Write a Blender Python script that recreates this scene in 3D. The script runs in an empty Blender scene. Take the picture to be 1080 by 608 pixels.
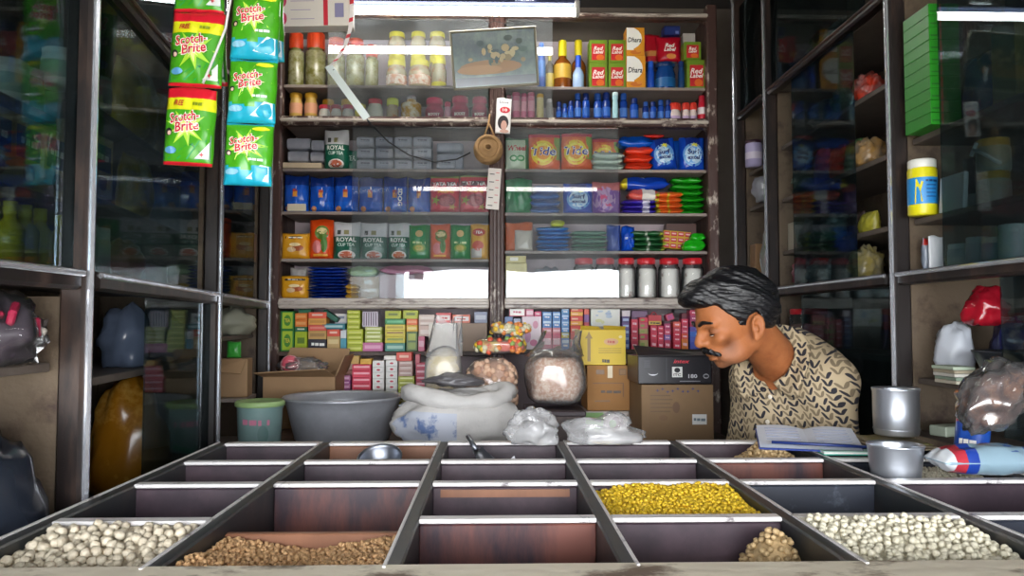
import bpy, math, random
import numpy as np
from mathutils import Vector, Matrix, noise as mnoise

S = bpy.context.scene
COL = S.collection
R = math.radians
rnd = random.Random(11)

# ------------------------------------------------------------------ camera
FPX = 800.0
EYE = Vector((0.0, 0.0, 1.20))
PITCH, YAW = R(2.58), R(-1.43)
cam_data = bpy.data.cameras.new('camera')
cam_data.sensor_width = 36.0
cam_data.lens = FPX * 36.0 / 1080.0
cam_data.clip_start = 0.02
cam_data.clip_end = 400
cam = bpy.data.objects.new('camera', cam_data)
COL.objects.link(cam)
cam.location = EYE
cam.rotation_euler = (R(90) + PITCH, 0, YAW)
S.camera = cam
CAMR = cam.rotation_euler.to_matrix()


def P(px, py, Y):
    """The point at depth Y that the photograph shows at pixel (px, py)."""
    d = CAMR @ Vector(((px - 540.0) / FPX, -(py - 304.0) / FPX, -1.0))
    return EYE + d * (Y / d.y)


def PX(px, py, X):
    """The point on the plane x = X seen at pixel (px, py)."""
    d = CAMR @ Vector(((px - 540.0) / FPX, -(py - 304.0) / FPX, -1.0))
    return EYE + d * (X / d.x)


def PL(px, py):
    """The point on the left showcase's slanted front seen at a pixel."""
    d = CAMR @ Vector(((px - 540.0) / FPX, -(py - 304.0) / FPX, -1.0))
    t = (-0.70 + 0.133 * 1.37) / (d.x + 0.133 * d.y)      # x = -0.70 - 0.133 (y - 1.37)
    return EYE + d * t


# ------------------------------------------------------------------ light and exposure
S.view_settings.view_transform = 'Standard'
S.view_settings.look = 'None'
S.view_settings.gamma = 1.0
S.view_settings.use_curve_mapping = False
S.view_settings.exposure = 0.14
S.cycles.use_denoising = True
S.cycles.max_bounces = 8
S.cycles.transparent_max_bounces = 24
S.cycles.caustics_reflective = False
S.cycles.caustics_refractive = False
S.cycles.sample_clamp_indirect = 8.0

world = bpy.data.worlds.new('overcast_sky')
S.world = world
world.use_nodes = True
wn = world.node_tree.nodes
wn['Background'].inputs[0].default_value = (0.93, 0.96, 1.0, 1)
wn['Background'].inputs[1].default_value = 20.0

TUBE_POWER = 48.0          # emission strength of the fluorescent tubes

portal = bpy.data.lights.new('street_opening', 'AREA')
portal.shape = 'RECTANGLE'
portal.size, portal.size_y = 5.0, 1.8
portal.cycles.is_portal = True
po = bpy.data.objects.new('street_opening', portal)
COL.objects.link(po)
po.location = (0.0, -1.25, 0.90)
po.rotation_euler = (R(90), 0, 0)


# ------------------------------------------------------------------ materials
MATS = {}


def mat(name, col, rough=0.5, metal=0.0, spec=0.5, var=0.0, vscale=8.0, col2=None, bump=0.0, bscale=40.0, coat=0.0,
        stretch=None, rand=0.0, thr=None):
    """Principled material; var mixes in col2 (or a darker tone) by noise; rand varies value per object."""
    if name in MATS:
        return MATS[name]
    m = bpy.data.materials.new(name)
    m.use_nodes = True
    nt = m.node_tree
    b = nt.nodes['Principled BSDF']
    c4 = (*col, 1)
    b.inputs['Base Color'].default_value = c4
    b.inputs['Roughness'].default_value = rough
    b.inputs['Metallic'].default_value = metal
    b.inputs['Specular IOR Level'].default_value = spec
    if coat:
        b.inputs['Coat Weight'].default_value = coat
        b.inputs['Coat Roughness'].default_value = 0.12
    src = None
    if var or bump:
        tc = nt.nodes.new('ShaderNodeTexCoord')
        mp = nt.nodes.new('ShaderNodeMapping')
        if stretch:
            mp.inputs['Scale'].default_value = stretch
        nt.links.new(tc.outputs['Object'], mp.inputs['Vector'])
    if var:
        n = nt.nodes.new('ShaderNodeTexNoise')
        n.inputs['Scale'].default_value = vscale
        n.inputs['Detail'].default_value = 6
        n.inputs['Roughness'].default_value = 0.65
        nt.links.new(mp.outputs[0], n.inputs['Vector'])
        r = nt.nodes.new('ShaderNodeValToRGB')
        lo, hi = thr if thr else (0.5 - 0.25, 0.5 + 0.25)
        r.color_ramp.elements[0].position = lo
        r.color_ramp.elements[1].position = hi
        d = col2 if col2 else tuple(x * (1 - var) for x in col)
        r.color_ramp.elements[0].color = c4
        r.color_ramp.elements[1].color = (*[col[i] * (1 - var) + d[i] * var for i in range(3)], 1) if col2 else (*d, 1)
        nt.links.new(n.outputs[0], r.inputs[0])
        src = r.outputs[0]
    if rand:
        oi = nt.nodes.new('ShaderNodeObjectInfo')
        h = nt.nodes.new('ShaderNodeHueSaturation')
        mr = nt.nodes.new('ShaderNodeMapRange')
        mr.inputs['To Min'].default_value = 1 - rand
        mr.inputs['To Max'].default_value = 1 + rand * 0.6
        nt.links.new(oi.outputs['Random'], mr.inputs['Value'])
        nt.links.new(mr.outputs[0], h.inputs['Value'])
        if src:
            nt.links.new(src, h.inputs['Color'])
        else:
            h.inputs['Color'].default_value = c4
        src = h.outputs[0]
    if src:
        nt.links.new(src, b.inputs['Base Color'])
    if bump:
        n2 = nt.nodes.new('ShaderNodeTexNoise')
        n2.inputs['Scale'].default_value = bscale
        n2.inputs['Detail'].default_value = 5
        nt.links.new(mp.outputs[0], n2.inputs['Vector'])
        bp = nt.nodes.new('ShaderNodeBump')
        bp.inputs['Strength'].default_value = bump
        bp.inputs['Distance'].default_value = 0.01
        nt.links.new(n2.outputs[0], bp.inputs['Height'])
        nt.links.new(bp.outputs[0], b.inputs['Normal'])
    MATS[name] = m
    return m


def hexc(h):
    """sRGB hex to linear rgb."""
    v = [int(h[i:i + 2], 16) / 255 for i in (0, 2, 4)]
    return tuple(x / 12.92 if x <= 0.04045 else ((x + 0.055) / 1.055) ** 2.4 for x in v)


def C(h, rough=0.42, **k):
    """Printed plastic or card of one colour, by hex."""
    return mat('print_' + h + ('_%d' % int(rough * 100)) + ''.join('%s%s' % (a, str(b)[:3]) for a, b in sorted(k.items())), hexc(h), rough, **k)


def glass(name, tint, haze=0.0, ior=1.45, hazecol=(0.6, 0.65, 0.66), rough=0.0, boost=1.0, patch=False):
    """Thin glass or clear film: Fresnel reflection over tinted see-through, with some dust."""
    if name in MATS:
        return MATS[name]
    m = bpy.data.materials.new(name)
    m.use_nodes = True
    nt = m.node_tree
    nt.nodes.clear()
    out = nt.nodes.new('ShaderNodeOutputMaterial')
    tr = nt.nodes.new('ShaderNodeBsdfTransparent')
    tr.inputs[0].default_value = (*tint, 1)
    gl = nt.nodes.new('ShaderNodeBsdfGlossy')
    gl.inputs['Roughness'].default_value = rough
    fr = nt.nodes.new('ShaderNodeFresnel')
    fr.inputs[0].default_value = ior
    mx = nt.nodes.new('ShaderNodeMixShader')
    ml = nt.nodes.new('ShaderNodeMath')
    ml.operation = 'MULTIPLY'
    ml.use_clamp = True
    ml.inputs[1].default_value = boost
    nt.links.new(fr.outputs[0], ml.inputs[0])
    nt.links.new(ml.outputs[0], mx.inputs[0])
    nt.links.new(tr.outputs[0], mx.inputs[1])
    nt.links.new(gl.outputs[0], mx.inputs[2])
    last = mx
    if haze:
        df = nt.nodes.new('ShaderNodeBsdfDiffuse')
        df.inputs[0].default_value = (*hazecol, 1)
        m2 = nt.nodes.new('ShaderNodeMixShader')
        m2.inputs[0].default_value = haze
        if patch:
            n = nt.nodes.new('ShaderNodeTexNoise')
            n.inputs['Scale'].default_value = 5
            n.inputs['Detail'].default_value = 6
            tc = nt.nodes.new('ShaderNodeTexCoord')
            nt.links.new(tc.outputs['Object'], n.inputs['Vector'])
            mr = nt.nodes.new('ShaderNodeMapRange')
            mr.inputs['From Min'].default_value = 0.35
            mr.inputs['From Max'].default_value = 0.7
            mr.inputs['To Min'].default_value = haze * 0.4
            mr.inputs['To Max'].default_value = haze * 1.7
            nt.links.new(n.outputs[0], mr.inputs['Value'])
            nt.links.new(mr.outputs[0], m2.inputs[0])
        nt.links.new(mx.outputs[0], m2.inputs[1])
        nt.links.new(df.outputs[0], m2.inputs[2])
        last = m2
    nt.links.new(last.outputs[0], out.inputs[0])
    MATS[name] = m
    return m


def emit(name, col, s):
    m = bpy.data.materials.new(name)
    m.use_nodes = True
    nt = m.node_tree
    nt.nodes.clear()
    o = nt.nodes.new('ShaderNodeOutputMaterial')
    e = nt.nodes.new('ShaderNodeEmission')
    e.inputs[0].default_value = (*col, 1)
    e.inputs[1].default_value = s
    nt.links.new(e.outputs[0], o.inputs[0])
    return m


WOOD = mat('dark_worn_wood', hexc('3a2a24'), 0.5, var=1, col2=hexc('6b5146'), vscale=14, stretch=(1, 1, .25), bump=.25, thr=(.45, .75))
WOODCHIP = mat('chipped_brown_paint', hexc('452e29'), 0.45, var=1, col2=hexc('c9bcae'), vscale=22, stretch=(1, 1, .5), thr=(.56, .68), bump=.3)
RAILWHITE = mat('worn_pale_rail', hexc('b9aea4'), 0.38, var=1, col2=hexc('4a332d'), vscale=14, stretch=(.5, 1, 2), thr=(.50, .64))
SHELFWOOD = mat('shelf_board', hexc('9a8c84'), 0.55, var=.4, vscale=18, stretch=(.3, 1, 1))
BACKWALL = mat('cabinet_back', hexc('c4b4b8'), 0.7, var=.35, vscale=3)
ALU = mat('aluminium', hexc('dfe2ea'), 0.22, metal=0.75, var=.25, vscale=20)
STEEL = mat('brushed_steel', hexc('d4d9e2'), 0.36, metal=.9, bump=.05, bscale=60, stretch=(1, 1, .1))
STEELDULL = mat('dull_aluminium', hexc('a0a4ae'), 0.38, metal=.95, var=.3, vscale=12)
CARD = mat('corrugated_card', hexc('a5835f'), 0.75, var=.25, vscale=5)
CARDDARK = mat('card_edge', hexc('6d523b'), 0.8)
PAPER = mat('white_paper', hexc('ece9e2'), 0.6)
BLACKP = mat('black_ink', hexc('17161a'), 0.5)
CLEAR = glass('clear_plastic', (.94, .95, .95), .05, boost=1.3, rough=.05)
FILM = glass('crinkled_film', (.95, .95, .95), .09, boost=1.3, rough=.14, hazecol=(.93, .92, .92), patch=True)
MILKY = glass('milky_film', (.95, .95, .95), .26, boost=1.2, rough=.16, hazecol=(.95, .94, .94), patch=True)
JARGLASS = glass('jar_plastic', (.97, .97, .96), .03, boost=1.2, rough=.04)


# ------------------------------------------------------------------ mesh builder
class MB:
    def __init__(s):
        s.v, s.f, s.mi, s.sm, s.mats = [], [], [], [], []

    def slot(s, m):
        if m not in s.mats:
            s.mats.append(m)
        return s.mats.index(m)

    def add(s, vs, fs, m, smooth=False, M=None):
        o = len(s.v)
        if M is not None:
            vs = [M @ Vector(v) for v in vs]
        s.v += [tuple(v) for v in vs]
        ms = m if isinstance(m, list) else None
        k = None if ms else s.slot(m)
        for i, f in enumerate(fs):
            s.f.append([a + o for a in f])
            s.mi.append(s.slot(ms[i]) if ms else k)
            s.sm.append(smooth)
        return s

    def box(s, c, d, m, M=None, bev=0.0, mats=None):
        """Axis-aligned (before M) chamfered box, c centre, d full size; mats: dict face -> material."""
        hx, hy, hz = d[0] / 2, d[1] / 2, d[2] / 2
        b = min(bev, hx * .9, hy * .9, hz * .9)
        vs, fs = [], []
        sg = [(x, y, z) for x in (-1, 1) for y in (-1, 1) for z in (-1, 1)]
        if b <= 0:
            vs = [(c[0] + x * hx, c[1] + y * hy, c[2] + z * hz) for x, y, z in sg]
            fs = [[0, 1, 3, 2], [4, 6, 7, 5], [0, 4, 5, 1], [2, 3, 7, 6], [0, 2, 6, 4], [1, 5, 7, 3]]
            if mats:
                ml = [mats.get(k, m) for k in ('left', 'right', 'front', 'back', 'bottom', 'top')]
                return s.add(vs, fs, ml, False, M)
            return s.add(vs, fs, m, False, M)
        idx = {}
        for i, (x, y, z) in enumerate(sg):
            for ax in range(3):
                p = [x * (hx - b), y * (hy - b), z * (hz - b)]
                p[ax] = (x * hx, y * hy, z * hz)[ax]
                idx[(x, y, z, ax)] = len(vs)
                vs.append((c[0] + p[0], c[1] + p[1], c[2] + p[2]))
        for ax in range(3):
            o = [a for a in range(3) if a != ax]
            for sgn in (-1, 1):
                q = []
                for (a, bb) in ((-1, -1), (1, -1), (1, 1), (-1, 1)):
                    k = [0, 0, 0]
                    k[ax], k[o[0]], k[o[1]] = sgn, a, bb
                    q.append(idx[(*k, ax)])
                fs.append(q)
            for a in (-1, 1):
                for bb in (-1, 1):
                    k0, k1 = [0, 0, 0], [0, 0, 0]
                    k0[o[0]] = k1[o[0]] = a
                    k0[o[1]] = k1[o[1]] = bb
                    k0[ax], k1[ax] = -1, 1
                    fs.append([idx[(*k0, o[0])], idx[(*k1, o[0])], idx[(*k1, o[1])], idx[(*k0, o[1])]])
        for k in sg:
            fs.append([idx[(*k, 0)], idx[(*k, 1)], idx[(*k, 2)]])
        cc = Vector(c)
        for i, f in enumerate(fs):
            p = [Vector(vs[a]) for a in f]
            n = (p[1] - p[0]).cross(p[2] - p[0])
            if n.dot(sum(p, Vector()) / len(p) - cc) < 0:
                fs[i] = f[::-1]
        return s.add(vs, fs, m, False, M)

    def lathe(s, prof, m, c=(0, 0, 0), n=22, M=None, squash=1.0, rot=0.0):
        """prof: (r, z) or (r, z, material) from bottom to top, outside surface first."""
        vs, fs, ml = [], [], []
        for p in prof:
            for k in range(n):
                a = 2 * math.pi * k / n + rot
                vs.append((c[0] + p[0] * math.cos(a), c[1] + p[0] * math.sin(a) * squash, c[2] + p[1]))
        cur = m
        for i in range(len(prof) - 1):
            if len(prof[i]) > 2:
                cur = prof[i][2]
            for k in range(n):
                fs.append([i * n + k, i * n + (k + 1) % n, (i + 1) * n + (k + 1) % n, (i + 1) * n + k])
                ml.append(cur)
        s.add(vs, fs, ml, True, M)
        return s

    def tube(s, pts, r, m, n=8, M=None, cap=True):
        pts = [Vector(p) for p in pts]
        vs, fs = [], []
        rr = r if isinstance(r, (list, tuple)) else [r] * len(pts)
        prev = None
        for i, p in enumerate(pts):
            t = (pts[min(i + 1, len(pts) - 1)] - pts[max(i - 1, 0)]).normalized()
            if prev is None:
                u = t.orthogonal().normalized()
            else:
                u = (prev - t * prev.dot(t))
                u = u.normalized() if u.length > 1e-6 else t.orthogonal().normalized()
            prev = u
            w = t.cross(u)
            for k in range(n):
                a = 2 * math.pi * k / n
                vs.append(p + (u * math.cos(a) + w * math.sin(a)) * rr[i])
        for i in range(len(pts) - 1):
            for k in range(n):
                fs.append([i * n + k, i * n + (k + 1) % n, (i + 1) * n + (k + 1) % n, (i + 1) * n + k])
        if cap:
            fs.append(list(range(n))[::-1])
            fs.append([(len(pts) - 1) * n + k for k in range(n)])
        return s.add(vs, fs, m, True, M)

    def build(s, name, parent=None, loc=None, rot=None):
        me = bpy.data.meshes.new(name)
        me.from_pydata(s.v, [], s.f)
        for m in s.mats:
            me.materials.append(m)
        me.polygons.foreach_set('material_index', s.mi)
        me.polygons.foreach_set('use_smooth', s.sm)
        me.update()
        o = bpy.data.objects.new(name, me)
        COL.objects.link(o)
        if parent is not None:
            o.parent = parent
        if loc is not None:
            o.location = loc
        if rot is not None:
            o.rotation_euler = rot
        return o


def tag(o, label, cat, group=None, kind=None):
    o['label'] = label
    o['category'] = cat
    if group:
        o['group'] = group
    if kind:
        o['kind'] = kind
    return o


def structure(o, label=None):
    o['kind'] = 'structure'
    if label:
        o['label'] = label
    return o


def empty(name, loc, label, cat, group=None, rz=0.0):
    o = bpy.data.objects.new(name, None)
    COL.objects.link(o)
    o.location = loc
    o.rotation_euler = (0, 0, rz)
    o.empty_display_size = 0.05
    return tag(o, label, cat, group)


def dup(root, loc=None, rot=None, label=None, group=None, scale=None):
    r = root.copy()
    COL.objects.link(r)
    for ch in list(root.children):
        c = ch.copy()
        COL.objects.link(c)
        c.parent = r
        for g in list(ch.children):
            d = g.copy()
            COL.objects.link(d)
            d.parent = c
    if loc is not None:
        r.location = loc
    if rot is not None:
        r.rotation_euler = rot
    if scale is not None:
        r.scale = scale
    if label:
        r['label'] = label
    if group:
        r['group'] = group
    return r


# ------------------------------------------------------------------ lettering
_TX = {}


def text2d(s, bold=0.0, shear=0.0):
    """Flat lettering: vertices normalised to height 1 (cap height), centred at 0, and its polygons."""
    key = (s, bold, shear)
    if key in _TX:
        return _TX[key]
    cu = bpy.data.curves.new('lettering', 'FONT')
    cu.body = s
    cu.resolution_u = 2
    cu.offset = bold
    cu.shear = shear
    cu.fill_mode = 'FRONT'
    cu.align_x = 'CENTER'
    o = bpy.data.objects.new('lettering', cu)
    me = o.to_mesh()
    vs = [(v.co.x, v.co.y) for v in me.vertices]
    fs = [list(p.vertices) for p in me.polygons]
    o.to_mesh_clear()
    bpy.data.objects.remove(o)
    bpy.data.curves.remove(cu)
    if vs:
        x0, x1 = min(v[0] for v in vs), max(v[0] for v in vs)
        y0, y1 = min(v[1] for v in vs), max(v[1] for v in vs)
        h = max(y1 - y0, 1e-6)
        vs = [((x - (x0 + x1) / 2) / h, (y - (y0 + y1) / 2) / h) for x, y in vs]
    _TX[key] = (vs, fs)
    return _TX[key]


class Face:
    """Draws flat print on a front surface y = f(x, z) of a mesh being built (front faces -y)."""

    def __init__(s, mb, f, M=None):
        s.mb, s.f, s.M, s.k = mb, f, M, 0

    def _put(s, pts, faces, m):
        s.k += 1
        e = 0.0005 + 0.00035 * s.k
        vs = [(x, s.f(x, z) - e, z) for x, z in pts]
        out = []
        for f in faces:
            a, b, c = pts[f[0]], pts[f[1]], pts[f[2]]
            out.append(f)
        s.mb.add(vs, out, m, False, s.M)

    def rect(s, x0, z0, x1, z1, m, n=5, skew=0.0):
        pts = [(x0 + (x1 - x0) * i / n + skew * (j / n), z0 + (z1 - z0) * j / n) for j in range(n + 1) for i in range(n + 1)]
        fs = [[j * (n + 1) + i, j * (n + 1) + i + 1, (j + 1) * (n + 1) + i + 1, (j + 1) * (n + 1) + i] for j in range(n) for i in range(n)]
        s._put(pts, fs, m)
        return s

    def disc(s, cx, cz, rx, rz, m, n=18, rings=3, clip=None):
        pts, fs = [(cx, cz)], []
        for q in range(1, rings + 1):
            for k in range(n):
                a = 2 * math.pi * k / n
                x, z = cx + rx * q / rings * math.cos(a), cz + rz * q / rings * math.sin(a)
                if clip:
                    x = min(max(x, clip[0]), clip[2])
                    z = min(max(z, clip[1]), clip[3])
                pts.append((x, z))
        for k in range(n):
            fs.append([0, 1 + k, 1 + (k + 1) % n])
        for q in range(rings - 1):
            for k in range(n):
                a, b = 1 + q * n, 1 + (q + 1) * n
                fs.append([a + k, b + k, b + (k + 1) % n, a + (k + 1) % n])
        s._put(pts, fs, m)
        return s

    def star(s, cx, cz, r0, r1, k, m, sq=1.0, ph=0.0):
        pts, fs = [(cx, cz)], []
        for i in range(2 * k):
            a = math.pi * i / k + ph
            r = r1 if i % 2 == 0 else r0
            pts.append((cx + r * math.cos(a), cz + r * math.sin(a) * sq))
        for i in range(2 * k):
            fs.append([0, 1 + i, 1 + (i + 1) % (2 * k)])
        s._put(pts, fs, m)
        return s

    def poly(s, pts, m):
        s._put(list(pts), [list(range(len(pts)))], m)
        return s

    def lines(s, cx, cz, h, m, w):
        """Print too small to read: broken strokes."""
        for k, (a, b) in enumerate(((-.5, -.28), (-.22, .06), (.12, .5))):
            s.rect(cx + w * a, cz - h * (.32 + .06 * k), cx + w * b, cz + h * (.34 - .05 * k), m, 1)
        return s

    def text(s, t, cx, cz, h, m, w=None, bold=0.02, shear=0.0, rot=0.0):
        vs, fs = text2d(t, bold, shear)
        if not vs:
            return s
        W = max(v[0] for v in vs) - min(v[0] for v in vs)
        sx = h if w is None else w / max(W, 1e-6)
        cr, sr = math.cos(rot), math.sin(rot)
        pts = [(cx + x * sx * cr - z * h * sr, cz + x * sx * sr + z * h * cr) for x, z in vs]
        s._put(pts, fs, m)
        return s


# ------------------------------------------------------------------ generic shapes
def pouch(w, h, d, m, zone=None, full=0.0, seed=1, crinkle=1.0, seal=0.05, nx=14, nz=18, lean=0.0, taper=0.0):
    """A filled plastic pouch standing on its base (z from 0 to h), front towards -y.
    full 0 is a pillow pack, 1 a bag standing on a full base. Returns (MB, front function)."""
    r = random.Random(seed)
    ph = [r.uniform(0, 6.28) for _ in range(8)]
    fr = [r.uniform(.7, 1.3) for _ in range(8)]

    def g(v):
        pil = max(0.0, 1 - abs(2 * v - 1) ** 3.2) ** .62
        sta = min(1.0, (max(v, 0) / .07)) ** .6 * max(0.0, 1 - v ** 2.6) ** .75
        return pil * (1 - full) + sta * full

    def half(x, z, front=True):
        u = max(-1, min(1, x / (w / 2 * (1 - taper * z / h))))
        v = max(0, min(1, z / h))
        t = d / 2 * max(0.0, 1 - abs(u) ** 2.8) ** .6 * g(v)
        k = (math.sin(9 * fr[0] * u + 5 * v + ph[0]) * .5 + math.sin(13 * fr[1] * v - 6 * u + ph[1]) * .5
             + math.sin(19 * fr[2] * u * v + 11 * v + ph[2]) * .4 + math.sin(27 * fr[3] * u + 17 * v + ph[3]) * .25)
        return t + crinkle * d * .035 * k * min(1, t / (d * .2) if d else 0) + .0012

    def front(x, z):
        return -half(x, z) + lean * z

    mb = MB()
    vs, fs, ms = [], [], []
    for side in (-1, 1):
        for j in range(nz + 1):
            for i in range(nx + 1):
                v = j / nz
                u = -1 + 2 * i / nx
                wob = 1 + .012 * crinkle * math.sin(12 * v + ph[4]) - (taper * v) - .03 * (1 - g(v)) * 0
                x, z = u * w / 2 * wob, v * h
                if j == nz:
                    z += .0026 * crinkle * math.sin(3.2 * u + ph[5]) * (h / .15)
                y = front(x, z) if side < 0 else half(x * .999, z) * .9 + lean * z
                vs.append((x, y, z))
    N = (nx + 1) * (nz + 1)
    for j in range(nz):
        for i in range(nx):
            a = j * (nx + 1) + i
            q = [a, a + 1, a + nx + 2, a + nx + 1]
            u, v = -1 + 2 * (i + .5) / nx, (j + .5) / nz
            mm = zone(u, v) if zone else m
            fs.append(q)
            ms.append(mm)
            fs.append([N + b for b in q[::-1]])
            ms.append(mm)
    # rim
    rim = [i for i in range(nx + 1)] + [j * (nx + 1) + nx for j in range(1, nz + 1)] + [nz * (nx + 1) + i for i in range(nx - 1, -1, -1)] + [j * (nx + 1) for j in range(nz - 1, 0, -1)]
    for k in range(len(rim)):
        a, b = rim[k], rim[(k + 1) % len(rim)]
        fs.append([a, N + a, N + b, b])
        ms.append(ms[0] if not zone else m)
    mb.add(vs, fs, ms, True)
    return mb, front


def blob(mb, c, r, m, seed=0, amp=.12, freq=2.2, n=28, flat=None, zone=None, M=None, sq=1.0, ridged=False):
    """A lumpy bag: a sphere pushed about by noise, cut flat at the bottom (flat = fraction of r below centre)."""
    vs, fs, ms = [], [], []
    nr = n // 2 + 2
    off = Vector((seed * 7.3, seed * 3.1, seed * 1.7))
    for j in range(nr + 1):
        th = math.pi * j / nr
        for i in range(n):
            a = 2 * math.pi * i / n
            d = Vector((math.sin(th) * math.cos(a), math.sin(th) * math.sin(a), -math.cos(th)))
            k = 1 + amp * mnoise.noise(d * freq + off) * 1.6 + amp * .5 * mnoise.noise(d * freq * 2.7 + off)
            if ridged:
                k += amp * .55 * (1 - 2 * abs(mnoise.noise(d * freq * 2.1 + off * 1.3))) + amp * .3 * (1 - 2 * abs(mnoise.noise(d * freq * 4.7 - off)))
            if sq != 1.0:
                d = Vector([math.copysign(abs(t) ** sq, t) for t in d])
            p = Vector((d.x * r[0] * k, d.y * r[1] * k, d.z * r[2] * k))
            if flat is not None and p.z < -r[2] * flat:
                q = (-r[2] * flat - p.z)
                p.z = -r[2] * flat + .0
                p.x *= 1 + q * .3
                p.y *= 1 + q * .3
            vs.append((c[0] + p.x, c[1] + p.y, c[2] + p.z))
    for j in range(nr):
        for i in range(n):
            fs.append([j * n + i, j * n + (i + 1) % n, (j + 1) * n + (i + 1) % n, (j + 1) * n + i])
            if zone:
                ms.append(zone(2 * math.pi * (i + .5) / n, j / nr))
    mb.add(vs, fs, ms if zone else m, True, M)
    return mb


# ================================================================== the setting
def slab(name, c, d, m, label=None):
    return structure(MB().box(c, d, m).build(name), label)


ADDED_PIER = mat('added_pier_paint', hexc('3a3734'), .85, var=.3, vscale=3)  # unseen piers added to keep sideways daylight off the showcases
for nm, pts_ in (('added_left_pier', ((-1.20, .44), (-1.72, -1.2), (-2.1, -1.2), (-2.1, .44))), ('added_right_pier', ((1.44, .44), (1.50, -1.2), (1.9, -1.2), (1.9, .44)))):
    vs_ = [(x, y, z) for z in (0, 2.55) for x, y in pts_]
    structure(MB().add(vs_, [[0, 1, 2, 3], [4, 5, 6, 7], [0, 1, 5, 4], [1, 2, 6, 5], [2, 3, 7, 6], [3, 0, 4, 7]], ADDED_PIER).build(nm))
PLASTER = mat('dingy_plaster', hexc('6b6159'), 0.85, var=.4, vscale=3)
slab('floor', (0.05, 2.2, -0.03), (2.9, 3.3, 0.06), mat('cement_floor', hexc('6e6862'), .8, var=.3, vscale=4))
slab('street', (0, -6.0, -0.05), (30, 13.09, 0.06), mat('pale_street', hexc('b9b3a8'), .85, var=.25, vscale=2))
slab('wall_back', (0.05, 3.83, 1.4), (2.9, 0.1, 2.8), PLASTER)
slab('wall_left', (-1.45, 2.13, 1.4), (0.1, 3.3, 2.8), PLASTER)
slab('wall_right', (1.55, 2.13, 1.4), (0.1, 3.3, 2.8), PLASTER)
slab('ceiling', (0.05, 2.13, 2.84), (3.1, 3.5, 0.08), mat('dark_ceiling', hexc('3f3a38'), .85, var=.3, vscale=4))
# unseen cloth canopy added to cut the daylight and bound the glass reflections
aw = MB()
NA = 16
for s_ in (0, 1):
    aw.add([(-3.2 + 6.4 * i / NA, y, z - .012 * s_ + .02 * math.sin(i * 1.9)) for (y, z) in ((.45, 2.86), (-1.35, 1.765)) for i in range(NA + 1)],
           [[i, i + 1, NA + 2 + i, NA + 1 + i] for i in range(NA)], mat('added_awning_cloth', hexc('3b3d45'), .9))
awn = aw.build('added_awning')
tag(awn, 'unseen cloth canopy added over the shop front to cut the daylight', 'added_awning')

# ================================================================== counter with grain bins
XC = [-.672, -.417, -.124, .17, .455, .733, 1.035]
YR = [.96, 1.17, 1.43, 1.655, 1.905]
CZ = .90
BINW = mat('bin_plywood', hexc('74463c'), .40, var=1, col2=hexc('352730'), vscale=5, stretch=(2.2, 1, .5), thr=(.42, .62), spec=.6)
BINW2 = mat('bin_plywood_dark', hexc('3a2e36'), .40, var=1, col2=hexc('5a4850'), vscale=9, thr=(.4, .75), spec=.6)
BINW3 = mat('bin_plywood_bluish', hexc('2c303b'), .42, var=1, col2=hexc('6d7783'), vscale=26, thr=(.55, .8), spec=.6)
BINLIGHT = mat('bin_pale_board', hexc('946449'), .45, var=.35, vscale=6, stretch=(3, 1, .4))
BINFLOOR = mat('bin_floor', hexc('4b3631'), .5, var=.4, vscale=6)
DIVM = mat('painted_divider', hexc('24282a'), .42, var=1, col2=hexc('433a36'), vscale=12, thr=(.5, .75), spec=.7)
CAPW = mat('chipped_white_strip', hexc('e4e0de'), .3, var=1, col2=hexc('5f5558'), vscale=24, thr=(.60, .70), spec=.6)
BINR = mat('bin_redwood', hexc('5e3029'), .36, var=1, col2=hexc('2e2228'), vscale=5, stretch=(2.2, 1, .5), thr=(.42, .62), spec=.6)
FRONTP = mat('peeling_cream_paint', hexc('d2c8b4'), .55, var=1, col2=hexc('6b5a4a'), vscale=13, stretch=(.6, 1, 1.6), thr=(.55, .66), bump=.2)

ctr = empty('grain_counter', (0.17, 1.43, 0), 'wide wooden shop counter divided into open bins of dry grain', 'counter')


def cb(name, mb, parent=ctr):
    o = mb.build(name)
    o.parent = parent
    o.matrix_parent_inverse = Matrix.Translation(-Vector(parent.location))
    return o


DEP = .115
cb('front_panel', MB().box((.1725, .905, .44), (1.74, .03, .88), FRONTP))
front = MB().box((.1725, .920, .886), (1.745, .075, .03), FRONTP, bev=.004)
cb('front_rail', front)
cb('side_panel', MB().box((-.689, 1.43, .44), (.014, 1.02, .88), WOOD))
cb('side_panel', MB().box((1.045, 1.43, .44), (.02, 1.02, .88), WOOD))
cb('back_panel', MB().box((.1725, 1.93, .44), (1.745, .02, .88), WOOD))
cb('bin_floor', MB().box((.1725, 1.43, CZ - DEP - .01), (1.72, .98, .02), BINFLOOR))
for i, x in enumerate(XC):
    t = .024 if 0 < i < 6 else .03
    b = MB().box((x, 1.4325, CZ - DEP / 2), (t, .985, DEP), DIVM, bev=.003)
    # worn pale arris along one edge of the divider
    b.box((x + (.009 if x > 0 else -.009), 1.4325, CZ + .0012), (.004, .98, .0025), CAPW)
    cb('long_divider', b)
faces = {(1, 1): BINLIGHT, (2, 1): BINW, (3, 1): BINW2, (0, 1): BINW, (4, 1): BINW3, (5, 1): BINW3,
         (0, 2): BINW2, (1, 2): BINW, (2, 2): BINW2, (3, 2): BINW2, (4, 2): BINW3, (5, 2): BINW2,
         (0, 3): BINW2, (1, 3): BINW2, (2, 3): BINW2, (3, 3): BINW2, (4, 3): BINW, (5, 3): BINW3,
         (0, 4): BINW2, (1, 4): BINLIGHT, (2, 4): BINW2, (3, 4): BINW2, (4, 4): BINW2, (5, 4): BINW2}
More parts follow.
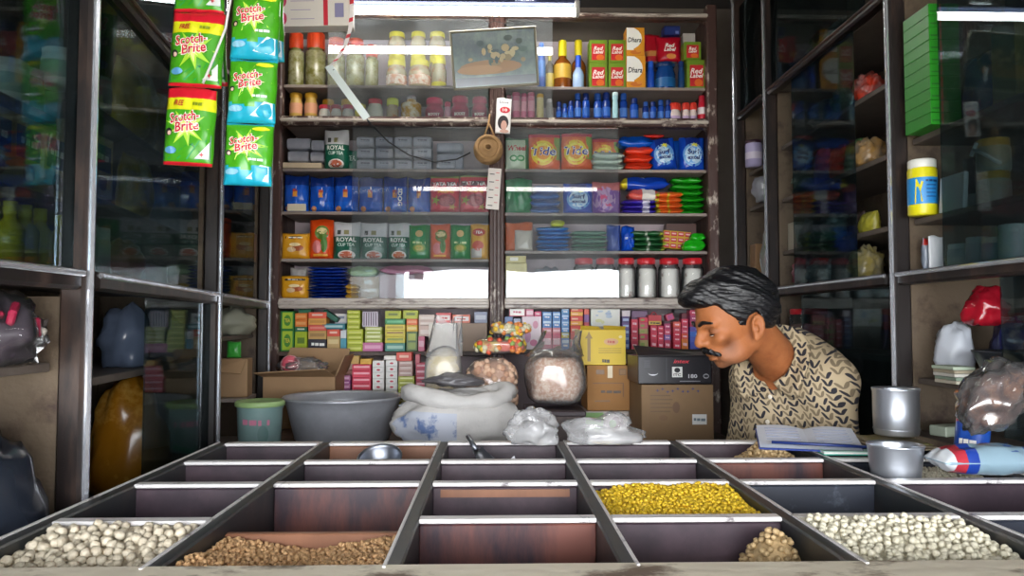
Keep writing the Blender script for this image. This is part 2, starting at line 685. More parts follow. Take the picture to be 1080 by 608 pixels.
for j in range(0, 5):
    for i in range(6):
        x0, x1 = XC[i] + .012, XC[i + 1] - .012
        y = YR[j]
        t = .014
        fm = faces.get((i, j), DIVM)
        drop = .012 if (i, j) == (1, 1) else 0.0
        b = MB().box(((x0 + x1) / 2, y + t / 2, CZ - DEP / 2 - .004 - drop / 2), (x1 - x0, t, DEP - .008 - drop), fm, bev=.002)
        if j > 0 and not drop:
            b.box(((x0 + x1) / 2, y + t / 2, CZ - .002), (x1 - x0, t + .010 + (.008 if j == 4 else 0), .007), CAPW, bev=.0015)
        if (i, j) == (2, 2):
            b.box(((x0 + x1) / 2, y - .003, CZ - .018), (x1 - x0 - .03, .006, .014), BINLIGHT)
        cb('cross_divider', b)

# ================================================================== back shelving
YB = 3.40


def ZB(py, Y=YB):
    return P(520, py, Y).z


def XB(px, py=200, Y=YB):
    return P(px, py, Y).x


shv = empty('shelving_unit', (0.02, 3.55, 0), 'tall brown wall shelving with sliding glass, packed with packets and jars', 'shelves')


def sb(name, mb):
    return cb(name, mb, shv)


ZTOP = ZB(13)
XL0, XL1, XM0, XM1, XR0, XR1 = XB(283), XB(296), XB(516), XB(532), XB(747), XB(758)
YK = 3.72
sb('back_board', MB().box(((XL0 + XR1) / 2, YK + .01, 1.35), (XR1 - XL0, .02, 2.5), BACKWALL))
for (a, b_) in ((XL0, XL1), (XR0, XR1)):
    m_ = MB().box(((a + b_) / 2, YB + .02, 1.33), (b_ - a, .05, 2.66), WOODCHIP, bev=.006)
    m_.box(((a + b_) / 2, YB + .17, 1.33), (.02, .3, 2.6), WOOD)
    sb('stile', m_)
m_ = MB().box(((XM0 + XM1) / 2, YB + .02, 1.33), (XM1 - XM0, .05, 2.66), WOODCHIP, bev=.006)
for q in (-.018, 0, .018):
    m_.box(((XM0 + XM1) / 2 + q, YB - .008, 1.33), (.008, .012, 2.6), WOODCHIP, bev=.003)
m_.box(((XM0 + XM1) / 2, YB + .17, 1.33), (.02, .3, 2.6), WOOD)
sb('stile', m_)
BOARDS_L = {'a': 89, 'b': 124.5, 'c': 177.5, 'd': 223, 'e': 273, 'f': 315}
BOARDS_R = {'a': 89, 'b': 124.5, 'c': 177, 'd': 223.5, 'e': 264, 'f': 314}
ZS = {}
for sd, tab, xa, xb in (('L', BOARDS_L, XL1, XM0), ('R', BOARDS_R, XM1, XR0)):
    for k, py in tab.items():
        z = ZB(py)
        ZS[sd + k] = z
        th = .014 if k in 'acde' else .03
        mb_ = MB().box(((xa + xb) / 2, YB + .175, z - th / 2), (xb - xa, .30, th), SHELFWOOD, bev=.002)
        sb('shelf_board', mb_)
ZS['Lg'], ZS['Rg'] = ZB(371), ZB(369)
for sd, xa, xb in (('L', XL1, XM0), ('R', XM1, XR0)):
    sb('shelf_board', MB().box(((xa + xb) / 2, YB + .16, ZS[sd + 'g'] - .01), (xb - xa, .32, .02), WOOD, bev=.003))
for py0, py1, mm in ((124.5, 134, WOODCHIP), (315, 326, RAILWHITE), (13, 20, WOOD)):
    z1, z0 = ZB(py0), ZB(py1)
    for xa, xb in ((XL1, XM0), (XM1, XR0)):
        r_ = MB().box(((xa + xb) / 2, YB + .005, (z0 + z1) / 2), (xb - xa, .05, z1 - z0), mm, bev=.006)
        r_.box(((xa + xb) / 2, YB - .022, (z0 + z1) / 2 + .001), (xb - xa, .012, .016), RAILWHITE, bev=.004)
        sb('rail', r_)
# rounded corner gussets of the old frames
for xa, xb in ((XL1, XM0), (XM1, XR0)):
    for (pt, pb) in ((134, 315), (20, 124.5)):
        for (x, sx) in ((xa, 1), (xb, -1)):
            for (py, sz) in ((pt, -1), (pb, 1)):
                g = MB()
                z = ZB(py)
                r_ = .022
                pts = [(x, z), (x + sx * r_, z)] + [(x + sx * r_ * (1 - math.sin(a)), z + sz * r_ * (1 - math.cos(a))) for a in [math.pi / 2 * k / 5 for k in range(1, 6)]]
                vs = [(p[0], YB + .01, p[1]) for p in pts] + [(p[0], YB + .03, p[1]) for p in pts]
                n = len(pts)
                fs = [list(range(n)), list(range(2 * n - 1, n - 1, -1))] + [[k, (k + 1) % n, n + (k + 1) % n, n + k] for k in range(n)]
                g.add(vs, fs, WOODCHIP)
                sb('corner_gusset', g)
PANE = glass('sliding_glass', (.955, .975, .98), .05, hazecol=(.66, .70, .73), boost=1.3, patch=True)
for (p0, p1, t0, t1, yy) in ((372, 515, 135, 315, YB - .006), (534, 652, 135, 314, YB - .006), (345, 515, 21, 124, YB - .006), (534, 583, 21, 124, YB - .006)):
    x0, x1, z0, z1 = XB(p0), XB(p1), ZB(t1), ZB(t0)
    sb('glass_pane', MB().box(((x0 + x1) / 2, yy, (z0 + z1) / 2), (x1 - x0, .005, z1 - z0), PANE))

# platform behind the counter that carries sacks and cartons
PZ = .775
plat = empty('wooden_platform', (-.16, 2.9, 0), 'low dark wooden platform behind the counter carrying basins, sacks and cartons', 'platform')
cb('platform_top', MB().box((.02, 2.90, PZ - .02), (1.70, .94, .04), WOOD, bev=.004), plat)
for x in (-.78, .82):
    for y in (2.48, 3.32):
        cb('leg', MB().box((x, y, (PZ - .04) / 2), (.06, .06, PZ - .04), WOOD, bev=.004), plat)

# ================================================================== glass showcases along both sides
SIDEP = mat('peeling_side_board', hexc('5c4e3e'), .7, var=1, col2=hexc('3d2d24'), vscale=11, thr=(.5, .66), bump=.3)
SCSHELF = mat('showcase_shelf', hexc('6b6058'), .6, var=.4, vscale=12)
POSTM = mat('dark_post', hexc('1a1413'), .42, var=1, col2=hexc('3f3029'), vscale=18, stretch=(1, 1, .2), thr=(.5, .7), spec=.4)
PANED = glass('showcase_glass', (.44, .52, .54), .012, hazecol=(.3, .4, .42), boost=.26, patch=True)
LANG = math.atan(.133)
LORG = Vector((-.70, 1.37, 0))


def showcase(side, Y0, Y1, zt, zu, upper, lower, label, panes, depth=.36, ptop=None, trim=0.0):
    """A bay of the side showcase. Local frame: y runs along the front into the shop, x<0 is behind the front (left) or x>0 (right)."""
    if side == 'L':
        k = 1.0088 if Y0 > 1.3 else 1.0
        org, rz, sg = LORG, (LANG if Y0 > 1.3 else 0.0), -1
        u0, u1 = (Y0 - 1.37) * k, (Y1 - 1.37) * k
    else:
        org, rz, sg = Vector((1.08, 0, 0)), 0.0, 1
        u0, u1 = Y0, Y1
    base = org + Matrix.Rotation(rz, 3, 'Z') @ Vector((0, (u0 + u1) / 2, 0))
    sc = empty('glass_showcase', base, label, 'cabinet', rz=rz)
    hl = (u1 - u0) / 2
    ZC = 2.68

    def put(name, mb):
        return mb.build(name, sc)
    post = MB().box((sg * .03, hl - .02, ZC / 2), (.045, .038, ZC), POSTM, bev=.006)
    put('post', post)
    put('metal_strip', MB().box((sg * .003, hl - .03, ZC / 2), (.012, .011, ZC), ALU, bev=.004))
    put('back_board', MB().box((sg * depth, trim / 2, ZC / 2), (.012, 2 * hl - .012 - trim, ZC), SIDEP))
    ZPT = ZC if ptop is None else ptop
    put('partition', MB().box((sg * (depth / 2 + .022), hl - .012, ZPT / 2), (depth - .075, .014, ZPT), SIDEP))
    put('top_board', MB().box((sg * (depth / 2 + .015), -.01 + trim / 2, ZC - .01), (depth - .04, 2 * hl - .06 - trim, .02), WOOD))
    for z in [zt] + ([zu] if zu else []):
        t = .036 if z == zt else .024
        tr = MB().box((sg * .028, -.015, z), (.04, 2 * hl - .058, t), POSTM, bev=.006)
        tr.box((sg * .006, -.015, z + t * .28), (.010, 2 * hl - .058, t * .3), ALU if z == zt else WOOD, bev=.003)
        put('transom', tr)
    for z in upper + lower:
        put('shelf', MB().box((sg * (depth / 2 + .03), -.01 + trim / 2, z - .008), (depth - .075, 2 * hl - .04 - trim, .016), SCSHELF, bev=.002))
    for (a, b, z0, z1) in panes:
        a_, b_ = (((a - 1.37) * k, (b - 1.37) * k) if side == 'L' else (a, b))
        ya, yb = a_ - (u0 + u1) / 2, b_ - (u0 + u1) / 2
        pn = MB().box((sg * .03, (ya + yb) / 2, (z0 + z1) / 2), (.004, yb - ya, z1 - z0), PANED)
        put('glass_pane', pn)
    return sc


ZTL, ZUL, ZTR, ZUR = 1.274, 1.84, 1.318, 2.115
showcase('L', .56, 1.37, ZTL, ZUL, [1.42, 1.56, 2.1], [1.292, 1.13, .72, .3], 'dark side showcase nearest the street, on the wall beside the white chickpea bin',
         [(.58, 1.33, ZTL + .02, ZUL - .014), (.58, 1.33, ZUL + .014, 2.62), (.58, 1.06, .05, ZTL - .02)], ptop=1.245)
showcase('L', 1.37, 2.36, ZTL, ZUL, [1.45, 1.63, 2.1], [1.292, 1.09, .72, .3], 'middle dark glass showcase behind the hanging packets',
         [(1.40, 2.16, ZTL + .02, ZUL - .014), (1.40, 2.32, ZUL + .014, 2.62), (1.72, 2.32, .05, ZTL - .02)], trim=.05)
showcase('L', 2.36, 3.30, ZTL, ZUL, [1.45, 1.63, 2.1], [1.292, 1.15, .72, .3], 'narrow looking brown showcase next to the back shelving, above the green-lidded bucket',
         [(2.40, 3.03, ZTL + .02, ZUL - .014)])
showcase('R', 1.15, 2.06, ZTR, None, [1.48, 1.70, 2.15], [1.338, 1.05, .91, .3], 'side showcase with the yellow tub and green boxes, closest to the street',
         [(1.17, 1.835, ZTR + .02, 2.62), (1.17, 1.63, .95, ZTR - .02)])
showcase('R', 2.06, 3.0, ZTR, ZUR, [1.48, 1.69, 1.90, 2.138], [1.338, 1.10, .6, .3], 'side showcase of dusty packets directly behind the seated man',
         [(2.28, 2.76, ZTR + .02, ZUR - .014), (2.09, 2.70, .2, ZTR - .02), (2.2, 2.97, ZUR + .014, 2.62)])
showcase('R', 3.0, 3.38, ZTR, ZUR, [1.71, 1.87], [1.338, 1.0], 'slim dark showcase bay holding the white tin, beside the back shelving', [(3.02, 3.36, ZUR + .014, 2.62)])

# ================================================================== tube lights
TUBEM = emit('fluorescent_glow', (1.0, .97, .90), TUBE_POWER)


def tube_light(x0, x1, Y, z, label, TUBEM=TUBEM):
    L = x1 - x0
    t = empty('tube_light', ((x0 + x1) / 2, Y, z), label, 'light')
    MB().box((0, .012, .052), (L + .05, .05, .045), mat('batten_enamel', hexc('2c3350'), .4), bev=.006).build('batten', t)
    MB().tube([(-L / 2, 0, 0), (L / 2, 0, 0)], .0175, TUBEM, n=14).build('tube', t)
    for s_ in (-1, 1):
        MB().box((s_ * (L / 2 + .01), 0, .014), (.022, .044, .062), mat('lamp_holder', hexc('b9b7b2'), .5), bev=.005).build('end_holder', t)
    MB().box((.36, -.014, .06), (.09, .03, .03), mat('starter_white', hexc('dfe2e6'), .5), bev=.006).build('starter', t)
    MB().tube([(L * .1, 0, .075), (L * .1, .02, .2), (L * .1, .02, 2.80 - z)], .006, BLACKP).build('hanger', t)
    MB().tube([(-L * .3, 0, .075), (-L * .3, .02, .2), (-L * .3, .02, 2.80 - z)], .006, BLACKP).build('hanger', t)
    return t


q0, q1 = P(320, 10, 3.16), P(606, 10, 3.16)
tube_light(q0.x, q1.x, 3.16, q0.z, 'long glowing fluorescent tube above the back shelving')
tube_light(-.66, .86, .56, 2.30, 'fluorescent tube at the front of the shop, seen reflected in the sliding glass', emit('fluorescent_glow_front', (1.0, .97, .90), 14.0))


# ================================================================== goods on the back shelving
def spot(p0, p1, pt, z, Y):
    """Centre x, width and height of something standing at height z whose photo box is p0..p1 wide with its top at pt."""
    a, b = P(p0, (pt + 340) / 2, Y), P(p1, (pt + 340) / 2, Y)
    return (a.x + b.x) / 2, b.x - a.x, P((p0 + p1) / 2, pt, Y).z - z


WHT, YEL, RED, BLK = C('f1efe8'), C('f2d21c'), C('d0202c'), C('1a1a1e')
ORDN = ['bottom', 'second', 'third', 'fourth', 'fifth', 'sixth', 'seventh', 'eighth', 'ninth', 'tenth', 'eleventh', 'twelfth']


def ordn(i, n):
    return 'bottom' if i == 0 else ('top' if i == n - 1 else ORDN[i] + '-from-bottom')


# ---- jars and bottles (body, lid)
def jar(name, label, cat, p0, p1, pt, z, Y, body, lid, lidh=.2, fill=None, filltop=.75, band=None, group=None, neck=.8, lidr=.86, text=None, tcol=None, shoulder=.72):
    x, w, h = spot(p0, p1, pt, z, Y)
    r = w / 2
    t = empty(name, (x, Y + r, z + .0005), label, cat, group)
    hb = h * (1 - lidh)
    b = MB()
    prof = [(0.001, 0, body), (r * .9, 0, body), (r * .98, h * .02, body), (r, h * .06, body), (r, hb * shoulder * .98, body), (r * .97, hb * shoulder + .1 * (hb - hb * shoulder), body), (r * neck, hb * .94, body), (r * neck, hb + h * .02, body)]
    b.lathe(prof, body, n=20)
    if band:
        b.lathe([(r * 1.012, hb * band[0], band[2]), (r * 1.012, hb * band[1], band[2])], band[2], n=20)
        if text:
            # a few letters bent round the label
            def f(xx, zz):
                return -math.sqrt(max(1e-9, (r * 1.012) ** 2 - min(xx * xx, r * r * .98)))
            Face(b, f).text(text, 0, hb * (band[0] + band[1]) / 2, hb * (band[1] - band[0]) * .34, tcol or WHT, w=r * 1.2, bold=.02)
    b.build('body', t)
    l = MB()
    lr = r * lidr
    l.lathe([(lr * .98, hb), (lr, hb + .1 * (h - hb)), (lr, h * .99), (lr * .93, h), (0.001, h)], lid, n=20)
    for k in range(20):
        a = 2 * math.pi * k / 20
        l.box((lr * 1.005 * math.cos(a), lr * 1.005 * math.sin(a), (hb + h) / 2 - .05 * (h - hb)), (.0016, .0016, (h - hb) * .7), lid)
    l.build('lid', t)
    if fill:
        fm = MB()
        fr = r * .93
        fm.lathe([(0.001, h * .015), (fr * .95, h * .015), (fr, h * .05), (fr, hb * filltop * .95), (fr * .85, hb * filltop), (0.001, hb * filltop * 1.03)], fill, n=18)
        fm.build('contents', t)
    return t


def bottle(name, label, cat, p0, p1, pt, z, Y, body, cap, capz=.82, neckr=.32, group=None, band=None, sh=.62, squash=1.0, text=None, tcol=None):
    x, w, h = spot(p0, p1, pt, z, Y)
    r = w / 2
    t = empty(name, (x, Y + r, z + .0005), label, cat, group)
    b = MB()
    b.lathe([(.001, 0, body), (r * .92, 0, body), (r, h * .03, body), (r, h * sh, body), (r * .86, h * (sh + .35 * (capz - sh)), body), (r * neckr * 1.25, h * (capz - .06), body), (r * neckr, h * (capz - .03), body), (r * neckr, h * capz, body)], body, n=18, squash=squash)
    if band:
        b.lathe([(r * 1.01, h * band[0], band[2]), (r * 1.01, h * band[1], band[2])], band[2], n=18, squash=squash)
        if text:
            def f(xx, zz):
                return -squash * math.sqrt(max(1e-9, (r * 1.01) ** 2 - min(xx * xx, r * r * .98)))
            Face(b, f).text(text, 0, h * (band[0] + band[1]) / 2, h * (band[1] - band[0]) * .3, tcol or WHT, w=r * 1.2)
    b.build('body', t)
    c = MB()
    cr = r * neckr * 1.18
    c.lathe([(cr, h * (capz - .02)), (cr, h * .97), (cr * .9, h), (.001, h)], cap, n=16)
    c.build('cap', t)
    return t


SNACK = mat('mixed_snack', hexc('a9883f'), .7, var=1, col2=hexc('d8d0b0'), vscale=60, thr=(.42, .6))
ORLID = C('bf3f1a')
YLID = C('c4b81c')
Yj = YB + .06
TA = ZS['La']
JB = mat('snack_jar_plastic', hexc('93906e'), .25, var=1, col2=hexc('6f6a30'), vscale=26, thr=(.45, .62))
for (a, b, c_, lab) in ((300, 317, 33, 'tall snack jar with orange-red lid, first from the frame on the top shelf'),
                        (318, 340, 32, 'widest tall snack jar with orange lid on the top shelf, second from the frame'),
                        (342, 361, 38, 'tall snack jar with orange lid behind the red and white ribbon'),
                        (362, 382, 39, 'tall snack jar with orange lid, fourth along the top shelf'),
                        (383, 397, 46, 'smallest of the tall orange-lidded snack jars, next to the yellow-lidded jars')):
    jar('snack_jar', lab, 'jar', a, b, c_, TA, Yj + .01, JB, ORLID, .28, group='orange-lidded snack jars', neck=.72, lidr=.84, shoulder=.92)
PEACH = mat('peach_sweets', hexc('c98a6a'), .6, var=1, col2=hexc('e8ddcc'), vscale=50, thr=(.42, .6))
PALEJ = mat('pale_sweet_jar', hexc('a89e7e'), .22, var=1, col2=hexc('a87246'), vscale=24, thr=(.48, .62))
zt_ = TA + .10
BK = YB + .16
for (a, b, lab) in ((407, 426, 'first'), (431, 448, 'second'), (451, 469, 'third')):
    j_ = jar('sweet_jar', lab + ' yellow-lidded sweet jar of the back row, under another jar', 'jar', a, b, 56, TA, BK, PALEJ, YLID, .2, group='yellow-lidded sweet jars', lidr=.9)
    zz = P((a + b) / 2, 56, BK).z
    jar('sweet_jar', lab + ' of three yellow-lidded sweet jars standing on top of other jars', 'jar', a, b, 32, zz + .001, BK, PALEJ, YLID, .22, group='yellow-lidded sweet jars', lidr=.86)
jar('sweet_jar', 'squat yellow-lidded jar with orange sweets, front row beside the orange-lidded jars', 'jar', 405, 427, 61, TA, YB + .03, PALEJ, YLID, .22, group='yellow-lidded sweet jars', lidr=.84, band=(.1, .55, PEACH))
jar('sweet_jar', 'squat yellow-lidded jar with orange sweets, front row in the middle', 'jar', 429, 453, 61, TA, YB + .03, PALEJ, YLID, .22, group='yellow-lidded sweet jars', lidr=.84, band=(.1, .55, PEACH))
jar('sweet_jar', 'small yellow-lidded jar next to the painting, in the front row', 'jar', 454, 470, 60, TA, YB + .04, PALEJ, YLID, .2, group='yellow-lidded sweet jars', lidr=.86, band=(.02, .22, YLID))

TBB = ZS['Lb']
YPB = C('d2a22a')
for (a, b, c_, lab) in ((302, 316, 97, 'yellow and peach powder tub at the end of the second shelf'), (318, 332, 97, 'yellow and peach powder tub, second along the second shelf')):
    jar('powder_tub', lab, 'tub', a, b, c_, TBB, YB + .05, C('c8a04c'), YPB, .18, band=(.3, .75, C('d79a78')), lidr=.9, group='yellow tubs on the second shelf')
for (a, b, c_, lab) in ((337, 350, 104, 'yellow-capped peach tub behind the small red-lidded jars, nearest the tubs'), (357, 370, 104, 'yellow-capped peach tub behind the small red-lidded jars, nearest the yellow tub')):
    jar('powder_tub', lab, 'tub', a, b, c_, TBB, YB + .12, C('cf9a6a'), YPB, .25, lidr=.9, group='yellow tubs on the second shelf')
for (a, b, lab) in ((334, 346, 'first'), (347, 358, 'second'), (359, 371, 'third')):
    jar('small_jar', lab + ' of three small white jars with red lids on the second shelf', 'jar', a, b, 110, TBB, YB + .04, C('d8d6cc', .3), C('b5233a'), .28, lidr=.95, group='small red-lidded jars')
jar('small_jar', 'low yellow jar beside the white jar with red lid', 'jar', 372, 384, 109, TBB, YB + .04, C('cfc22a'), C('ddd36a'), .2, lidr=.95)
jar('cream_jar', 'round white jar with crimson lid on the second shelf', 'jar', 385, 402, 103, TBB, YB + .04, C('cfd2c4', .3), C('b8223c'), .24, lidr=.85)
jar('cream_jar', 'pale jar with lime lid beside the silver-lidded jar', 'jar', 406, 419, 103, TBB, YB + .05, PALEJ, C('c9d42a'), .3, lidr=.95)
jar('snack_jar', 'clear jar of yellow snacks with silver lid', 'jar', 421, 443, 98, TBB, YB + .04, mat('yellow_snack_jar', hexc('b88a1e'), .25, var=1, col2=hexc('d8cfae'), vscale=26, thr=(.45, .6)), ALU, .18, neck=.45, lidr=.45, shoulder=.8)
MAG = C('a51548', .3)
for (a, b, c_, lab) in ((447, 467, 102, 'magenta drink-powder jar next to the silver-lidded jar'), (475, 494, 100, 'magenta drink-powder jar under the painting'), (497, 514, 101, 'magenta drink-powder jar beside the centre post')):
    jar('drink_powder_jar', lab, 'jar', a, b, c_, TBB, YB + .05, MAG, C('c11a52', .3), .26, lidr=.88, band=(.12, .6, C('8f1040', .35)), text='BOOST', group='magenta jars')
jar('drink_powder_jar', 'small narrow magenta jar between two bigger magenta jars', 'jar', 468, 475, 107, TBB, YB + .06, C('c48aa0', .3), MAG, .26, lidr=.88)

TR = ZS['Ra']
AMB = mat('amber_oil', hexc('8a4a14'), .12, var=.3, vscale=8, coat=.5)
bottle('oil_can', 'slim blue bottle with white print beside the painting', 'bottle', 567, 576, 44, TR, YB + .05, C('1f55b0', .3), C('2a6ad0'), .85, .5, band=(.25, .6, C('3a7ad0')), text=None)
bottle('oil_bottle', 'short dark bottle with yellow label beside the slim blue bottle', 'bottle', 576, 585, 54, TR, YB + .09, C('4a3a22', .2), C('c8b23a'), .8, .4, band=(.1, .45, C('d2b43a')))
bottle('oil_bottle', 'amber oil bottle with yellow cap, standing clear in front', 'bottle', 585, 604, 40, TR, YB + .05, AMB, C('d9c81e'), .70, .40, band=(.22, .5, C('c9a23c')), sh=.5, group='amber bottles')
bottle('oil_bottle', 'amber oil bottle with yellow cap, standing behind the blue-capped bottle', 'bottle', 603, 620, 40, TR, YB + .12, AMB, C('d9c81e'), .70, .40, sh=.5, group='amber bottles')
hb_ = bottle('hair_oil_bottle', 'pale blue bottle with blue cap and a dark hair picture', 'bottle', 605, 617, 57, TR, YB + .04, C('9db6d8', .25), C('1f4ec0'), .66, .45, sh=.42, squash=.7)


# ---- printed cartons
def carton(name, label, cat, p0, p1, pt, z, Y, d, m, draw=None, group=None, rz=0.0, bev=.0012, sidem=None):
    x, w, h = spot(p0, p1, pt, z, Y)
    w, h = w - .001, h - .0008
    mb = MB()
    mb.box((0, 0, h / 2), (w, d, h), m, bev=bev)
    if draw:
        draw(Face(mb, lambda xx, zz: -d / 2), w, h)
    o = mb.build(name, None, (x, Y + d / 2, z + .0004), (0, 0, rz))
    return tag(o, label, cat, group)


def d_tea(f, w, h):
    f.rect(-w * .36, h * .10, w * .36, h * .82, C('c2202a'))
    f.disc(w * .1, h * .22, w * .22, h * .13, C('d8661e'), clip=(-w * .36, h * .1, w * .36, h * .8))
    f.text('Red', 0, h * .62, h * .18, WHT, shear=.3)
    f.text('Label', .0, h * .46, h * .15, WHT, shear=.3)


GRN = C('6a8a1e')
Zr2 = None
for (a, b, lab) in ((622, 641.5, 'nearer the bottles'), (642.5, 661, 'next to the orange and white boxes')):
    carton('tea_box', 'lower red and green tea box, ' + lab, 'box', a, b, 66, TR, YB + .05, .07, GRN, d_tea, 'red and green tea boxes')
    zz = P(640, 66, YB + .05).z
    carton('tea_box', 'upper red and green tea box, ' + lab, 'box', a, b, 42, zz, YB + .05, .07, GRN, d_tea, 'red and green tea boxes')


def d_oil(f, w, h):
    f.disc(-w * .5, h * .62, w * .86, h * .42, WHT, clip=(-w * .5 + .001, h * .2, w * .5, h - .001))
    f.rect(-w * .5 + .001, h * .2, -w * .1, h * .62, WHT)
    f.text('Dhara', -w * .05, h * .56, h * .17, BLK, w=w * .74, shear=.2)
    f.disc(0, h * .12, w * .3, h * .07, C('c9702a'))
    f.disc(w * .16, h * .17, w * .14, h * .05, C('d98a3a'))


carton('oil_carton', 'lower orange and white cooking-oil carton', 'carton', 661.5, 682, 59, TR, YB + .04, .08, C('d8901e'), d_oil, 'orange oil cartons')
carton('oil_carton', 'upper orange and white cooking-oil carton', 'carton', 661.5, 681, 29, P(670, 59, YB + .04).z, YB + .04, .08, C('d8901e'), d_oil, 'orange oil cartons')
carton('tea_box', 'lower red and green tea box by the end frame', 'box', 726, 746, 63, TR, YB + .05, .07, GRN, d_tea, 'red and green tea boxes by the end frame')
carton('tea_box', 'upper red and green tea box by the end frame', 'box', 723, 741, 44, P(730, 63, YB + .055).z, YB + .055, .06, GRN, d_tea, 'red and green tea boxes by the end frame')
carton('plain_box', 'plain pale box at the back of the top shelf', 'box', 722, 735, 35, TR, YB + .19, .05, C('b7b2ae'))
BLUEJ = C('15407e', .2)
jar('blue_jar', 'wide dark blue jar under the red tea pouch', 'jar', 694, 716, 64, TR, YB + .04, BLUEJ, C('0f2f60', .3), .16, lidr=.92, band=(.1, .5, C('1c5f9a')))
bottle('blue_bottle', 'blue flask just beside the orange oil cartons', 'bottle', 684, 692, 64, TR, YB + .05, C('1a4ab0', .3), C('2a60cc'), .8, .7)
bottle('blue_bottle', 'dark blue bottle between the wide blue jar and the tea boxes', 'bottle', 717, 724, 64, TR, YB + .07, C('1c4476', .3), C('15306a'), .8, .7)
ZH = P(700, 64, YB + .14).z
sh_ = MB().box((0, 0, -.006), (XB(724) - XB(683), .12, .012), C('6e5b58'), bev=.002)
tag(sh_.build('card_riser', None, ((XB(683) + XB(724)) / 2, YB + .21, ZH)), 'plain card riser carrying red tea pouches behind the blue jar', 'riser')
for xx in (683.6, 723.4):
    pass


def d_redlabel(f, w, h):
    f.text('Red', 0, h * .62, h * .16, WHT, shear=.3, bold=.03)
    f.text('Label', 0, h * .46, h * .15, WHT, shear=.3, bold=.03)
    f.disc(w * .05, h * .2, w * .2, h * .1, C('e08a3a'))


def packet(name, label, cat, p0, p1, pt, z, Y, d, m, draw=None, zone=None, full=.6, group=None, seed=1, rz=0.0, crinkle=1.0, taper=0.0, lean=0.0, tilt=0.0, nx=14, nz=18):
    x, w, h = spot(p0, p1, pt, z, Y)
    mb, f = pouch(w, h, d, m, zone, full, seed, crinkle, taper=taper, lean=lean, nx=nx, nz=nz)
    if draw:
        draw(Face(mb, f), w, h)
    o = mb.build(name, None, (x, Y + d / 2, z + .0006 + abs(math.sin(tilt)) * w / 2), (0, tilt, rz))
    return tag(o, label, cat, group)


packet('tea_pouch', 'red tea pouch standing above the wide blue jar', 'packet', 695, 721, 37, ZH, YB + .15, .06, C('c4142c', .3), d_redlabel, seed=3)
packet('tea_pouch', 'red tea pouch beside the orange oil cartons, half hidden by the other red pouch', 'packet', 682, 698, 35, ZH, YB + .20, .05, C('b8182a', .3), None, zone=lambda u, v: C('c8884a', .3) if .3 < v < .45 else C('b8182a', .3), seed=4)
carton('blue_box', 'small dark blue box lying on top of the red tea pouches', 'box', 702, 719, 27, P(700, 37, YB + .15).z + .002, YB + .15, .07, C('1a2c6a'), lambda f, w, h: f.rect(w * .2, h * .1, w * .4, h * .4, C('7a8ac0')))

TRB = ZS['Rb']
PNK = C('d47a96', .3)
for (a, b, c_, lab) in ((540, 549, 97, 'first'), (549.5, 556, 98, 'second'), (556.5, 564.5, 97, 'third')):
    bottle('talc_bottle', lab + ' of three pink talcum bottles beside the centre post', 'bottle', a, b, c_, TRB, YB + .05, PNK, C('c74a78'), .88, .85, sh=.84, band=(.35, .7, C('e2a4b4')), group='pink talcum bottles')
bottle('talc_bottle', 'cream talcum bottle with yellow cap next to the pink ones', 'bottle', 566, 574, 98.5, TRB, YB + .05, C('d9c88a', .3), C('d2a21e'), .88, .85, sh=.84)
bottle('grey_bottle', 'small grey translucent bottle between talcum and blue bottles', 'bottle', 576, 584, 104, TRB, YB + .05, C('8d8a88', .25), C('a5a3a0'), .86, .6)
bottle('drink_powder_pot', 'sliver of a magenta pot hidden behind the centre post', 'bottle', 534, 540, 100, TRB, YB + .09, MAG, MAG, .8, .8)
BB = C('1c47a4', .25)
BB2 = C('15337e', .25)
row = [(587, 593, 107), (593.5, 599, 109), (599.5, 606, 106), (606.5, 614, 98), (615, 623, 98), (627, 636, 98), (636.5, 645, 97), (655, 663, 98), (666, 675, 103), (679, 686, 107), (687, 694, 107), (695, 702, 105), (703, 710, 105)]
for i, (a, b, c_) in enumerate(row):
    bottle('blue_toiletry_bottle', ['first', 'second', 'third', 'fourth', 'fifth', 'sixth', 'seventh', 'eighth', 'ninth', 'tenth', 'eleventh', 'twelfth', 'last'][i] + ' small blue bottle in the row, counting from the grey bottle', 'bottle', a, b, c_, TRB, YB + .05 + .015 * (i % 2), BB if i % 3 else BB2, C('24509e') if i % 2 else C('10286a'), .8, .7, sh=.72, band=(.2, .5, C('4a7ac8') if i % 2 else C('2c5fb4')), group='blue bottles on the second shelf')
bottle('tube_bottle', 'pale cyan tube standing among the small blue bottles', 'bottle', 647, 653, 97, TRB, YB + .03, C('a8d4dc', .3), C('d8eef0'), .9, .9)
for (a, b, lab) in ((706, 721, 'widest'), (721.5, 729, 'middle'), (729.5, 737, 'last')):
    jar('balm_tub', lab + ' of three red-topped white tubs at the end of the second shelf', 'tub', a, b, 108, TRB, YB + .045, C('d9c9c4', .3), C('d43a2a'), .36, lidr=.98, band=(.1, .5, C('b9a0c4')), group='red-topped tubs')
bottle('red_bottle', 'red tube bottle at the very end of the second shelf', 'bottle', 738, 747, 100, TRB, YB + .05, C('c21f36', .3), C('c21f36'), .8, .6, band=(.3, .55, C('d8cfd0')))

# ---- row three: wrapped bundles, washing powder
TC = ZS['Lc']
GREYW = mat('grey_wrapping_paper', hexc('a4a7b4'), .5, var=.25, vscale=14, bump=.3, bscale=30)


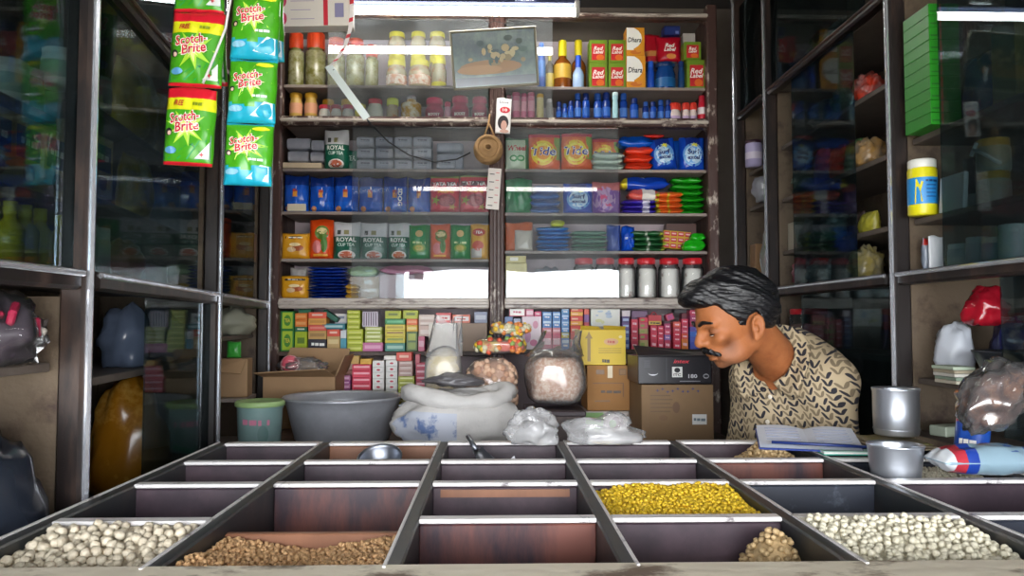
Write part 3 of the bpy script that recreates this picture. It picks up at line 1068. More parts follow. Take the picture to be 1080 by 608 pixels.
def bundle(label, p0, p1, pt, z, Y, d=.10, m=GREYW, txt=True, group='grey wrapped bars'):
    x, w, h = spot(p0, p1, pt, z, Y)
    mb = MB()
    n, L = 14, 7
    vs, fs = [], []
    for i in range(L + 1):
        t = -1 + 2 * i / L
        k = 1 - .10 * abs(t) ** 6 + .015 * math.sin(i * 2.3 + p0)
        for q in range(n):
            a = 2 * math.pi * q / n
            c_, s_ = math.cos(a), math.sin(a)
            e = .42
            vs.append((t * w * .495, math.copysign(abs(c_) ** e, c_) * d / 2 * k, h / 2 + math.copysign(abs(s_) ** e, s_) * h / 2 * k))
    for i in range(L):
        for q in range(n):
            fs.append([i * n + q, i * n + (q + 1) % n, (i + 1) * n + (q + 1) % n, (i + 1) * n + q])
    fs += [list(range(n)), [L * n + q for q in range(n)][::-1]]
    mb.add(vs, fs, m, True)
    if txt:
        Face(mb, lambda xx, zz: -d / 2).lines(0, h * .62, h * .2, C('5b5e70'), w * .5).rect(-w * .25, h * .42, w * .25, h * .46, C('74788a'))
    return tag(mb.build('wrapped_bar', None, (x, Y + d / 2, z + .0004)), label, 'soap bar', group)


def zat(py, Y):
    return P(520, py, Y).z


Yk = YB + .06
carton('cream_slab', 'flat cream board under the grey bundles at the shelf end', 'box', 297, 338, 171.5, TC, YB + .02, .16, C('b8a68c'))
zs_ = zat(171.5, Yk)
bundle('lower grey wrapped bundle on the cream board, against the frame', 302, 325, 158.5, zs_, Yk, txt=False)
bundle('lower grey wrapped bundle on the cream board, beside the green tea pouch', 326, 342, 159.5, zs_, Yk, txt=False)
bundle('upper grey wrapped bundle, against the frame', 301, 326, 145, zat(158.5, Yk) + .0005, Yk, txt=False)
bundle('upper grey wrapped bundle, beside the green tea pouch', 327, 342, 147, zat(159.5, Yk) + .0005, Yk, txt=False)
cols = [(375, 394), (395, 414), (415, 434), (435, 455)]
for i, (a, b) in enumerate(cols):
    w_ = ['first', 'second', 'third', 'fourth'][i]
    bundle('bottom bar in the %s column of grey wrapped soap bars' % w_, a + .3, b, 167.5, TC, Yk)
    bundle('middle bar in the %s column of grey wrapped soap bars' % w_, a + .3, b, 155.5, zat(167.5, Yk) + .0005, Yk)
    bundle('top bar in the %s column of grey wrapped soap bars' % w_, a, b - .3, 143.5, zat(155.5, Yk) + .0005, Yk)
bundle('small grey soap bar in front of the long plain grey bundles', 460, 480, 167.5, TC, Yk - .04, d=.05)
bundle('lower long plain grey bundle near the twine ball', 460, 488, 161, TC, Yk + .03, txt=False)
bundle('upper long plain grey bundle near the twine ball', 460, 488, 150, zat(161, Yk + .03) + .0005, Yk + .03, txt=False)

GTEA = C('0d5b45', .35)
LGREY = C('c9c9cc', .35)


def z_royal(u, v):
    return LGREY if v > .60 + .0 * u else GTEA


def d_royal(f, w, h):
    f.rect(-w * .33, h * .66, -w * .2, h * .78, C('3a3f3c'), 2)
    f.rect(-w * .08, h * .66, w * .10, h * .78, C('8a8458'), 2)
    f.text('ROYAL', 0, h * .52, h * .12, WHT, w=w * .72)
    f.text('CUP TEA', 0, h * .38, h * .085, C('cfe0d6'), w=w * .62)
    f.disc(w * .02, h * .10, w * .32, h * .13, C('ded8d0'), clip=(-w * .4, .004, w * .4, h * .26))
    f.disc(w * .02, h * .105, w * .25, h * .095, C('b8532c'), clip=(-w * .4, .005, w * .4, h * .26))


def royal(label, a, b, c_, z, Y, seed):
    return packet('tea_pouch', label, 'packet', a, b, c_, z, Y, .06, GTEA, d_royal, z_royal, .75, 'green and silver tea pouches', seed)


royal('green and silver tea pouch standing in front of the grey bundles on the third shelf', 340, 366, 136, TC, YB + .012, 5)
packet('green_packet', 'low green packet peeking out behind the tea pouch on the third shelf', 'packet', 362, 377, 158, TC, YB + .08, .04, C('0f5a48', .35), lambda f, w, h: f.text('TEA', 0, h * .6, h * .25, C('cfe0d6'), w=w * .6), seed=9)

TRC = ZS['Rc']


def d_wheel(f, w, h):
    f.text('Wheel', 0, h * .68, h * .17, C('b8283a'), w=w * .8, shear=.2, bold=.03)
    f.disc(-w * .15, h * .36, w * .17, h * .10, C('3a8a4e'))
    f.disc(w * .15, h * .36, w * .17, h * .10, C('3a8a4e'))
    f.disc(-w * .15, h * .36, w * .1, h * .05, C('c8d6b8'))
    f.disc(w * .15, h * .36, w * .1, h * .05, C('c8d6b8'))


packet('detergent_packet', 'white and green washing-powder packet beside the twine ball', 'packet', 533, 558, 145, TRC, YB + .05, .06, C('b9c8ae', .35), d_wheel, zone=lambda u, v: C('3a7a4a', .35) if u > .75 or v > .93 else C('b9c8ae', .35), seed=6, full=.4)


def z_tide(u, v):
    return C('c8283a', .3) if v > .88 else (C('7a9a2a', .3) if u > .55 and v > .25 else C('d85a20', .3))


def d_tide(f, w, h):
    f.disc(-w * .06, h * .46, w * .44, h * .40, C('e8762a'))
    f.disc(-w * .06, h * .46, w * .37, h * .34, C('e8c92a'))
    f.disc(-w * .06, h * .46, w * .29, h * .26, C('f0e050'))
    f.disc(-w * .06, h * .46, w * .22, h * .19, C('e8932a'))
    f.text('Tide', -w * .04, h * .50, h * .24, WHT, w=w * .79, bold=.045, shear=.15)
    f.text('Tide', -w * .04, h * .50, h * .22, C('1c2f8a'), w=w * .74, bold=.012, shear=.15)


packet('detergent_packet', 'orange washing-powder packet with yellow rings, next to the white and green one', 'packet', 558, 592, 140, TRC, YB + .045, .07, C('d85a20', .3), d_tide, z_tide, .45, 'orange washing-powder packets', 7)
packet('detergent_packet', 'orange washing-powder packet with yellow rings, middle of the third shelf', 'packet', 593, 626, 139, TRC, YB + .03, .07, C('d85a20', .3), d_tide, z_tide, .45, 'orange washing-powder packets', 8)
packet('detergent_packet', 'orange washing-powder packet mostly hidden behind the pale green stack', 'packet', 625, 655, 145, TRC, YB + .10, .07, C('d85a20', .3), d_tide, z_tide, .45, 'orange washing-powder packets', 12)


def flatpack(name, label, p0, p1, pt, z, Y, d, m, seed=1, group=None, rz=0.0, stripe=None):
    """A pillow pack lying flat: w along x, d deep, h thick."""
    x, w, h = spot(p0, p1, pt, z, Y)
    r = random.Random(seed)
    ph = [r.uniform(0, 6.28) for _ in range(6)]
    nx, ny = 14, 8
    vs, fs, ms = [], [], []
    for side in (1, -1):
        for j in range(ny + 1):
            for i in range(nx + 1):
                u, v = -1 + 2 * i / nx, -1 + 2 * j / ny
                t = (max(0, 1 - abs(u) ** 4) ** .5) * (max(0, 1 - abs(v) ** 5) ** .5)
                k = 1 + .10 * math.sin(5 * u + ph[0]) * math.cos(4 * v + ph[1]) + .07 * math.sin(11 * u + ph[2] + 3 * v)
                zz = h * .5 + side * h * .5 * t * (k if side > 0 else 1)
                zz += h * .10 * (1 - t) * math.sin(6 * u + ph[3])
                vs.append((u * w / 2 * (1 + .02 * math.sin(5 * v + ph[4])), v * d / 2 * (1 + .03 * math.sin(6 * u + ph[5])), zz))
    N = (nx + 1) * (ny + 1)
    for j in range(ny):
        for i in range(nx):
            a = j * (nx + 1) + i
            q = [a, a + 1, a + nx + 2, a + nx + 1]
            mm = m
            if stripe and stripe(-1 + 2 * (i + .5) / nx, -1 + 2 * (j + .5) / ny):
                mm = stripe(-1 + 2 * (i + .5) / nx, -1 + 2 * (j + .5) / ny)
            fs.append(q)
            ms.append(mm)
            fs.append([N + b for b in q[::-1]])
            ms.append(mm)
    rim = [i for i in range(nx + 1)] + [j * (nx + 1) + nx for j in range(1, ny + 1)] + [ny * (nx + 1) + i for i in range(nx - 1, -1, -1)] + [j * (nx + 1) for j in range(ny - 1, 0, -1)]
    for k in range(len(rim)):
        a, b = rim[k], rim[(k + 1) % len(rim)]
        fs.append([a, N + a, N + b, b])
        ms.append(m)
    mb = MB()
    mb.add(vs, fs, ms, True)
    return tag(mb.build(name, None, (x, Y + d / 2, z + .0006), (0, 0, rz)), label, 'packet', group)


def flatstack(name, what, n, p0, p1, ptop, z, Y, d, m, group, seed=1, jit=1.2, m2=None, stripe=None):
    """n flat packs on each other, from height z up to the pixel row ptop."""
    ztop = P((p0 + p1) / 2, ptop, Y).z
    hh = (ztop - z) / n
    r = random.Random(seed)
    for i in range(n):
        dx = r.uniform(-jit, jit)
        zb = z + hh * i
        pt = 340 - 0  # unused
        x, w, _ = spot(p0 + dx, p1 + dx, ptop, z, Y)
        o = flatpack(name, '%s packet of the %s' % (ordn(i, n), what), p0 + dx, p1 + dx, ptop, zb, Y, d, m if not (m2 and i % 2) else m2, seed * 31 + i, group, r.uniform(-.05, .05), stripe)
        sc_ = hh * .96 / max(1e-6, (ztop - zb))
        o.scale = (1, 1, sc_)


PGRN = C('c3d2c4', .4)
flatstack('soap_packet', 'pale green stack in front of the hidden orange packet', 3, 625, 659, 160, TRC, YB + .02, .07, PGRN, 'pale green packets', 2, .8)
BLU = C('0f57c4', .25)
flatstack('red_packet', 'bright red stack on the third shelf', 3, 660, 690, 154, TRC, YB + .02, .09, C('dd3a1e', .3), 'bright red packets', 3, .8)
flatpack('blue_bag', 'crumpled blue bag lying on the bright red stack', 653, 690, 143, zat(154, YB + .03) + .001, YB + .03, .10, BLU, 5)


def z_surf(u, v):
    return C('1545b0', .25) if (v < .75 or abs(u) > .6) else C('1a2f80', .25)


def d_surf(f, w, h):
    f.disc(0, h * .46, w * .40, h * .34, C('5f9ad2'))
    f.disc(0, h * .46, w * .33, h * .27, C('b4d0e4'))
    f.star(w * .06, h * .74, w * .08, w * .16, 7, C('d8d02a'), .7)
    f.text('Surf', 0, h * .54, h * .15, C('1a2a6a'), w=w * .46, bold=.04)
    f.text('excel', 0, h * .38, h * .12, C('1a2a6a'), w=w * .46, bold=.04)


packet('detergent_packet', 'blue washing-powder packet leaning over the bright red stack', 'packet', 690, 717, 146, TRC, YB + .04, .07, BLU, d_surf, z_surf, .5, 'blue washing-powder packets', 13, tilt=R(-7))
packet('detergent_packet', 'blue washing-powder packet at the end of the third shelf by the frame', 'packet', 719, 746, 143, TRC, YB + .045, .08, BLU, d_surf, z_surf, .5, 'blue washing-powder packets', 14)
flatpack('red_packet', 'red packet lying on top behind the leaning blue packet', 680, 702, 141, zat(144, YB + .10), YB + .10, .07, C('c8281e', .3), 6)
packet('blue_packet', 'plain blue packet wedged behind the two blue washing-powder packets', 'packet', 710, 727, 147, TRC, YB + .14, .05, BLU, seed=15)
packet('blue_packet', 'plain blue packet propping the red one at the back of the third shelf', 'packet', 677, 700, 147, TRC, YB + .11, .06, C('14408e', .3), seed=16)

# ---- row four
TD = ZS['Ld']
DBL = C('173f98', .22)


def z_dog(u, v):
    return C('12307c', .22) if v > .72 else (C('1c52b4', .22) if v > .3 else C('1a5cc4', .22))


def d_dog(f, w, h):
    f.rect(-w * .08, h * .40, w * .10, h * .58, C('c8862a'), 2)
    f.rect(-w * .08, h * .54, w * .10, h * .62, C('a03a2a'), 2)
    f.rect(w * .02, h * .62, w * .06, h * .70, C('d8d8e4'), 2)
    f.disc(-w * .28, h * .09, w * .12, h * .07, C('c98a5a'))


for i, (a, b, c_, lab) in enumerate(((297, 323, 184, 'with a pale card leaning on it'), (324.5, 350, 186, 'second from the frame'), (350.5, 376, 185, 'third from the frame'), (377, 402, 186, 'fourth from the frame'))):
    packet('snack_pouch', 'shiny blue pouch on the fourth shelf, ' + lab, 'packet', a, b, c_, TD, YB + .035, .075, DBL, d_dog, z_dog, .7, 'shiny blue pouches', 20 + i, crinkle=1.6)


def d_dogs(f, w, h):
    d_dog(f, w, h)
    f.text('SDOG', w * .24, h * .42, h * .12, WHT, w=h * .5, rot=R(-90), bold=.03)


packet('snack_pouch', 'shiny dark blue pouch showing white sideways letters', 'packet', 403, 428, 186, TD, YB + .035, .075, DBL, d_dogs, z_dog, .7, 'shiny blue pouches', 25, crinkle=1.6)
packet('snack_pouch', 'shiny dark blue pouch beside the red tea pouches', 'packet', 429, 453, 187, TD, YB + .035, .075, DBL, d_dog, z_dog, .7, 'shiny blue pouches', 26, crinkle=1.6)
carton('price_card', 'small cream card leaning on the first blue pouch', 'card', 302, 322, 215, TD, YB + .015, .003, C('cfc6ae'))


def z_agni(u, v):
    return C('c8283c', .3) if v < .93 else C('8a9a4a', .3)


def d_agni(f, w, h):
    f.rect(-w * .46, h * .70, w * .46, h * .84, C('5a3038'))
    f.text('TATA TEA', 0, h * .77, h * .10, WHT, w=w * .82, bold=.03)
    f.text('AGNI', w * .04, h * .58, h * .13, C('e8b02a'), w=w * .54, bold=.03)
    f.disc(w * .06, h * .32, w * .32, h * .17, C('8a2430'))
    f.disc(w * .06, h * .30, w * .24, h * .12, C('a8444a'))
    f.star(-w * .3, h * .32, w * .06, w * .16, 5, C('8a9a2a'), 1.2)
    f.star(w * .28, h * .14, w * .05, w * .16, 5, C('b8922a'), .8)


packet('tea_pouch', 'red tea pouch on the fourth shelf, next to the shiny blue pouches', 'packet', 453, 484, 185, TD, YB + .03, .07, C('c8283c', .3), d_agni, z_agni, .6, 'red tea pouches on the fourth shelf', 27)
packet('tea_pouch', 'red tea pouch on the fourth shelf, beside the hanging white strip', 'packet', 484.5, 515, 184, TD, YB + .03, .07, C('c8283c', .3), d_agni, z_agni, .6, 'red tea pouches on the fourth shelf', 28)

TRD = ZS['Rd']
packet('green_bag', 'crumpled plain green bag beside the centre post on the fourth shelf', 'packet', 533, 562, 187, TRD, YB + .05, .09, C('1a8048', .25), seed=30, crinkle=2.2, full=.4)
flatstack('blue_packet', 'blue stack beside the plain green bag', 4, 560, 592, 195, TRD, YB + .03, .10, C('2f68b4', .3), 'blue flat packets on the fourth shelf', 4, 1.2)
packet('detergent_packet', 'blue washing-powder packet seen through the pane on the fourth shelf', 'packet', 595, 626, 192, TRD, YB + .04, .08, BLU, d_surf, z_surf, .5, None, 31)
packet('pink_packet', 'pink and violet packet with a big pink letter', 'packet', 626, 656, 191, TRD, YB + .045, .08, C('7a4a9a', .3), lambda f, w, h: f.disc(-w * .1, h * .45, w * .4, h * .4, C('b890bc')).text('R', -w * .1, h * .5, h * .55, C('d8487a'), bold=.05), zone=lambda u, v: C('c86a6a', .3) if v > .7 else C('7a4a9a', .3), seed=32)
flatstack('violet_packet', 'violet and white stack', 3, 657, 693, 210, TRD, YB + .02, .10, C('33209a', .3), 'violet packets', 5, 1, stripe=lambda u, v: C('d0cde0', .35) if .2 < u < .6 and v < -.5 else None)
flatpack('red_packet', 'salmon red packet lying across the violet stack', 664, 697, 199, zat(210, YB + .02) + .001, YB + .03, .10, C('d2564a', .3), 7, stripe=lambda u, v: C('e2dcd2', .35) if -.2 < u < .7 and v < -.55 else None)
flatpack('blue_bag', 'glossy dark blue bag lying on the salmon red packet', 655, 707, 186, zat(199, YB + .035) + .001, YB + .035, .11, C('0f3fb0', .2), 8, stripe=lambda u, v: C('d8c82a', .3) if u < -.72 and v < .3 else (C('c0d0f0', .3) if -.2 < u < .0 and abs(v + .4) < .3 else None))
flatstack('orange_packet', 'orange and yellow stack', 4, 692, 722, 202, TRD, YB + .015, .08, C('e06020', .3), 'orange packets', 6, .8, stripe=lambda u, v: C('c8b82a', .3) if u < -.7 or u > .8 or (-.1 < u < .05) else None)
flatstack('green_packet', 'bright green stack at the end of the fourth shelf', 6, 711, 745, 186, TRD, YB + .05, .12, C('1f9a1c', .25), 'bright green packets', 7, 1.4)

# ---- row five
TE = ZS['Le']
YP = C('d89a1e', .35)


def d_cookie(f, w, h):
    f.rect(-w * .34, h * .78, w * .40, h * .88, C('3a2a20'), 3)
    f.lines(w * .03, h * .83, h * .06, WHT, w * .5)
    f.disc(w * .12, h * .42, w * .2, h * .12, C('a8542a'))
    f.disc(-w * .1, h * .36, w * .16, h * .1, C('d8b890'))
    f.disc(w * .02, h * .55, w * .2, h * .07, C('e8d2a0'))


packet('biscuit_packet', 'yellow biscuit packet standing on the fifth shelf by the frame', 'packet', 295, 325, 246, TE, YB + .035, .05, YP, d_cookie, seed=40, full=.3, group='yellow biscuit packets')


def d_orange(f, w, h):
    f.disc(w * .05, h * .66, w * .3, h * .18, C('5a7a2a'))
    f.disc(w * .05, h * .7, w * .22, h * .08, C('d8c890'))
    f.disc(-w * .15, h * .30, w * .2, h * .16, C('d87a7a'))
    f.disc(w * .15, h * .36, w * .14, h * .2, C('4a7a2a'))
    f.rect(-w * .3, h * .06, w * .3, h * .12, C('e8a83a'), 3)


for (a, b, c_, lab, m_) in ((325, 350, 231, 'brightest orange-red pouch, next to the yellow biscuit packet', 'dc4a14'), (453, 474.5, 236, 'orange pouch between two green pouches', 'd4603a')):
    packet('spice_pouch', lab, 'packet', a, b, c_, TE, YB + .03, .06, C(m_, .3), d_orange, seed=int(a), full=.6, group='orange pouches on the fifth shelf')
royal('green and silver tea pouch on the fifth shelf, next to the orange-red pouch', 350, 379, 234, TE, YB + .03, 42)
royal('green and silver tea pouch on the fifth shelf, in the middle of three', 379, 407.5, 235, TE, YB + .035, 43)
royal('green and silver tea pouch on the fifth shelf, beside the all-green pouch', 408, 432, 235, TE, YB + .045, 44)


def d_green(f, w, h):
    f.lines(0, h * .48, h * .09, C('cfe0a0'), w * .6)
    f.disc(0, h * .32, w * .3, h * .13, C('7aa03a'))
    f.disc(0, h * .32, w * .2, h * .08, C('c8b04a'))
    f.disc(0, h * .74, w * .18, h * .1, C('c8a868'))


packet('spice_pouch', 'all-green pouch beside the green and silver tea pouches', 'packet', 430.5, 453, 237, TE, YB + .035, .06, C('0f8038', .3), d_green, seed=45, group='all-green pouches')
packet('spice_pouch', 'all-green pouch beside the orange and yellow packet', 'packet', 474.5, 496, 237, TE, YB + .035, .06, C('0f8038', .3), d_green, seed=46, group='all-green pouches')
packet('spice_packet', 'yellow and red packet beside the centre post on the fifth shelf', 'packet', 496, 516, 236, TE, YB + .04, .06, C('d29a2a', .3), lambda f, w, h: f.disc(-w * .05, h * .76, w * .34, h * .11, C('b02a20')).text('TEA', -w * .05, h * .76, h * .08, WHT, w=w * .4).disc(-w * .1, h * .38, w * .3, h * .14, C('c8503a')).rect(-w * .46, h * .04, w * .1, h * .3, C('b8b0a8')), seed=47)

TRE = ZS['Re']
packet('orange_bag', 'soft orange bag beside the centre post on the fifth shelf', 'packet', 533, 562, 234, TRE, YB + .06, .08, C('d0622a', .35), seed=50, crinkle=1.6)
packet('clear_packet', 'small clear packet of white grains in front of the orange bag', 'packet', 543, 562, 243, TRE, YB + .02, .03, C('b8b0a4', .2), seed=51)
flatstack('blue_packet', 'sky blue stack under the yellow-topped light streak', 6, 567, 602, 239, TRE, YB + .03, .11, C('1f7ac8', .3), 'sky blue packets on the fifth shelf', 9, 1.5)
flatpack('lime_packet', 'little lime packet on top of the sky blue stack', 581, 596, 232, zat(239, YB + .05) + .001, YB + .05, .06, C('c2cc2a', .3), 52)
flatstack('green_packet', 'grey green stack behind the pane', 5, 603, 641, 243, TRE, YB + .03, .11, C('6a9a84', .35), 'grey green packets', 10, 1.8, m2=C('3a7a5a', .35))
packet('blue_bag', 'dusty blue bag at the edge of the pane on the fifth shelf', 'packet', 641, 656, 237, TRE, YB + .06, .07, C('2a4a9a', .3), seed=53)
packet('blue_bag', 'bright blue bag just clear of the pane on the fifth shelf', 'packet', 657, 671, 238, TRE, YB + .03, .08, C('124ab8', .25), lambda f, w, h: f.rect(-w * .5, h * .46, w * .5, h * .54, C('b8c8d8')), seed=54, crinkle=2)
flatstack('green_packet', 'dark green stack with white bands', 4, 667, 703, 243, TRE, YB + .03, .12, C('1f5a30', .3), 'dark green packets', 11, 2, stripe=lambda u, v: C('c8d0c0', .35) if abs(u + .1) < .1 else (C('b0b83a', .35) if u > .7 else None))


def d_grid(f, w, h):
    for i in range(4):
        for j in range(3):
            x0, z0 = -w * .5 + w * i / 4, h * j / 3
            f.rect(x0 + w * .02, z0 + h * .03, x0 + w * .23, z0 + h * .26, C('c02a3a'), 1)
            f.rect(x0 + w * .05, z0 + h * .12, x0 + w * .2, z0 + h * .2, C('e0b8b8'), 1)


bx_ = carton('display_box', 'open brown display box tilted forward with rows of little red and yellow packs', 'box', 703, 735, 236, TRE, YB + .16, .06, C('4a2a22'), None, rz=.0)
d_ = MB().box((0, 0, 0), (.13, .02, .085), C('c8a02a'), bev=.002)
d_grid(Face(d_, lambda xx, zz: -.010, Matrix.Translation((0, 0, -.0425))), .13, .085)
dd = d_.build('sachet_block', None, (XB(720), YB + .125, TRE + .060), (R(-6), R(5), 0))
tag(dd, 'block of little red packs with yellow edges standing in front of the brown display box', 'packets')
flatpack('green_packet', 'bright green packet under the red display block', 722, 745, 253, TRE, YB + .012, .08, C('1fae1c', .25), 57)
flatpack('green_packet', 'bright green packet lying askew at the end of the fifth shelf', 730, 745, 246, zat(253, YB + .012) + .001, YB + .022, .06, C('1fae1c', .25), 58)

# ---- row six
TF = ZS['Lf']
packet('biscuit_packet', 'yellow biscuit packet standing on the sixth shelf by the frame', 'packet', 295, 324, 291, TF, YB + .03, .05, YP, d_cookie, seed=60, full=.3, group='yellow biscuit packets')
packet('grey_packet', 'pale grey packet behind the yellow biscuit packet on the sixth shelf', 'packet', 305, 322, 283, TF, YB + .12, .04, C('b5b0ac', .35), seed=61)
flatstack('blue_packet', 'tall dark blue stack on the sixth shelf', 10, 325, 367, 281, TF, YB + .03, .10, C('12369a', .22), 'dark blue packets on the sixth shelf', 12, 1.8, m2=C('0f2f80', .22))
flatstack('yellow_packet', 'little yellow stack beside the tall dark blue stack', 3, 364, 378, 300, TF, YB + .02, .07, C('d2a23a', .35), 'little yellow packets', 13, .6)
flatpack('green_bag', 'pale green bag stuffed above the little yellow stack', 366, 398, 281, zat(292, YB + .13) + .001, YB + .14, .09, C('a9c89a', .35), 63)
carton('cardboard_block', 'plain box behind the little yellow stack', 'box', 368, 400, 292, TF, YB + .13, .08, C('b9a490'))
flatpack('pink_bag', 'crumpled pink bag on the sixth shelf, above the white glare', 400, 456, 280, zat(290, YB + .1), YB + .10, .11, C('c47a98', .3), 64)
for (a, b, lab, hx) in ((400, 428, 'pale pink box under the pink bag, nearer the blue stack', 'c9b3b8'), (429, 456, 'pale pink box under the pink bag, nearer the centre post', 'c4aab2')):
    carton('pink_box', lab, 'box', a, b, 290, TF, YB + .10, .10, C(hx))
packet('small_pouch', 'narrow pink and grey pouch showing through the glare', 'packet', 437, 451, 289, TF, YB + .03, .03, C('b08a90', .35), seed=65)
packet('small_pouch', 'narrow green and pink pouch showing through the glare', 'packet', 456, 467, 288, TF, YB + .03, .03, C('8aa89a', .35), zone=lambda u, v: C('5a9a7a', .35) if v > .6 else C('b88a94', .35), seed=66)
for i, (a, b) in enumerate(((458, 475), (476, 495), (496, 514))):
    packet('grey_packet', ['first', 'second', 'third'][i] + ' of three grey clear packets by the centre post on the sixth shelf', 'packet', a, b, 287, TF, YB + .09, .06, C('8a9096', .2), seed=67 + i, crinkle=2.2, group='grey clear packets')
TRF = ZS['Rf']
carton('yellow_box', 'lower pale yellow box by the centre post on the sixth shelf', 'box', 533.5, 556, 278, zat(297.3, YB + .03) + .0008, YB + .03, .06, C('d2c27a'), lambda f, w, h: f.rect(-w * .4, h * .2, w * .4, h * .5, C('e8e0b8')))
carton('yellow_box', 'upper pale yellow box by the centre post on the sixth shelf', 'box', 533.5, 555, 270, zat(278, YB + .03) + .001, YB + .03, .06, C('c8b86a'), lambda f, w, h: f.rect(-w * .3, h * .3, w * .1, h * .8, C('e8e0c8')))
carton('plain_box', 'plain box under the pale yellow boxes', 'box', 533.5, 556, 297.3, TRF, YB + .03, .07, C('c9c2b4'))
bgm = MB()
blob(bgm, (0, 0, .068), (.075, .06, .07), C('8f9298', .2), 71, .25, 2.6, flat=.95)
tag(bgm.build('clear_bag', None, (XB(581), YB + .13, TRF + .003)), 'crumpled grey clear bag beside the pale yellow boxes', 'bag')
REDL = C('c8202c', .3)
WGOODS = mat('white_goods_in_jar', hexc('f4f2ec'), .6, var=1, col2=hexc('8a5a48'), vscale=18, thr=(.58, .68))
for i, (a, b) in enumerate(((606, 628), (629, 651), (652.5, 672), (673, 695), (697, 720), (722, 745))):
    jar('sweet_jar', ['red-lidded clear jar behind the white glare, further from the seated man', 'red-lidded clear jar behind the white glare, at the edge of the pane', 'red-lidded clear jar with white packets, just clear of the pane', 'second red-lidded clear jar clear of the pane', 'third red-lidded clear jar clear of the pane', "red-lidded clear jar just above the seated man's hair"][i], 'jar', a, b, 272, TRF, YB + .03, JARGLASS, REDL, .15, WGOODS, .86, group='red-lidded clear jars', lidr=.86, neck=.84, shoulder=.9)


# ================================================================== boxes on the open shelf below the sliding glass
def boxcol(name, what, p0, p1, tops, z, Y, d, cols, draw=None, group=None, cat='box', jit=.0, seed=0):
    """A stack: tops = pixel rows of the box tops from bottom to top; cols = hex colours likewise."""
    r = random.Random(seed + int(p0))
    n = len(tops)
    for i, t in enumerate(tops):
        zt = zat(t, Y)
        x, w, _ = spot(p0, p1, t, z, Y)
        h = zt - z - .0006
        mb = MB()
        m = C(cols[i % len(cols)])
        mb.box((0, 0, h / 2), (w - .0015, d, h), m, bev=.001)
        f = Face(mb, lambda xx, zz: -d / 2)
        dr = draw[i % len(draw)] if isinstance(draw, list) else draw
        if dr:
            dr(f, w - .0015, h)
        lab = (what if n == 1 else '%s box of the %s' % (ordn(i, n), what))
        o = mb.build(name, None, (x + r.uniform(-jit, jit), Y + d / 2, z + .0002), (0, 0, 0))
        tag(o, lab, cat, group or (what + ' boxes' if n > 1 else None))
        z = zt


def bar(col, a=.3, b=.7, x0=-.4, x1=.4):
    return lambda f, w, h: f.rect(w * x0, h * a, w * x1, h * b, C(col), 1)


def word(t, col, hh=.4, ww=.6, zz=.55, bg=None):
    def f_(f, w, h):
        if bg:
            f.rect(-w * .42, h * .2, w * .42, h * .85, C(bg), 1)
        f.text(t, 0, h * zz, h * hh, C(col), w=w * ww)
    return f_


G = ZS['Lg']
Yg = YB + .03


def d_gb(f, w, h):
    f.rect(-w * .38, h * .06, w * .38, h * .94, C('a8c42a'), 1)
    f.disc(0, h * .5, w * .26, h * .3, C('4a8a2a'))
    f.text('TEA', 0, h * .5, h * .2, C('d8c83a'), w=w * .4)


boxcol('spice_box', 'tall green and lime pair against the frame', 296, 310.5, [348, 328.5], G, Yg, .07, ['1f7a34'], d_gb)
boxcol('spice_box', 'lime, green and orange stack, second from the frame', 311, 324, [350, 345, 337.5, 330.5], G, Yg, .07, ['a4b81a', '1a6a48', 'e07a2a', 'e07a2a'], [bar('5a7a1a', .4, .7, -.3, .3), bar('d8e0c8', .4, .7, -.3, .3), bar('e8a05a'), bar('e8a05a')])
boxcol('dark_green_box', 'flat dark green box topping the lime, green and orange stack', 315, 328, [326.5], zat(330.5, Yg), Yg + .02, .06, ['1a6a48'])


def d_gal(f, w, h):
    f.lines(w * .04, h * .6, h * .34, WHT, w * .72)
    f.rect(-w * .1, h * .12, w * .4, h * .2, C('8a8a9a'), 1)


boxcol('biscuit_box', 'black, tan, red and orange stack', 325, 344.5, [358, 349, 343, 336, 329.5], G, Yg, .07, ['1f1a2a', 'c9a05a', 'e0584a', 'e0a04a', 'e85a3a'], [d_gal, bar('a8804a'), bar('e88a7a'), bar('c88a3a'), bar('f0c8b8', .4, .7, -.3, .3)])
boxcol('biscuit_box', 'tan and red stack below the tilted green box', 345, 358.5, [355, 347.5], G, Yg, .07, ['c8a468', 'e0543a'], [bar('e0c890', .5, .8), bar('f0c0b0', .4, .7, -.3, .3)])
boxcol('teal_box', 'flat teal box lying across the tan and red stack', 340, 364, [341.5], zat(347.5, Yg), Yg - .0, .06, ['2a7a86'], bar('a8c8c8'))
tb = MB().box((0, 0, 0), (.075, .05, .022), C('14604a'), bev=.002)
tag(tb.build('dark_green_box', None, (XB(348), Yg + .03, zat(333.5, Yg)), (0, R(33), 0)), 'dark green box resting tilted above the flat teal box', 'box')
boxcol('white_box', 'white and pale stack behind the tilted dark green box', 353, 366, [349, 340, 331], G, Yg + .075, .05, ['d8d8d8', 'c9d0d8', 'e0dcd8'], bar('8a90a0', .4, .7, -.3, .3))
boxcol('blue_box', 'white over blue pair squeezed before the lime stacks', 359, 365.5, [357, 348.5], G, Yg + .01, .05, ['4a9ab0', 'd8dce0'])
LIME = ['a8b41a', 'bac42a']
boxcol('lime_box', 'lime soap stack of seven, shorter boxes on top', 366, 383, [363.5, 358.5, 353, 347.5], G, Yg, .07, LIME, bar('d4d86a', .25, .6), jit=.001)
boxcol('lime_box', 'four smaller lime soap boxes crowning the lime stack', 366, 380, [342, 336.5, 331.5, 327.5], zat(347.5, Yg), Yg, .07, LIME, bar('d4d86a', .25, .6), jit=.001)


def d_str(f, w, h):
    for i in range(6):
        f.rect(-w * .42 + w * .15 * i, h * .08, -w * .36 + w * .15 * i, h * .94, C('5a4a5a'), 1)


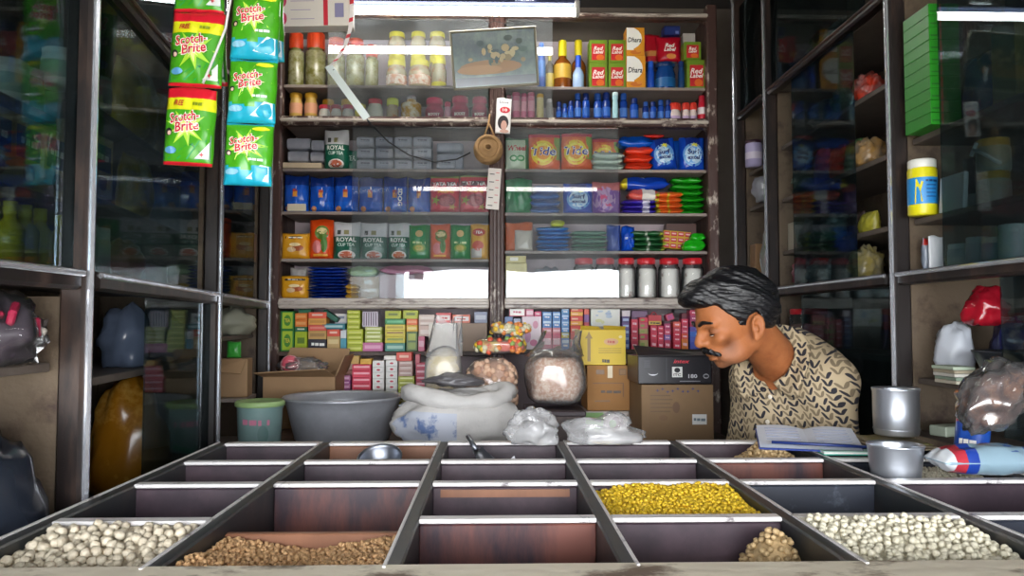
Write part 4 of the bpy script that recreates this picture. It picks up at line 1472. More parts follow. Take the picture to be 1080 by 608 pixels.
boxcol('striped_box', 'white box with dark vertical stripes on a green and yellow stack', 382, 399, [329], zat(345, Yg), Yg, .07, ['d0c4d0'], d_str)
boxcol('pink_box', 'pink box under the green and yellow stack', 382.5, 404, [361.5], G, Yg, .07, ['c86a9a'], bar('e0a0c0'))
boxcol('soap_box', 'green and yellow stack between striped box and pink box', 385, 403, [357.5, 353, 349, 345], zat(361.5, Yg), Yg, .07, ['a8b83a', 'c8cc7a'], bar('e0e4b0', .3, .7))
boxcol('spice_box', 'yellow stack with teal base and green and lime tops', 406, 427.5, [362, 355, 348.5, 342.5, 336.5], G, Yg, .07, ['3a8a7a', 'd2c22a', 'd8c83a', 'e0cc4a', '2a8a4a'], [bar('a0c8b8'), bar('8a9a2a', .4, .7), bar('8a4a2a', .5, .7), bar('b8a02a'), bar('6ac08a')])
boxcol('lime_box', 'lime box topping the yellow stack with teal base', 406, 423, [328], zat(336.5, Yg), Yg, .07, ['b4bc1e'], bar('6a7a1a', .4, .7, -.3, .3))
boxcol('spice_box', 'green, yellow and orange stack at the end of the lime boxes', 428.5, 440.5, [350, 343, 336.5], G, Yg, .07, ['4a6a2a', 'e0b42a', 'e86a2a'], [lambda f, w, h: f.rect(-w * .35, h * .55, w * .35, h * .9, C('a8b43a'), 1).rect(-w * .35, h * .1, w * .35, h * .45, C('8aa03a'), 1), bar('e8d07a'), bar('f0a06a')])
boxcol('lime_box', 'lime box topping the green, yellow and orange stack', 425, 441, [327.5], zat(336.5, Yg), Yg, .07, ['b4bc1e'], bar('6a7a1a', .4, .7, -.3, .3))
boxcol('pink_box', 'small pink box half hidden by the tall clear bag', 441, 448, [355], G, Yg, .06, ['c85a7a'], bar('e0a8b8'))
boxcol('tan_box', 'white and tan stack above the small pink box', 441.5, 458.5, [343.5, 338, 332], zat(355, Yg), Yg + .01, .07, ['c9ada0', 'd0b8ac', 'd8c4b8'], bar('e4d6cc', .2, .6))


def d_rw(f, w, h):
    f.rect(-w * .42, h * .25, w * .42, h * .75, C('e8dcd8'), 1)
    f.lines(0, h * .5, h * .25, C('c84a4a'), w * .5)


boxcol('red_white_box', 'white box with red edges above the white carton', 459.5, 476, [330], zat(341, Yg), Yg + .01, .07, ['d04a4a'], d_rw)
boxcol('red_white_box', 'orange and white box beside the red-edged one', 477, 496, [332], zat(341, Yg), Yg + .01, .07, ['d86a4a'], d_rw)
boxcol('grey_box', 'grey blue packet-like box at the end of the open shelf', 500, 514, [329], zat(341, Yg), Yg + .02, .07, ['8a90a8'], bar('b8bcc8'))
boxcol('white_carton', 'white carton on the open shelf behind the tall clear bag', 452, 481, [341], G, Yg - .02, .12, ['e4dcd0'])
boxcol('brown_carton', 'plain brown carton beside the white carton', 482, 514, [341], G, Yg - .01, .16, ['8a6a4a'])

# right side of the open shelf: a jumble of little pink, red and blue packs
GR = ZS['Rg']


def d_pk(f, w, h):
    f.lines(0, h * .5, h * .35, C('f0d0d8'), w * .5)


boxcol('blue_box', 'blue box at the foot of the centre post', 532, 541, [334], GR, Yg, .06, ['5a76a8'], bar('c0c8e0', .5, .8))
boxcol('grey_blue_box', 'pale grey blue box beside the centre post', 541.5, 549.5, [336], GR, Yg, .06, ['9aa4bc'], bar('c8ccd8', .5, .9))
boxcol('white_pink_box', 'white box with pink border on top of blue boxes', 537, 554, [324.5], zat(334, Yg), Yg, .06, ['d04a6a'], lambda f, w, h: f.rect(-w * .46, h * .1, w * .46, h * .9, WHT, 1).lines(0, h * .5, h * .3, C('d06a80'), w * .5))
boxcol('pink_box', 'small upright pink and white box', 554.5, 563, [325.5], zat(334, Yg), Yg, .06, ['d87a94'], bar('ecc8d2', .2, .7))
boxcol('pink_box', 'small deep pink box beside the blue grid', 563.5, 571, [328.5], zat(334, Yg), Yg, .06, ['c83a6a'], d_pk)
boxcol('white_pink_box', 'large white box with pink pattern, below the small pink boxes', 550.5, 571, [334], GR, Yg - .005, .07, ['e8d4dc'], lambda f, w, h: f.disc(-w * .2, h * .4, w * .16, h * .2, C('c88ab0')).disc(w * .2, h * .75, w * .14, h * .12, C('d890a8')).disc(w * .1, h * .2, w * .2, h * .1, C('d06a94')))
BL_ = ['4a80c0', '5a90c8']


def d_bl(f, w, h):
    f.rect(-w * .4, h * .55, w * .4, h * .85, C('b8d0e4'), 1)
    f.lines(0, h * .35, h * .25, WHT, w * .5)


for (a, b, w_) in ((572, 582, 'first'), (582.5, 591.5, 'second')):
    boxcol('blue_box', w_ + ' short column of blue boxes with a pink base', a, b, [352, 346, 337.5, 329], GR, Yg, .06, ['d05a74', 'd8808a', '4a80c0', '4a84c4'], [bar('e8b8c0'), bar('e8b8c0'), d_bl, d_bl])
boxcol('blue_box', 'tall blue column beside the red and orange stack', 592, 600.5, [357, 351, 345, 338.5, 331.5, 324], GR, Yg, .06, ['3a74b8', 'c8b84a', '4a84c4', '5a94cc', '4a84c4', '5a90c0'], d_bl)
boxcol('red_box', 'red and orange stack', 601.5, 615, [352, 343.5, 339, 333.5, 329, 324], GR, Yg, .06, ['d0402a', 'd8402a', 'e8a02a', 'd8382a', 'e8a83a', 'e0503a'], bar('f0c0a0', .3, .6, -.4, .1))
boxcol('red_box', 'narrow red and violet stack next to the red and orange one', 616, 621.5, [348, 340, 332, 326], GR, Yg, .06, ['7a6ab0', 'd0505a', '8a5a9a', 'e0604a'], None)


def d_map(f, w, h):
    rr = random.Random(5)
    for i in range(7):
        f.disc(w * rr.uniform(-.4, .4), h * rr.uniform(.15, .85), w * rr.uniform(.04, .12), h * rr.uniform(.04, .1), C(rr.choice(['b8c8d8', 'd8d8a0', 'a8b8d0'])))


boxcol('white_carton', 'plain grey carton under the white and blue patterned box', 623, 654, [344.5], GR, Yg + .01, .10, ['9a948c'])
boxcol('white_carton', 'white box with faint blue and yellow pattern', 623, 654, [324.5], zat(344.5, Yg), Yg, .07, ['e6e6dc'], d_map)
PKL = ['c82a4a', 'd83a54']


def d_tiny(f, w, h):
    f.lines(0, h * .5, h * .4, C('f0c8d0'), w * .55)


boxcol('blue_pack', 'blue and violet column beside the patterned white box', 656, 664, [361, 354, 347, 341, 334], GR, Yg, .05, ['3a5aa8', '4a6ab0', '5a5a9a', '6a4a8a', '5a4a80'], bar('a8b8d8'))
boxcol('white_pack', 'pale pack on top of the blue and violet column', 656, 665, [327.5], zat(334, Yg), Yg, .05, ['d8ccd0'])
boxcol('violet_pack', 'dull violet pack behind the red packs', 666, 683, [328], zat(335, Yg + .06), Yg + .06, .05, ['7a5a7a'])
boxcol('violet_pack', 'dark plinth of violet packs behind the red packs', 666, 683, [335], GR, Yg + .06, .05, ['5a3a5a'])
boxcol('red_pack', 'red column next to the blue and violet one', 665.5, 673, [360, 353.5, 346, 337], GR, Yg, .05, PKL, d_tiny)
boxcol('red_pack', 'red and pale green column', 674, 683.5, [359, 352.5, 347, 340.5, 335], GR, Yg, .05, ['b8a86a', 'c83a5a', 'b0a060', 'd05a6a', 'd82a48'], bar('8aa04a', .3, .7, -.35, .1))
boxcol('red_pack', 'red column below the gold-labelled hanging pack', 686, 693, [358, 351, 343.5], GR, Yg, .05, PKL, d_tiny)
boxcol('red_pack', 'red column, fourth among the little red packs', 693.5, 700, [360, 354.5, 349, 344], GR, Yg - .01, .05, PKL, d_tiny)
boxcol('gold_pack', 'red pack with black letters on gold and a looped top', 683.5, 698, [332.5], zat(343.5, Yg), Yg, .05, ['c02a3a'], lambda f, w, h: f.rect(-w * .46, h * .05, w * .46, h * .42, C('c8a83a'), 1).lines(0, h * .23, h * .2, BLK, w * .7))
lp = MB()
lp.tube([(.012 * math.cos(a), 0, .014 * math.sin(a)) for a in [math.pi * k / 8 for k in range(9)]], .0025, C('c02a3a'))
lo_ = lp.build('loop', None, (0, 0, 0))
_gp = [o for o in COL.objects if o.name == 'gold_pack'][0]
lo_.parent = _gp
lo_.location = (0, 0, zat(332.5, Yg) - zat(343.5, Yg) - .001)
boxcol('red_pack', 'pink red column beside white-topped packs', 700.5, 707.5, [359, 353.5, 347.5, 341.5], GR, Yg, .05, ['c83a5a', '8a6ab0', 'd04a6a', 'b83a6a'], d_tiny)
boxcol('red_pack', 'tallest red column with white letters', 710, 718, [361, 355.5, 350.5, 345.5, 339.5], GR, Yg, .05, ['d82a48', 'd83a50', 'd82a48', 'd04a5a', 'e05a4a'], d_tiny)
boxcol('red_pack', 'red column with an orange pack in it', 718.5, 726, [358, 352, 347.5, 342, 336.5], GR, Yg, .05, ['e07a2a', 'd8503a', 'd04a6a', 'c83a54', 'd83a5a'], d_tiny)
boxcol('blue_pack', 'blue and violet column close to the man', 727.5, 738, [361, 355.5, 350, 345], GR, Yg, .05, ['3a4ab0', '4a5ab8', '3a6ac0', '5a4aa0'], bar('b8c4e8', .3, .7, .1, .4))
boxcol('magenta_pack', 'magenta packs topping the blue column close to the man', 727.5, 738, [339, 333, 327], zat(345, Yg), Yg, .05, ['b02a5a', 'a83a6a', 'c03a5a'], d_tiny)
tb = MB().box((0, 0, 0), (.035, .05, .03), C('d05a74'), bev=.002)
Face(tb, lambda xx, zz: -.025).rect(-.012, -.01, .012, .01, C('a83a7a'), 1)
tag(tb.build('red_pack', None, (XB(709), Yg + .06, zat(334.5, Yg))), 'small tilted red and pink pack above the tallest red column', 'box').rotation_euler = (0, R(-18), 0)
boxcol('dark_pack', 'block of dark packs carrying the tilted red pack', 700, 717, [338.5], GR, Yg + .055, .06, ['4a2030'])
boxcol('dark_pack', 'dark grey pack lying at the back near the man', 711, 727, [325], zat(330.5, Yg + .06), Yg + .06, .05, ['3a3638'])
boxcol('dark_pack', 'dark red block at the back near the man', 719, 727, [330.5], GR, Yg + .06, .05, ['6a2030'])

# ================================================================== stacks on the platform below that shelf
YL = 3.255
PZT = PZ + .0005


def lowcol(what, p0, p1, tops, cols, draw=None, d=.07, Y=YL, name='soap_box'):
    hpx = (tops[0] - tops[-1]) / max(1, len(tops) - 1) if len(tops) > 1 else 7
    ybot = 340 + (1.2 - PZ) * 800 / Y
    full = []
    n = max(1, int(round((ybot - tops[0]) / hpx)))
    full = [ybot + (tops[0] - ybot) * (k + 1) / n for k in range(n)][:-1] + list(tops)
    c = [cols[0]] * (len(full) - len(tops)) + list((cols * 10)[:len(tops)])
    boxcol(name, what, p0, p1, full, PZT, Y, d, c, draw)


def d_soap(f, w, h):
    f.rect(-w * .36, h * .2, w * .36, h * .8, C('e4e0dc'), 1)
    f.disc(0, h * .45, w * .16, h * .18, C('c03a4a'))


lowcol('purple and pink stack beside the opened carton', 354, 370, [410, 405.5, 401, 396], ['8a3a7a', 'a8688a'], bar('c8a0b8', .3, .6))
lowcol('bright crimson soap stack', 371.5, 391.5, [411, 404.5, 398, 391, 384.5], ['d0284a', 'd8304e'], bar('f0a8b4', .45, .75, -.42, .42))
lowcol('white rounded soap stack beside the crimson one', 393, 405.5, [411, 405, 399, 393, 387, 380.5], ['d8d4d0', 'e4e0dc'], d_soap)
lowcol('white rounded soap stack beside the lime one', 407, 419.5, [411, 405, 399, 392.5, 386, 380], ['d8d4d0', 'e4e0dc'], d_soap)
lowcol('lime soap stack beside the white soap stacks', 420, 437.5, [411, 406.5, 402, 397], ['a8b02a', 'b8bc3a'], bar('e0e4a0', .4, .75))
boxcol('soap_box', 'tan pink trio on the low lime stack', 420.5, 435.5, [391.5, 386, 381], zat(397, YL), YL, .07, ['c09a90', 'c8a49a'], bar('dcc8c0', .4, .8))
boxcol('soap_box', 'orange-red box topping the tan pink trio', 418, 434.5, [372], zat(381, YL), YL, .07, ['d8402a'], bar('f0b8a0', .4, .7, -.3, .3))
lowcol('pink red stack half hidden by the tall clear bag', 438.5, 450, [408, 402, 396, 389, 383], ['d03a5a', 'c84a60'], bar('ecb0bc', .4, .7))
boxcol('soap_box', 'narrow pink box topping the pink red stack', 438, 443, [374], zat(383, YL), YL, .06, ['d05a6a'])
boxcol('soap_box', 'white box topping the white soap stacks', 405, 418, [375.5], zat(380, YL) + .001, YL + .02, .05, ['e0dad4'])
boxcol('soap_box', 'dull yellow box crowning the crimson soap stack', 380, 392, [378.5], zat(384.5, YL), YL + .01, .06, ['d0a02a'])
lowcol('tan and brown stack behind the purple one', 358, 379, [390, 384, 375.5], ['8a5a4a', 'c0a090', 'c8a45a'], None, Y=YL + .075, d=.05)

# ---- opened carton with flaps
x0, x1 = P(277, 420, 3.06).x, P(353, 420, 3.06).x
zt = zat(397, 3.06)
oc = empty('open_carton', ((x0 + x1) / 2, 3.18, PZ + .001), 'large opened brown carton with its flaps spread, behind the green-lidded bucket', 'carton')
W_, H_, D_ = x1 - x0, zt - PZ, .23
t_ = .005
MB().box((0, -D_ / 2, H_ / 2), (W_, t_, H_), CARD).box((0, D_ / 2, H_ / 2), (W_, t_, H_), CARD).box((-W_ / 2 + t_ / 2, 0, H_ / 2), (t_, D_ - t_, H_), CARD).box((W_ / 2 - t_ / 2, 0, H_ / 2), (t_, D_ - t_, H_), CARD).box((0, 0, t_ / 2), (W_ - 2 * t_, D_ - t_, t_), CARD).build('body', oc)


def flap(pts, parent, name='flap', m=CARD, th=.004):
    a = [Vector(p) for p in pts]
    n = (a[1] - a[0]).cross(a[2] - a[0]).normalized() * th
    vs = a + [p + n for p in a]
    k = len(a)
    MB().add(vs, [list(range(k))[::-1], list(range(k, 2 * k))] + [[i, (i + 1) % k, k + (i + 1) % k, k + i] for i in range(k)], m).build(name, parent)


flap([(-W_ / 2, D_ / 2, H_), (W_ / 2, D_ / 2, H_), (W_ / 2 + .01, D_ / 2 + .03, H_ + .10), (-W_ / 2 + .04, D_ / 2 + .03, H_ + .105)], oc)
flap([(-W_ / 2, -D_ / 2, H_), (W_ / 2, -D_ / 2, H_), (W_ / 2 - .02, -D_ / 2 - .09, H_ + .035), (-W_ / 2 - .01, -D_ / 2 - .09, H_ + .02)], oc)
flap([(W_ / 2, -D_ / 2, H_), (W_ / 2, D_ / 2, H_), (W_ / 2 + .03, D_ / 2, H_ + .08), (W_ / 2 + .03, -D_ / 2 + .02, H_ + .08)], oc)
# wrapped ball on the flap
cp = P(306, 380, 3.1)
bw = empty('wrapped_sweets', (cp.x, 3.10, zt + .016), 'pink striped ball in clear film sitting on the opened carton', 'sweets')
m_ = MB()
blob(m_, (0, 0, .03), (.034, .032, .036), C('d05a6a', .35), 81, .05, 2)
for k in range(4):
    m_.tube([(.036 * math.cos(a), .034 * math.sin(a) * math.cos(k * .8), .03 + .037 * math.sin(a) * math.sin(k * .8 + .3)) for a in [2 * math.pi * q / 16 for q in range(17)]], .0025, C('e8b8b8', .35), cap=False)
m_.build('ball', bw)
m_ = MB()
blob(m_, (.05, 0, .022), (.10, .05, .03), FILM, 82, .35, 2.4)
m_.build('film', bw)
# carton in the dark corner with a green packet
cq = P(262, 380, 2.85)
c2 = empty('open_carton', (-.972, 2.86, .995), 'small brown carton standing upright in the corner bay, under the white carrier bag', 'carton', rz=LANG)
MB().box((0, 0, -.0), (.13, .10, .14), CARD, bev=.002).build('body', c2)
flap([(-.06, -.05, .07), (.06, -.05, .07), (.05, -.10, .02), (-.055, -.11, .03)], c2)
shs = MB().box((0, 0, 0), (.17, .2, .012), SHELFWOOD)
tag(shs.build('board', None, (-.985, 2.86, .918), (0, 0, LANG)), 'loose board carrying the small upright carton in the corner bay', 'board')
gp, _f = pouch(.05, .06, .03, C('3a9a3a', .3), seed=83)
tag(gp.build('green_packet', None, (-.965, 2.86, 1.067)), 'small bright green packet on top of the small upright carton', 'packet')

# ---- bucket with lid
bk = P(274, 445, 2.58)
b_ = empty('bucket', (bk.x, 2.58, PZ + .001), 'translucent bucket with pale green lid behind the counter', 'bucket')
hB = zat(424, 2.58) - PZ
PLB = mat('cloudy_bucket_plastic', hexc('7e9a98'), .3, var=.25, vscale=6)
mb_ = MB().lathe([(.001, 0), (.066, 0), (.068, .01), (.074, hB * .9), (.075, hB * .96)], PLB, n=32)


def fb(xx, zz):
    r_ = .068 + .006 * zz / hB
    return -math.sqrt(max(1e-9, r_ * r_ - min(xx * xx, r_ * r_ * .96))) - .0006


fc = Face(mb_, fb)
fc.lines(.006, hB * .62, .026, C('c87a94'), .085)
fc.disc(.03, hB * .36, .016, .03, C('5a7a78'))
for k in range(5):
    fc.disc(-.05 + .022 * k, .014 + .008 * math.sin(k * 2.1), .014, .008, C('2a8a6a'))
mb_.build('body', b_)
MB().lathe([(.078, hB * .92), (.081, hB * .93), (.081, hB), (.076, hB + .006), (.07, hB + .003), (.001, hB + .003)], C('9ab87a', .4), n=32).build('lid', b_)

# ---- big aluminium basin
bs = P(362, 430, 2.78)
zr = zat(420, 2.78)
ba = empty('basin', (bs.x, 2.78, PZ + .001), 'large dented aluminium basin behind the counter', 'basin')
hz = zr - PZ
RB = 61 / 800 * 2.78
BASM = mat('dark_basin_metal', hexc('c4c6ce'), .40, metal=.5, var=.35, vscale=7)
MB().lathe([(.001, .004), (RB * .76, .0), (RB * .80, .01), (RB * .93, hz * .8), (RB * .965, hz * .95), (RB * 1.0, hz), (RB * 1.02, hz + .004), (RB * 1.0, hz + .010), (RB * .95, hz + .004), (RB * .91, hz * .82), (RB * .77, .02), (.001, .014)], BASM, n=48).build('bowl', ba)
for s_ in (-1, 1):
    MB().tube([(s_ * RB * .97, -.04, hz * .82), (s_ * RB * 1.08, -.03, hz * .86), (s_ * RB * 1.08, .03, hz * .86), (s_ * RB * .97, .04, hz * .82)], .006, BASM).build('handle', ba)
m_ = MB()
blob(m_, (0, 0, hz - .035), (RB * .62, RB * .45, .022), FILM, 91, .25, 2.4)
o_ = m_.build('plastic_sheet', None, (bs.x + .02, 2.78, PZ))
tag(o_, 'crumpled clear plastic lying in the aluminium basin', 'plastic sheet')

# ---- white woven sack with rolled rim
sk = P(483, 440, 2.56)
SACKM = mat('white_sack', hexc('dcd8d4'), .6, var=.18, vscale=9, bump=.25, bscale=120)
SACKB = mat('white_sack_print', hexc('c8ccd8'), .6, var=1, col2=hexc('6a80b0'), vscale=9, thr=(.5, .58), bump=.2)
sa = empty('sack', (sk.x, 2.60, PZ + .001), 'fat white woven sack with rolled-down mouth and faint blue print', 'sack')
hs = zat(415, 2.56) - PZ
m_ = MB()
blob(m_, (0, 0, hs * .47), (.205, .13, hs * .56), SACKM, 93, .10, 2.3, n=44, flat=.84, zone=lambda a, t: SACKB if (math.pi * 1.12 < a < math.pi * 1.48 and .3 < t < .62) else SACKM, ridged=True)
m_.build('body', sa)
m_ = MB()
vs, fs = [], []
NA, NB = 48, 10
for i in range(NA):
    a = 2 * math.pi * i / NA
    rr_ = .030 * (1 + .3 * mnoise.noise(Vector((math.cos(a) * 2, math.sin(a) * 2, .3))))
    for j in range(NB):
        b = 2 * math.pi * j / NB
        k = 1 + .10 * mnoise.noise(Vector((math.cos(a) * 5, math.sin(a) * 5, j * .7)))
        vs.append(((.165 + rr_ * math.cos(b)) * math.cos(a) * k, (.095 + rr_ * math.cos(b)) * math.sin(a) * k, hs * .93 + rr_ * .95 * math.sin(b) + .015 * math.sin(2 * a + 1)))
for i in range(NA):
    for j in range(NB):
        fs.append([i * NB + j, ((i + 1) % NA) * NB + j, ((i + 1) % NA) * NB + (j + 1) % NB, i * NB + (j + 1) % NB])
m_.add(vs, fs, SACKM, True)
m_.build('rolled_mouth', sa)
m_ = MB()
blob(m_, (0, 0, 0), (.085, .055, .022), C('5d5a5c', .3), 95, .3, 2.2)
tag(m_.build('grey_bag', None, (P(480, 400, 2.56).x, 2.59, PZ + hs * 1.06 + .030)), 'dark grey plastic bag lying in the mouth of the white sack', 'bag')
m_ = MB()
blob(m_, (0, 0, .018), (.05, .05, .022), SACKM, 96, .3, 3, flat=.8)
blob(m_, (.012, 0, .03), (.04, .035, .018), SACKM, 99, .3, 3)
tag(m_.build('cloth', None, (P(562, 455, 2.45).x, 2.46, PZ + .0005)), 'crumpled white cloth beside the white sack', 'cloth')


def filledbag(name, label, p0, p1, ptop, pbot, Y, fillm, seed, d=None, neck=True, fillfrac=.62, cat='bag', amp=.07, NK=.22, beads=None, nbead=0, rbead=.01, FILM=FILM):
    x = (P(p0, 380, Y).x + P(p1, 380, Y).x) / 2
    w = P(p1, 380, Y).x - P(p0, 380, Y).x
    zb, zt = zat(pbot, Y), zat(ptop, Y)
    h = zt - zb
    d = d or w * .8
    t = empty(name, (x, Y + d / 2, zb + .001), label, cat)
    hf = h * fillfrac
    m = MB()
    blob(m, (0, 0, hf * .5), (w * .47, d * .44, hf * .5), fillm, seed, amp, 1.6, n=36, flat=.86, sq=.72)
    m.build('contents', t)
    if beads:
        r = random.Random(seed)
        bm_ = MB()
        for k in range(nbead):
            a = r.uniform(math.pi * .95, math.pi * 2.05)
            e = r.uniform(-.75, .95)
            dd = Vector((math.cos(a) * math.sqrt(1 - e * e), math.sin(a) * math.sqrt(1 - e * e), e))
            dd = Vector([math.copysign(abs(t) ** .72, t) for t in dd])
            c = (dd.x * w * .462, dd.y * d * .44, hf * .5 + dd.z * hf * .49)
            blob(bm_, c, (rbead, rbead, rbead), beads[k % len(beads)], k, .06, 1.5, n=8)
        o = bm_.build('surface_pieces', t)
        o['kind'] = 'stuff'
    m = MB()
    blob(m, (0, 0, hf * .51), (w * .492, d * .465, hf * .525), FILM, seed, amp * .8, 1.6, n=36, flat=.86, sq=.72)
    if neck:
        # loose film above the fill
        vs, fs = [], []
        NA, NZ = 36, 7
        rr2 = random.Random(seed)
        for j in range(NZ + 1):
            q = j / NZ
            for i in range(NA):
                a = 2 * math.pi * i / NA
                cr = 1 + .16 * q * math.sin(5 * a + seed) + .08 * math.sin(9 * a + 4 * q)
                sq_ = (1 - NK * math.sin(q * 2.1) - .18 * q) * cr
                vs.append((w * .46 * sq_ * math.cos(a) + w * .10 * q, d * .46 * sq_ * math.sin(a) * (1 - .45 * q), hf * .9 + (h - hf * .9) * q + .02 * q * math.sin(2 * a + seed)))
        for j in range(NZ):
            for i in range(NA):
                fs.append([j * NA + i, j * NA + (i + 1) % NA, (j + 1) * NA + (i + 1) % NA, (j + 1) * NA + i])
        m.add(vs, fs, FILM, True)
    m.build('film', t)
    return t


YELF = mat('yellow_sev', hexc('d8c48a'), .6, var=1, col2=hexc('e8dcc0'), vscale=14, thr=(.42, .6))
filledbag('tall_clear_bag', 'tall clear bag with pale yellow contents behind the white sack', 446, 488, 338, 443, 2.77, YELF, 101, d=.10, fillfrac=.70, NK=.06, FILM=MILKY)
CHK = mat('puffed_balls_pink', hexc('c99c80'), .6, var=.15, vscale=12)
dbx = P(580, 445, 2.62)
DB = C('3a2f33', .5)
db = empty('dark_box', (dbx.x + .026, 2.80, PZ + .001), 'low dark brown box under the bag of puffed grain', 'box')
hd = zat(437, 2.62) - PZ
MB().box((0, 0, hd / 2), (.205, .25, hd), mat('speckled_dark_box', hexc('40332f'), .55, var=1, col2=hexc('5d4d47'), vscale=40, thr=(.5, .7)), bev=.004).build('body', db)
MB().box((0, 0, hd - .008), (.212, .257, .02), DB, bev=.004).build('rim', db)
YBG = 2.72
GRB = mat('puffed_grain', hexc('cba088'), .65, var=1, col2=hexc('e6d0bc'), vscale=70, thr=(.42, .6), bump=.5, bscale=90)
t_ = filledbag('grain_bag', 'big clear bag full of pinkish puffed grain standing on the dark box', 553.5, 621, 352, 429.5, YBG, GRB, 103, d=.19, fillfrac=.77)
t_.location.z = PZ + hd + .007
t_ = filledbag('ball_snack_bag', 'clear bag of round pinkish puffed balls behind the white sack', 490, 547, 377, 443, 2.76, CHK, 105, d=.13, neck=False, fillfrac=.94, beads=[CHK, mat('puffed_balls_pale', hexc('d8b296'), .6)], nbead=95, rbead=.0125)
CHIPS = mat('coloured_fryums', hexc('d8b860'), .5, var=1, col2=hexc('d8502a'), vscale=9, thr=(.48, .58))
CHIP2 = mat('pale_fryums', hexc('d8c090'), .5, var=1, col2=hexc('8aa060'), vscale=9, thr=(.5, .6))
CHIPC = [C('d85a3a', .4), C('e0b83a', .4), C('d8cfb0', .4), C('8aa85a', .4), C('e08a4a', .4)]
zmid = zat(378, 2.84)
t_ = filledbag('fryum_bag', 'lower clear bag of red and yellow snacks resting on the puffed balls', 499, 556, 356, 375, 2.84, CHIPS, 107, d=.14, neck=False, fillfrac=.95, beads=CHIPC, nbead=40, rbead=.011)
t_ = filledbag('fryum_bag', 'upper clear bag of pale yellow snacks leaning on the grain bag', 516, 561, 341, 354.3, 2.86, CHIP2, 109, d=.12, neck=False, fillfrac=.95, beads=[CHIPC[1], CHIPC[2], CHIPC[4]], nbead=36, rbead=.010)

# ---- yellow carton on brown carton on a small printed box
Yc = 2.94


def d_pic(f, w, h):
    f.rect(-w * .46, h * .06, -w * .06, h * .94, C('7aa85a'), 1)
    f.rect(-w * .02, h * .1, w * .46, h * .9, C('d8d0cc'), 1)
    f.disc(w * .24, h * .45, w * .14, h * .3, C('6a2a34'))
    f.disc(w * .14, h * .4, w * .08, h * .2, C('8ab06a'))


carton('printed_box', 'small box printed green and dark red, under the brown carton', 'box', 615, 663, 434, PZ + .0005, Yc, .16, C('b8b0a8'), d_pic)


def d_brown(f, w, h):
    f.rect(w * -.05, h * .72, w * .06, h * .99, C('d8c8a8'), 1)
    f.rect(-w * .3, h * .80, -w * .12, h * .9, C('7a5a3a'), 1)
    f.rect(w * .2, h * .78, w * .36, h * .92, C('7a5a3a'), 1)
    f.rect(w * .22, h * .8, w * .34, h * .9, CARD, 1)
    f.lines(w * .02, h * .42, h * .08, C('4a3624'), w * .44)
    f.rect(-w * .38, h * .6, w * .3, h * .615, C('6a4c30'), 1)
    f.rect(w * .28, h * .3, w * .3, h * .615, C('6a4c30'), 1)
    f.rect(-w * .34, h * .2, w * .0, h * .23, C('7a5a3a'), 1)


zb1 = zat(434, Yc)
carton('brown_carton', 'brown carton with black print, under the yellow carton', 'carton', 619, 667, 385.5, zb1, Yc, .20, mat('brown_carton_card', hexc('a8763e'), .7, var=.2, vscale=4), d_brown)
zb2 = zat(385.5, Yc)


def d_yel(f, w, h):
    A = C('8a6a1a')
    f.rect(-w * .34, h * .1, -w * .27, h * .82, A, 1)
    f.star(-w * .305, h * .82, w * .04, w * .1, 3, A, 1.1, math.pi / 2)
    f.disc(w * .18, h * .66, w * .16, h * .1, C('d0a070'))
    f.lines(w * .18, h * .66, h * .1, C('b8503a'), w * .16)
    for k in range(3):
        f.rect(-w * .1, h * (.34 + .06 * k), w * .4, h * (.355 + .06 * k), A, 1)
    f.lines(w * .06, h * .12, h * .13, C('3a3010'), w * .16)
    f.disc(w * .38, h * .8, w * .04, h * .04, C('f0e0a0'))


yc = carton('yellow_carton', 'yellow carton with brown arrow, topping the brown carton', 'carton', 611.5, 660, 348, zb2, Yc, .19, C('d8b82a', .5), d_yel)
fl = MB()
flapz = zat(348, Yc) - zb2
for (a, b) in ((-.085, -.005), (.005, .085)):
    fl.add([(a, -.09, flapz), (b, -.09, flapz), (b - .01 * (1 if a < 0 else -1), -.075, flapz + .012), (a, -.07, flapz + .016)], [[0, 1, 2, 3]], C('c8a824', .5))
fo = fl.build('flap')
fo.parent = yc

# ---- black carton over brown carton
Yd = 2.70
X0, X1 = P(676, 430, Yd).x, P(752, 430, Yd).x


def d_big(f, w, h):
    for k in range(5):
        f.rect(-w * .38, h * (.52 + .07 * k), -w * (.1 - .03 * (k % 2)), h * (.54 + .07 * k), C('6a5238'), 1)
    f.disc(-w * .02, h * .6, w * .05, h * .1, C('6a4c34'))
    f.disc(-w * .2, h * .42, w * .06, h * .05, C('7a5a3c'))
    f.rect(w * .2, h * .30, w * .40, h * .48, C('d8d8d4'), 1)
    f.lines(w * .3, h * .39, h * .07, C('6a7a80'), w * .16)
    for k in range(9):
        f.star(-w * .28 + w * .07 * k, h * (.9 + .03 * math.sin(k * 2)), w * .01, w * .03, 4, C('3a3a6a'), .8)


o_ = carton('brown_carton', 'wide worn brown carton with a small white sticker, close to the man', 'carton', 676, 752, 406, PZ + .0005, Yd, .24, mat('worn_brown_card', hexc('8a6d4d'), .75, var=.25, vscale=4), d_big)


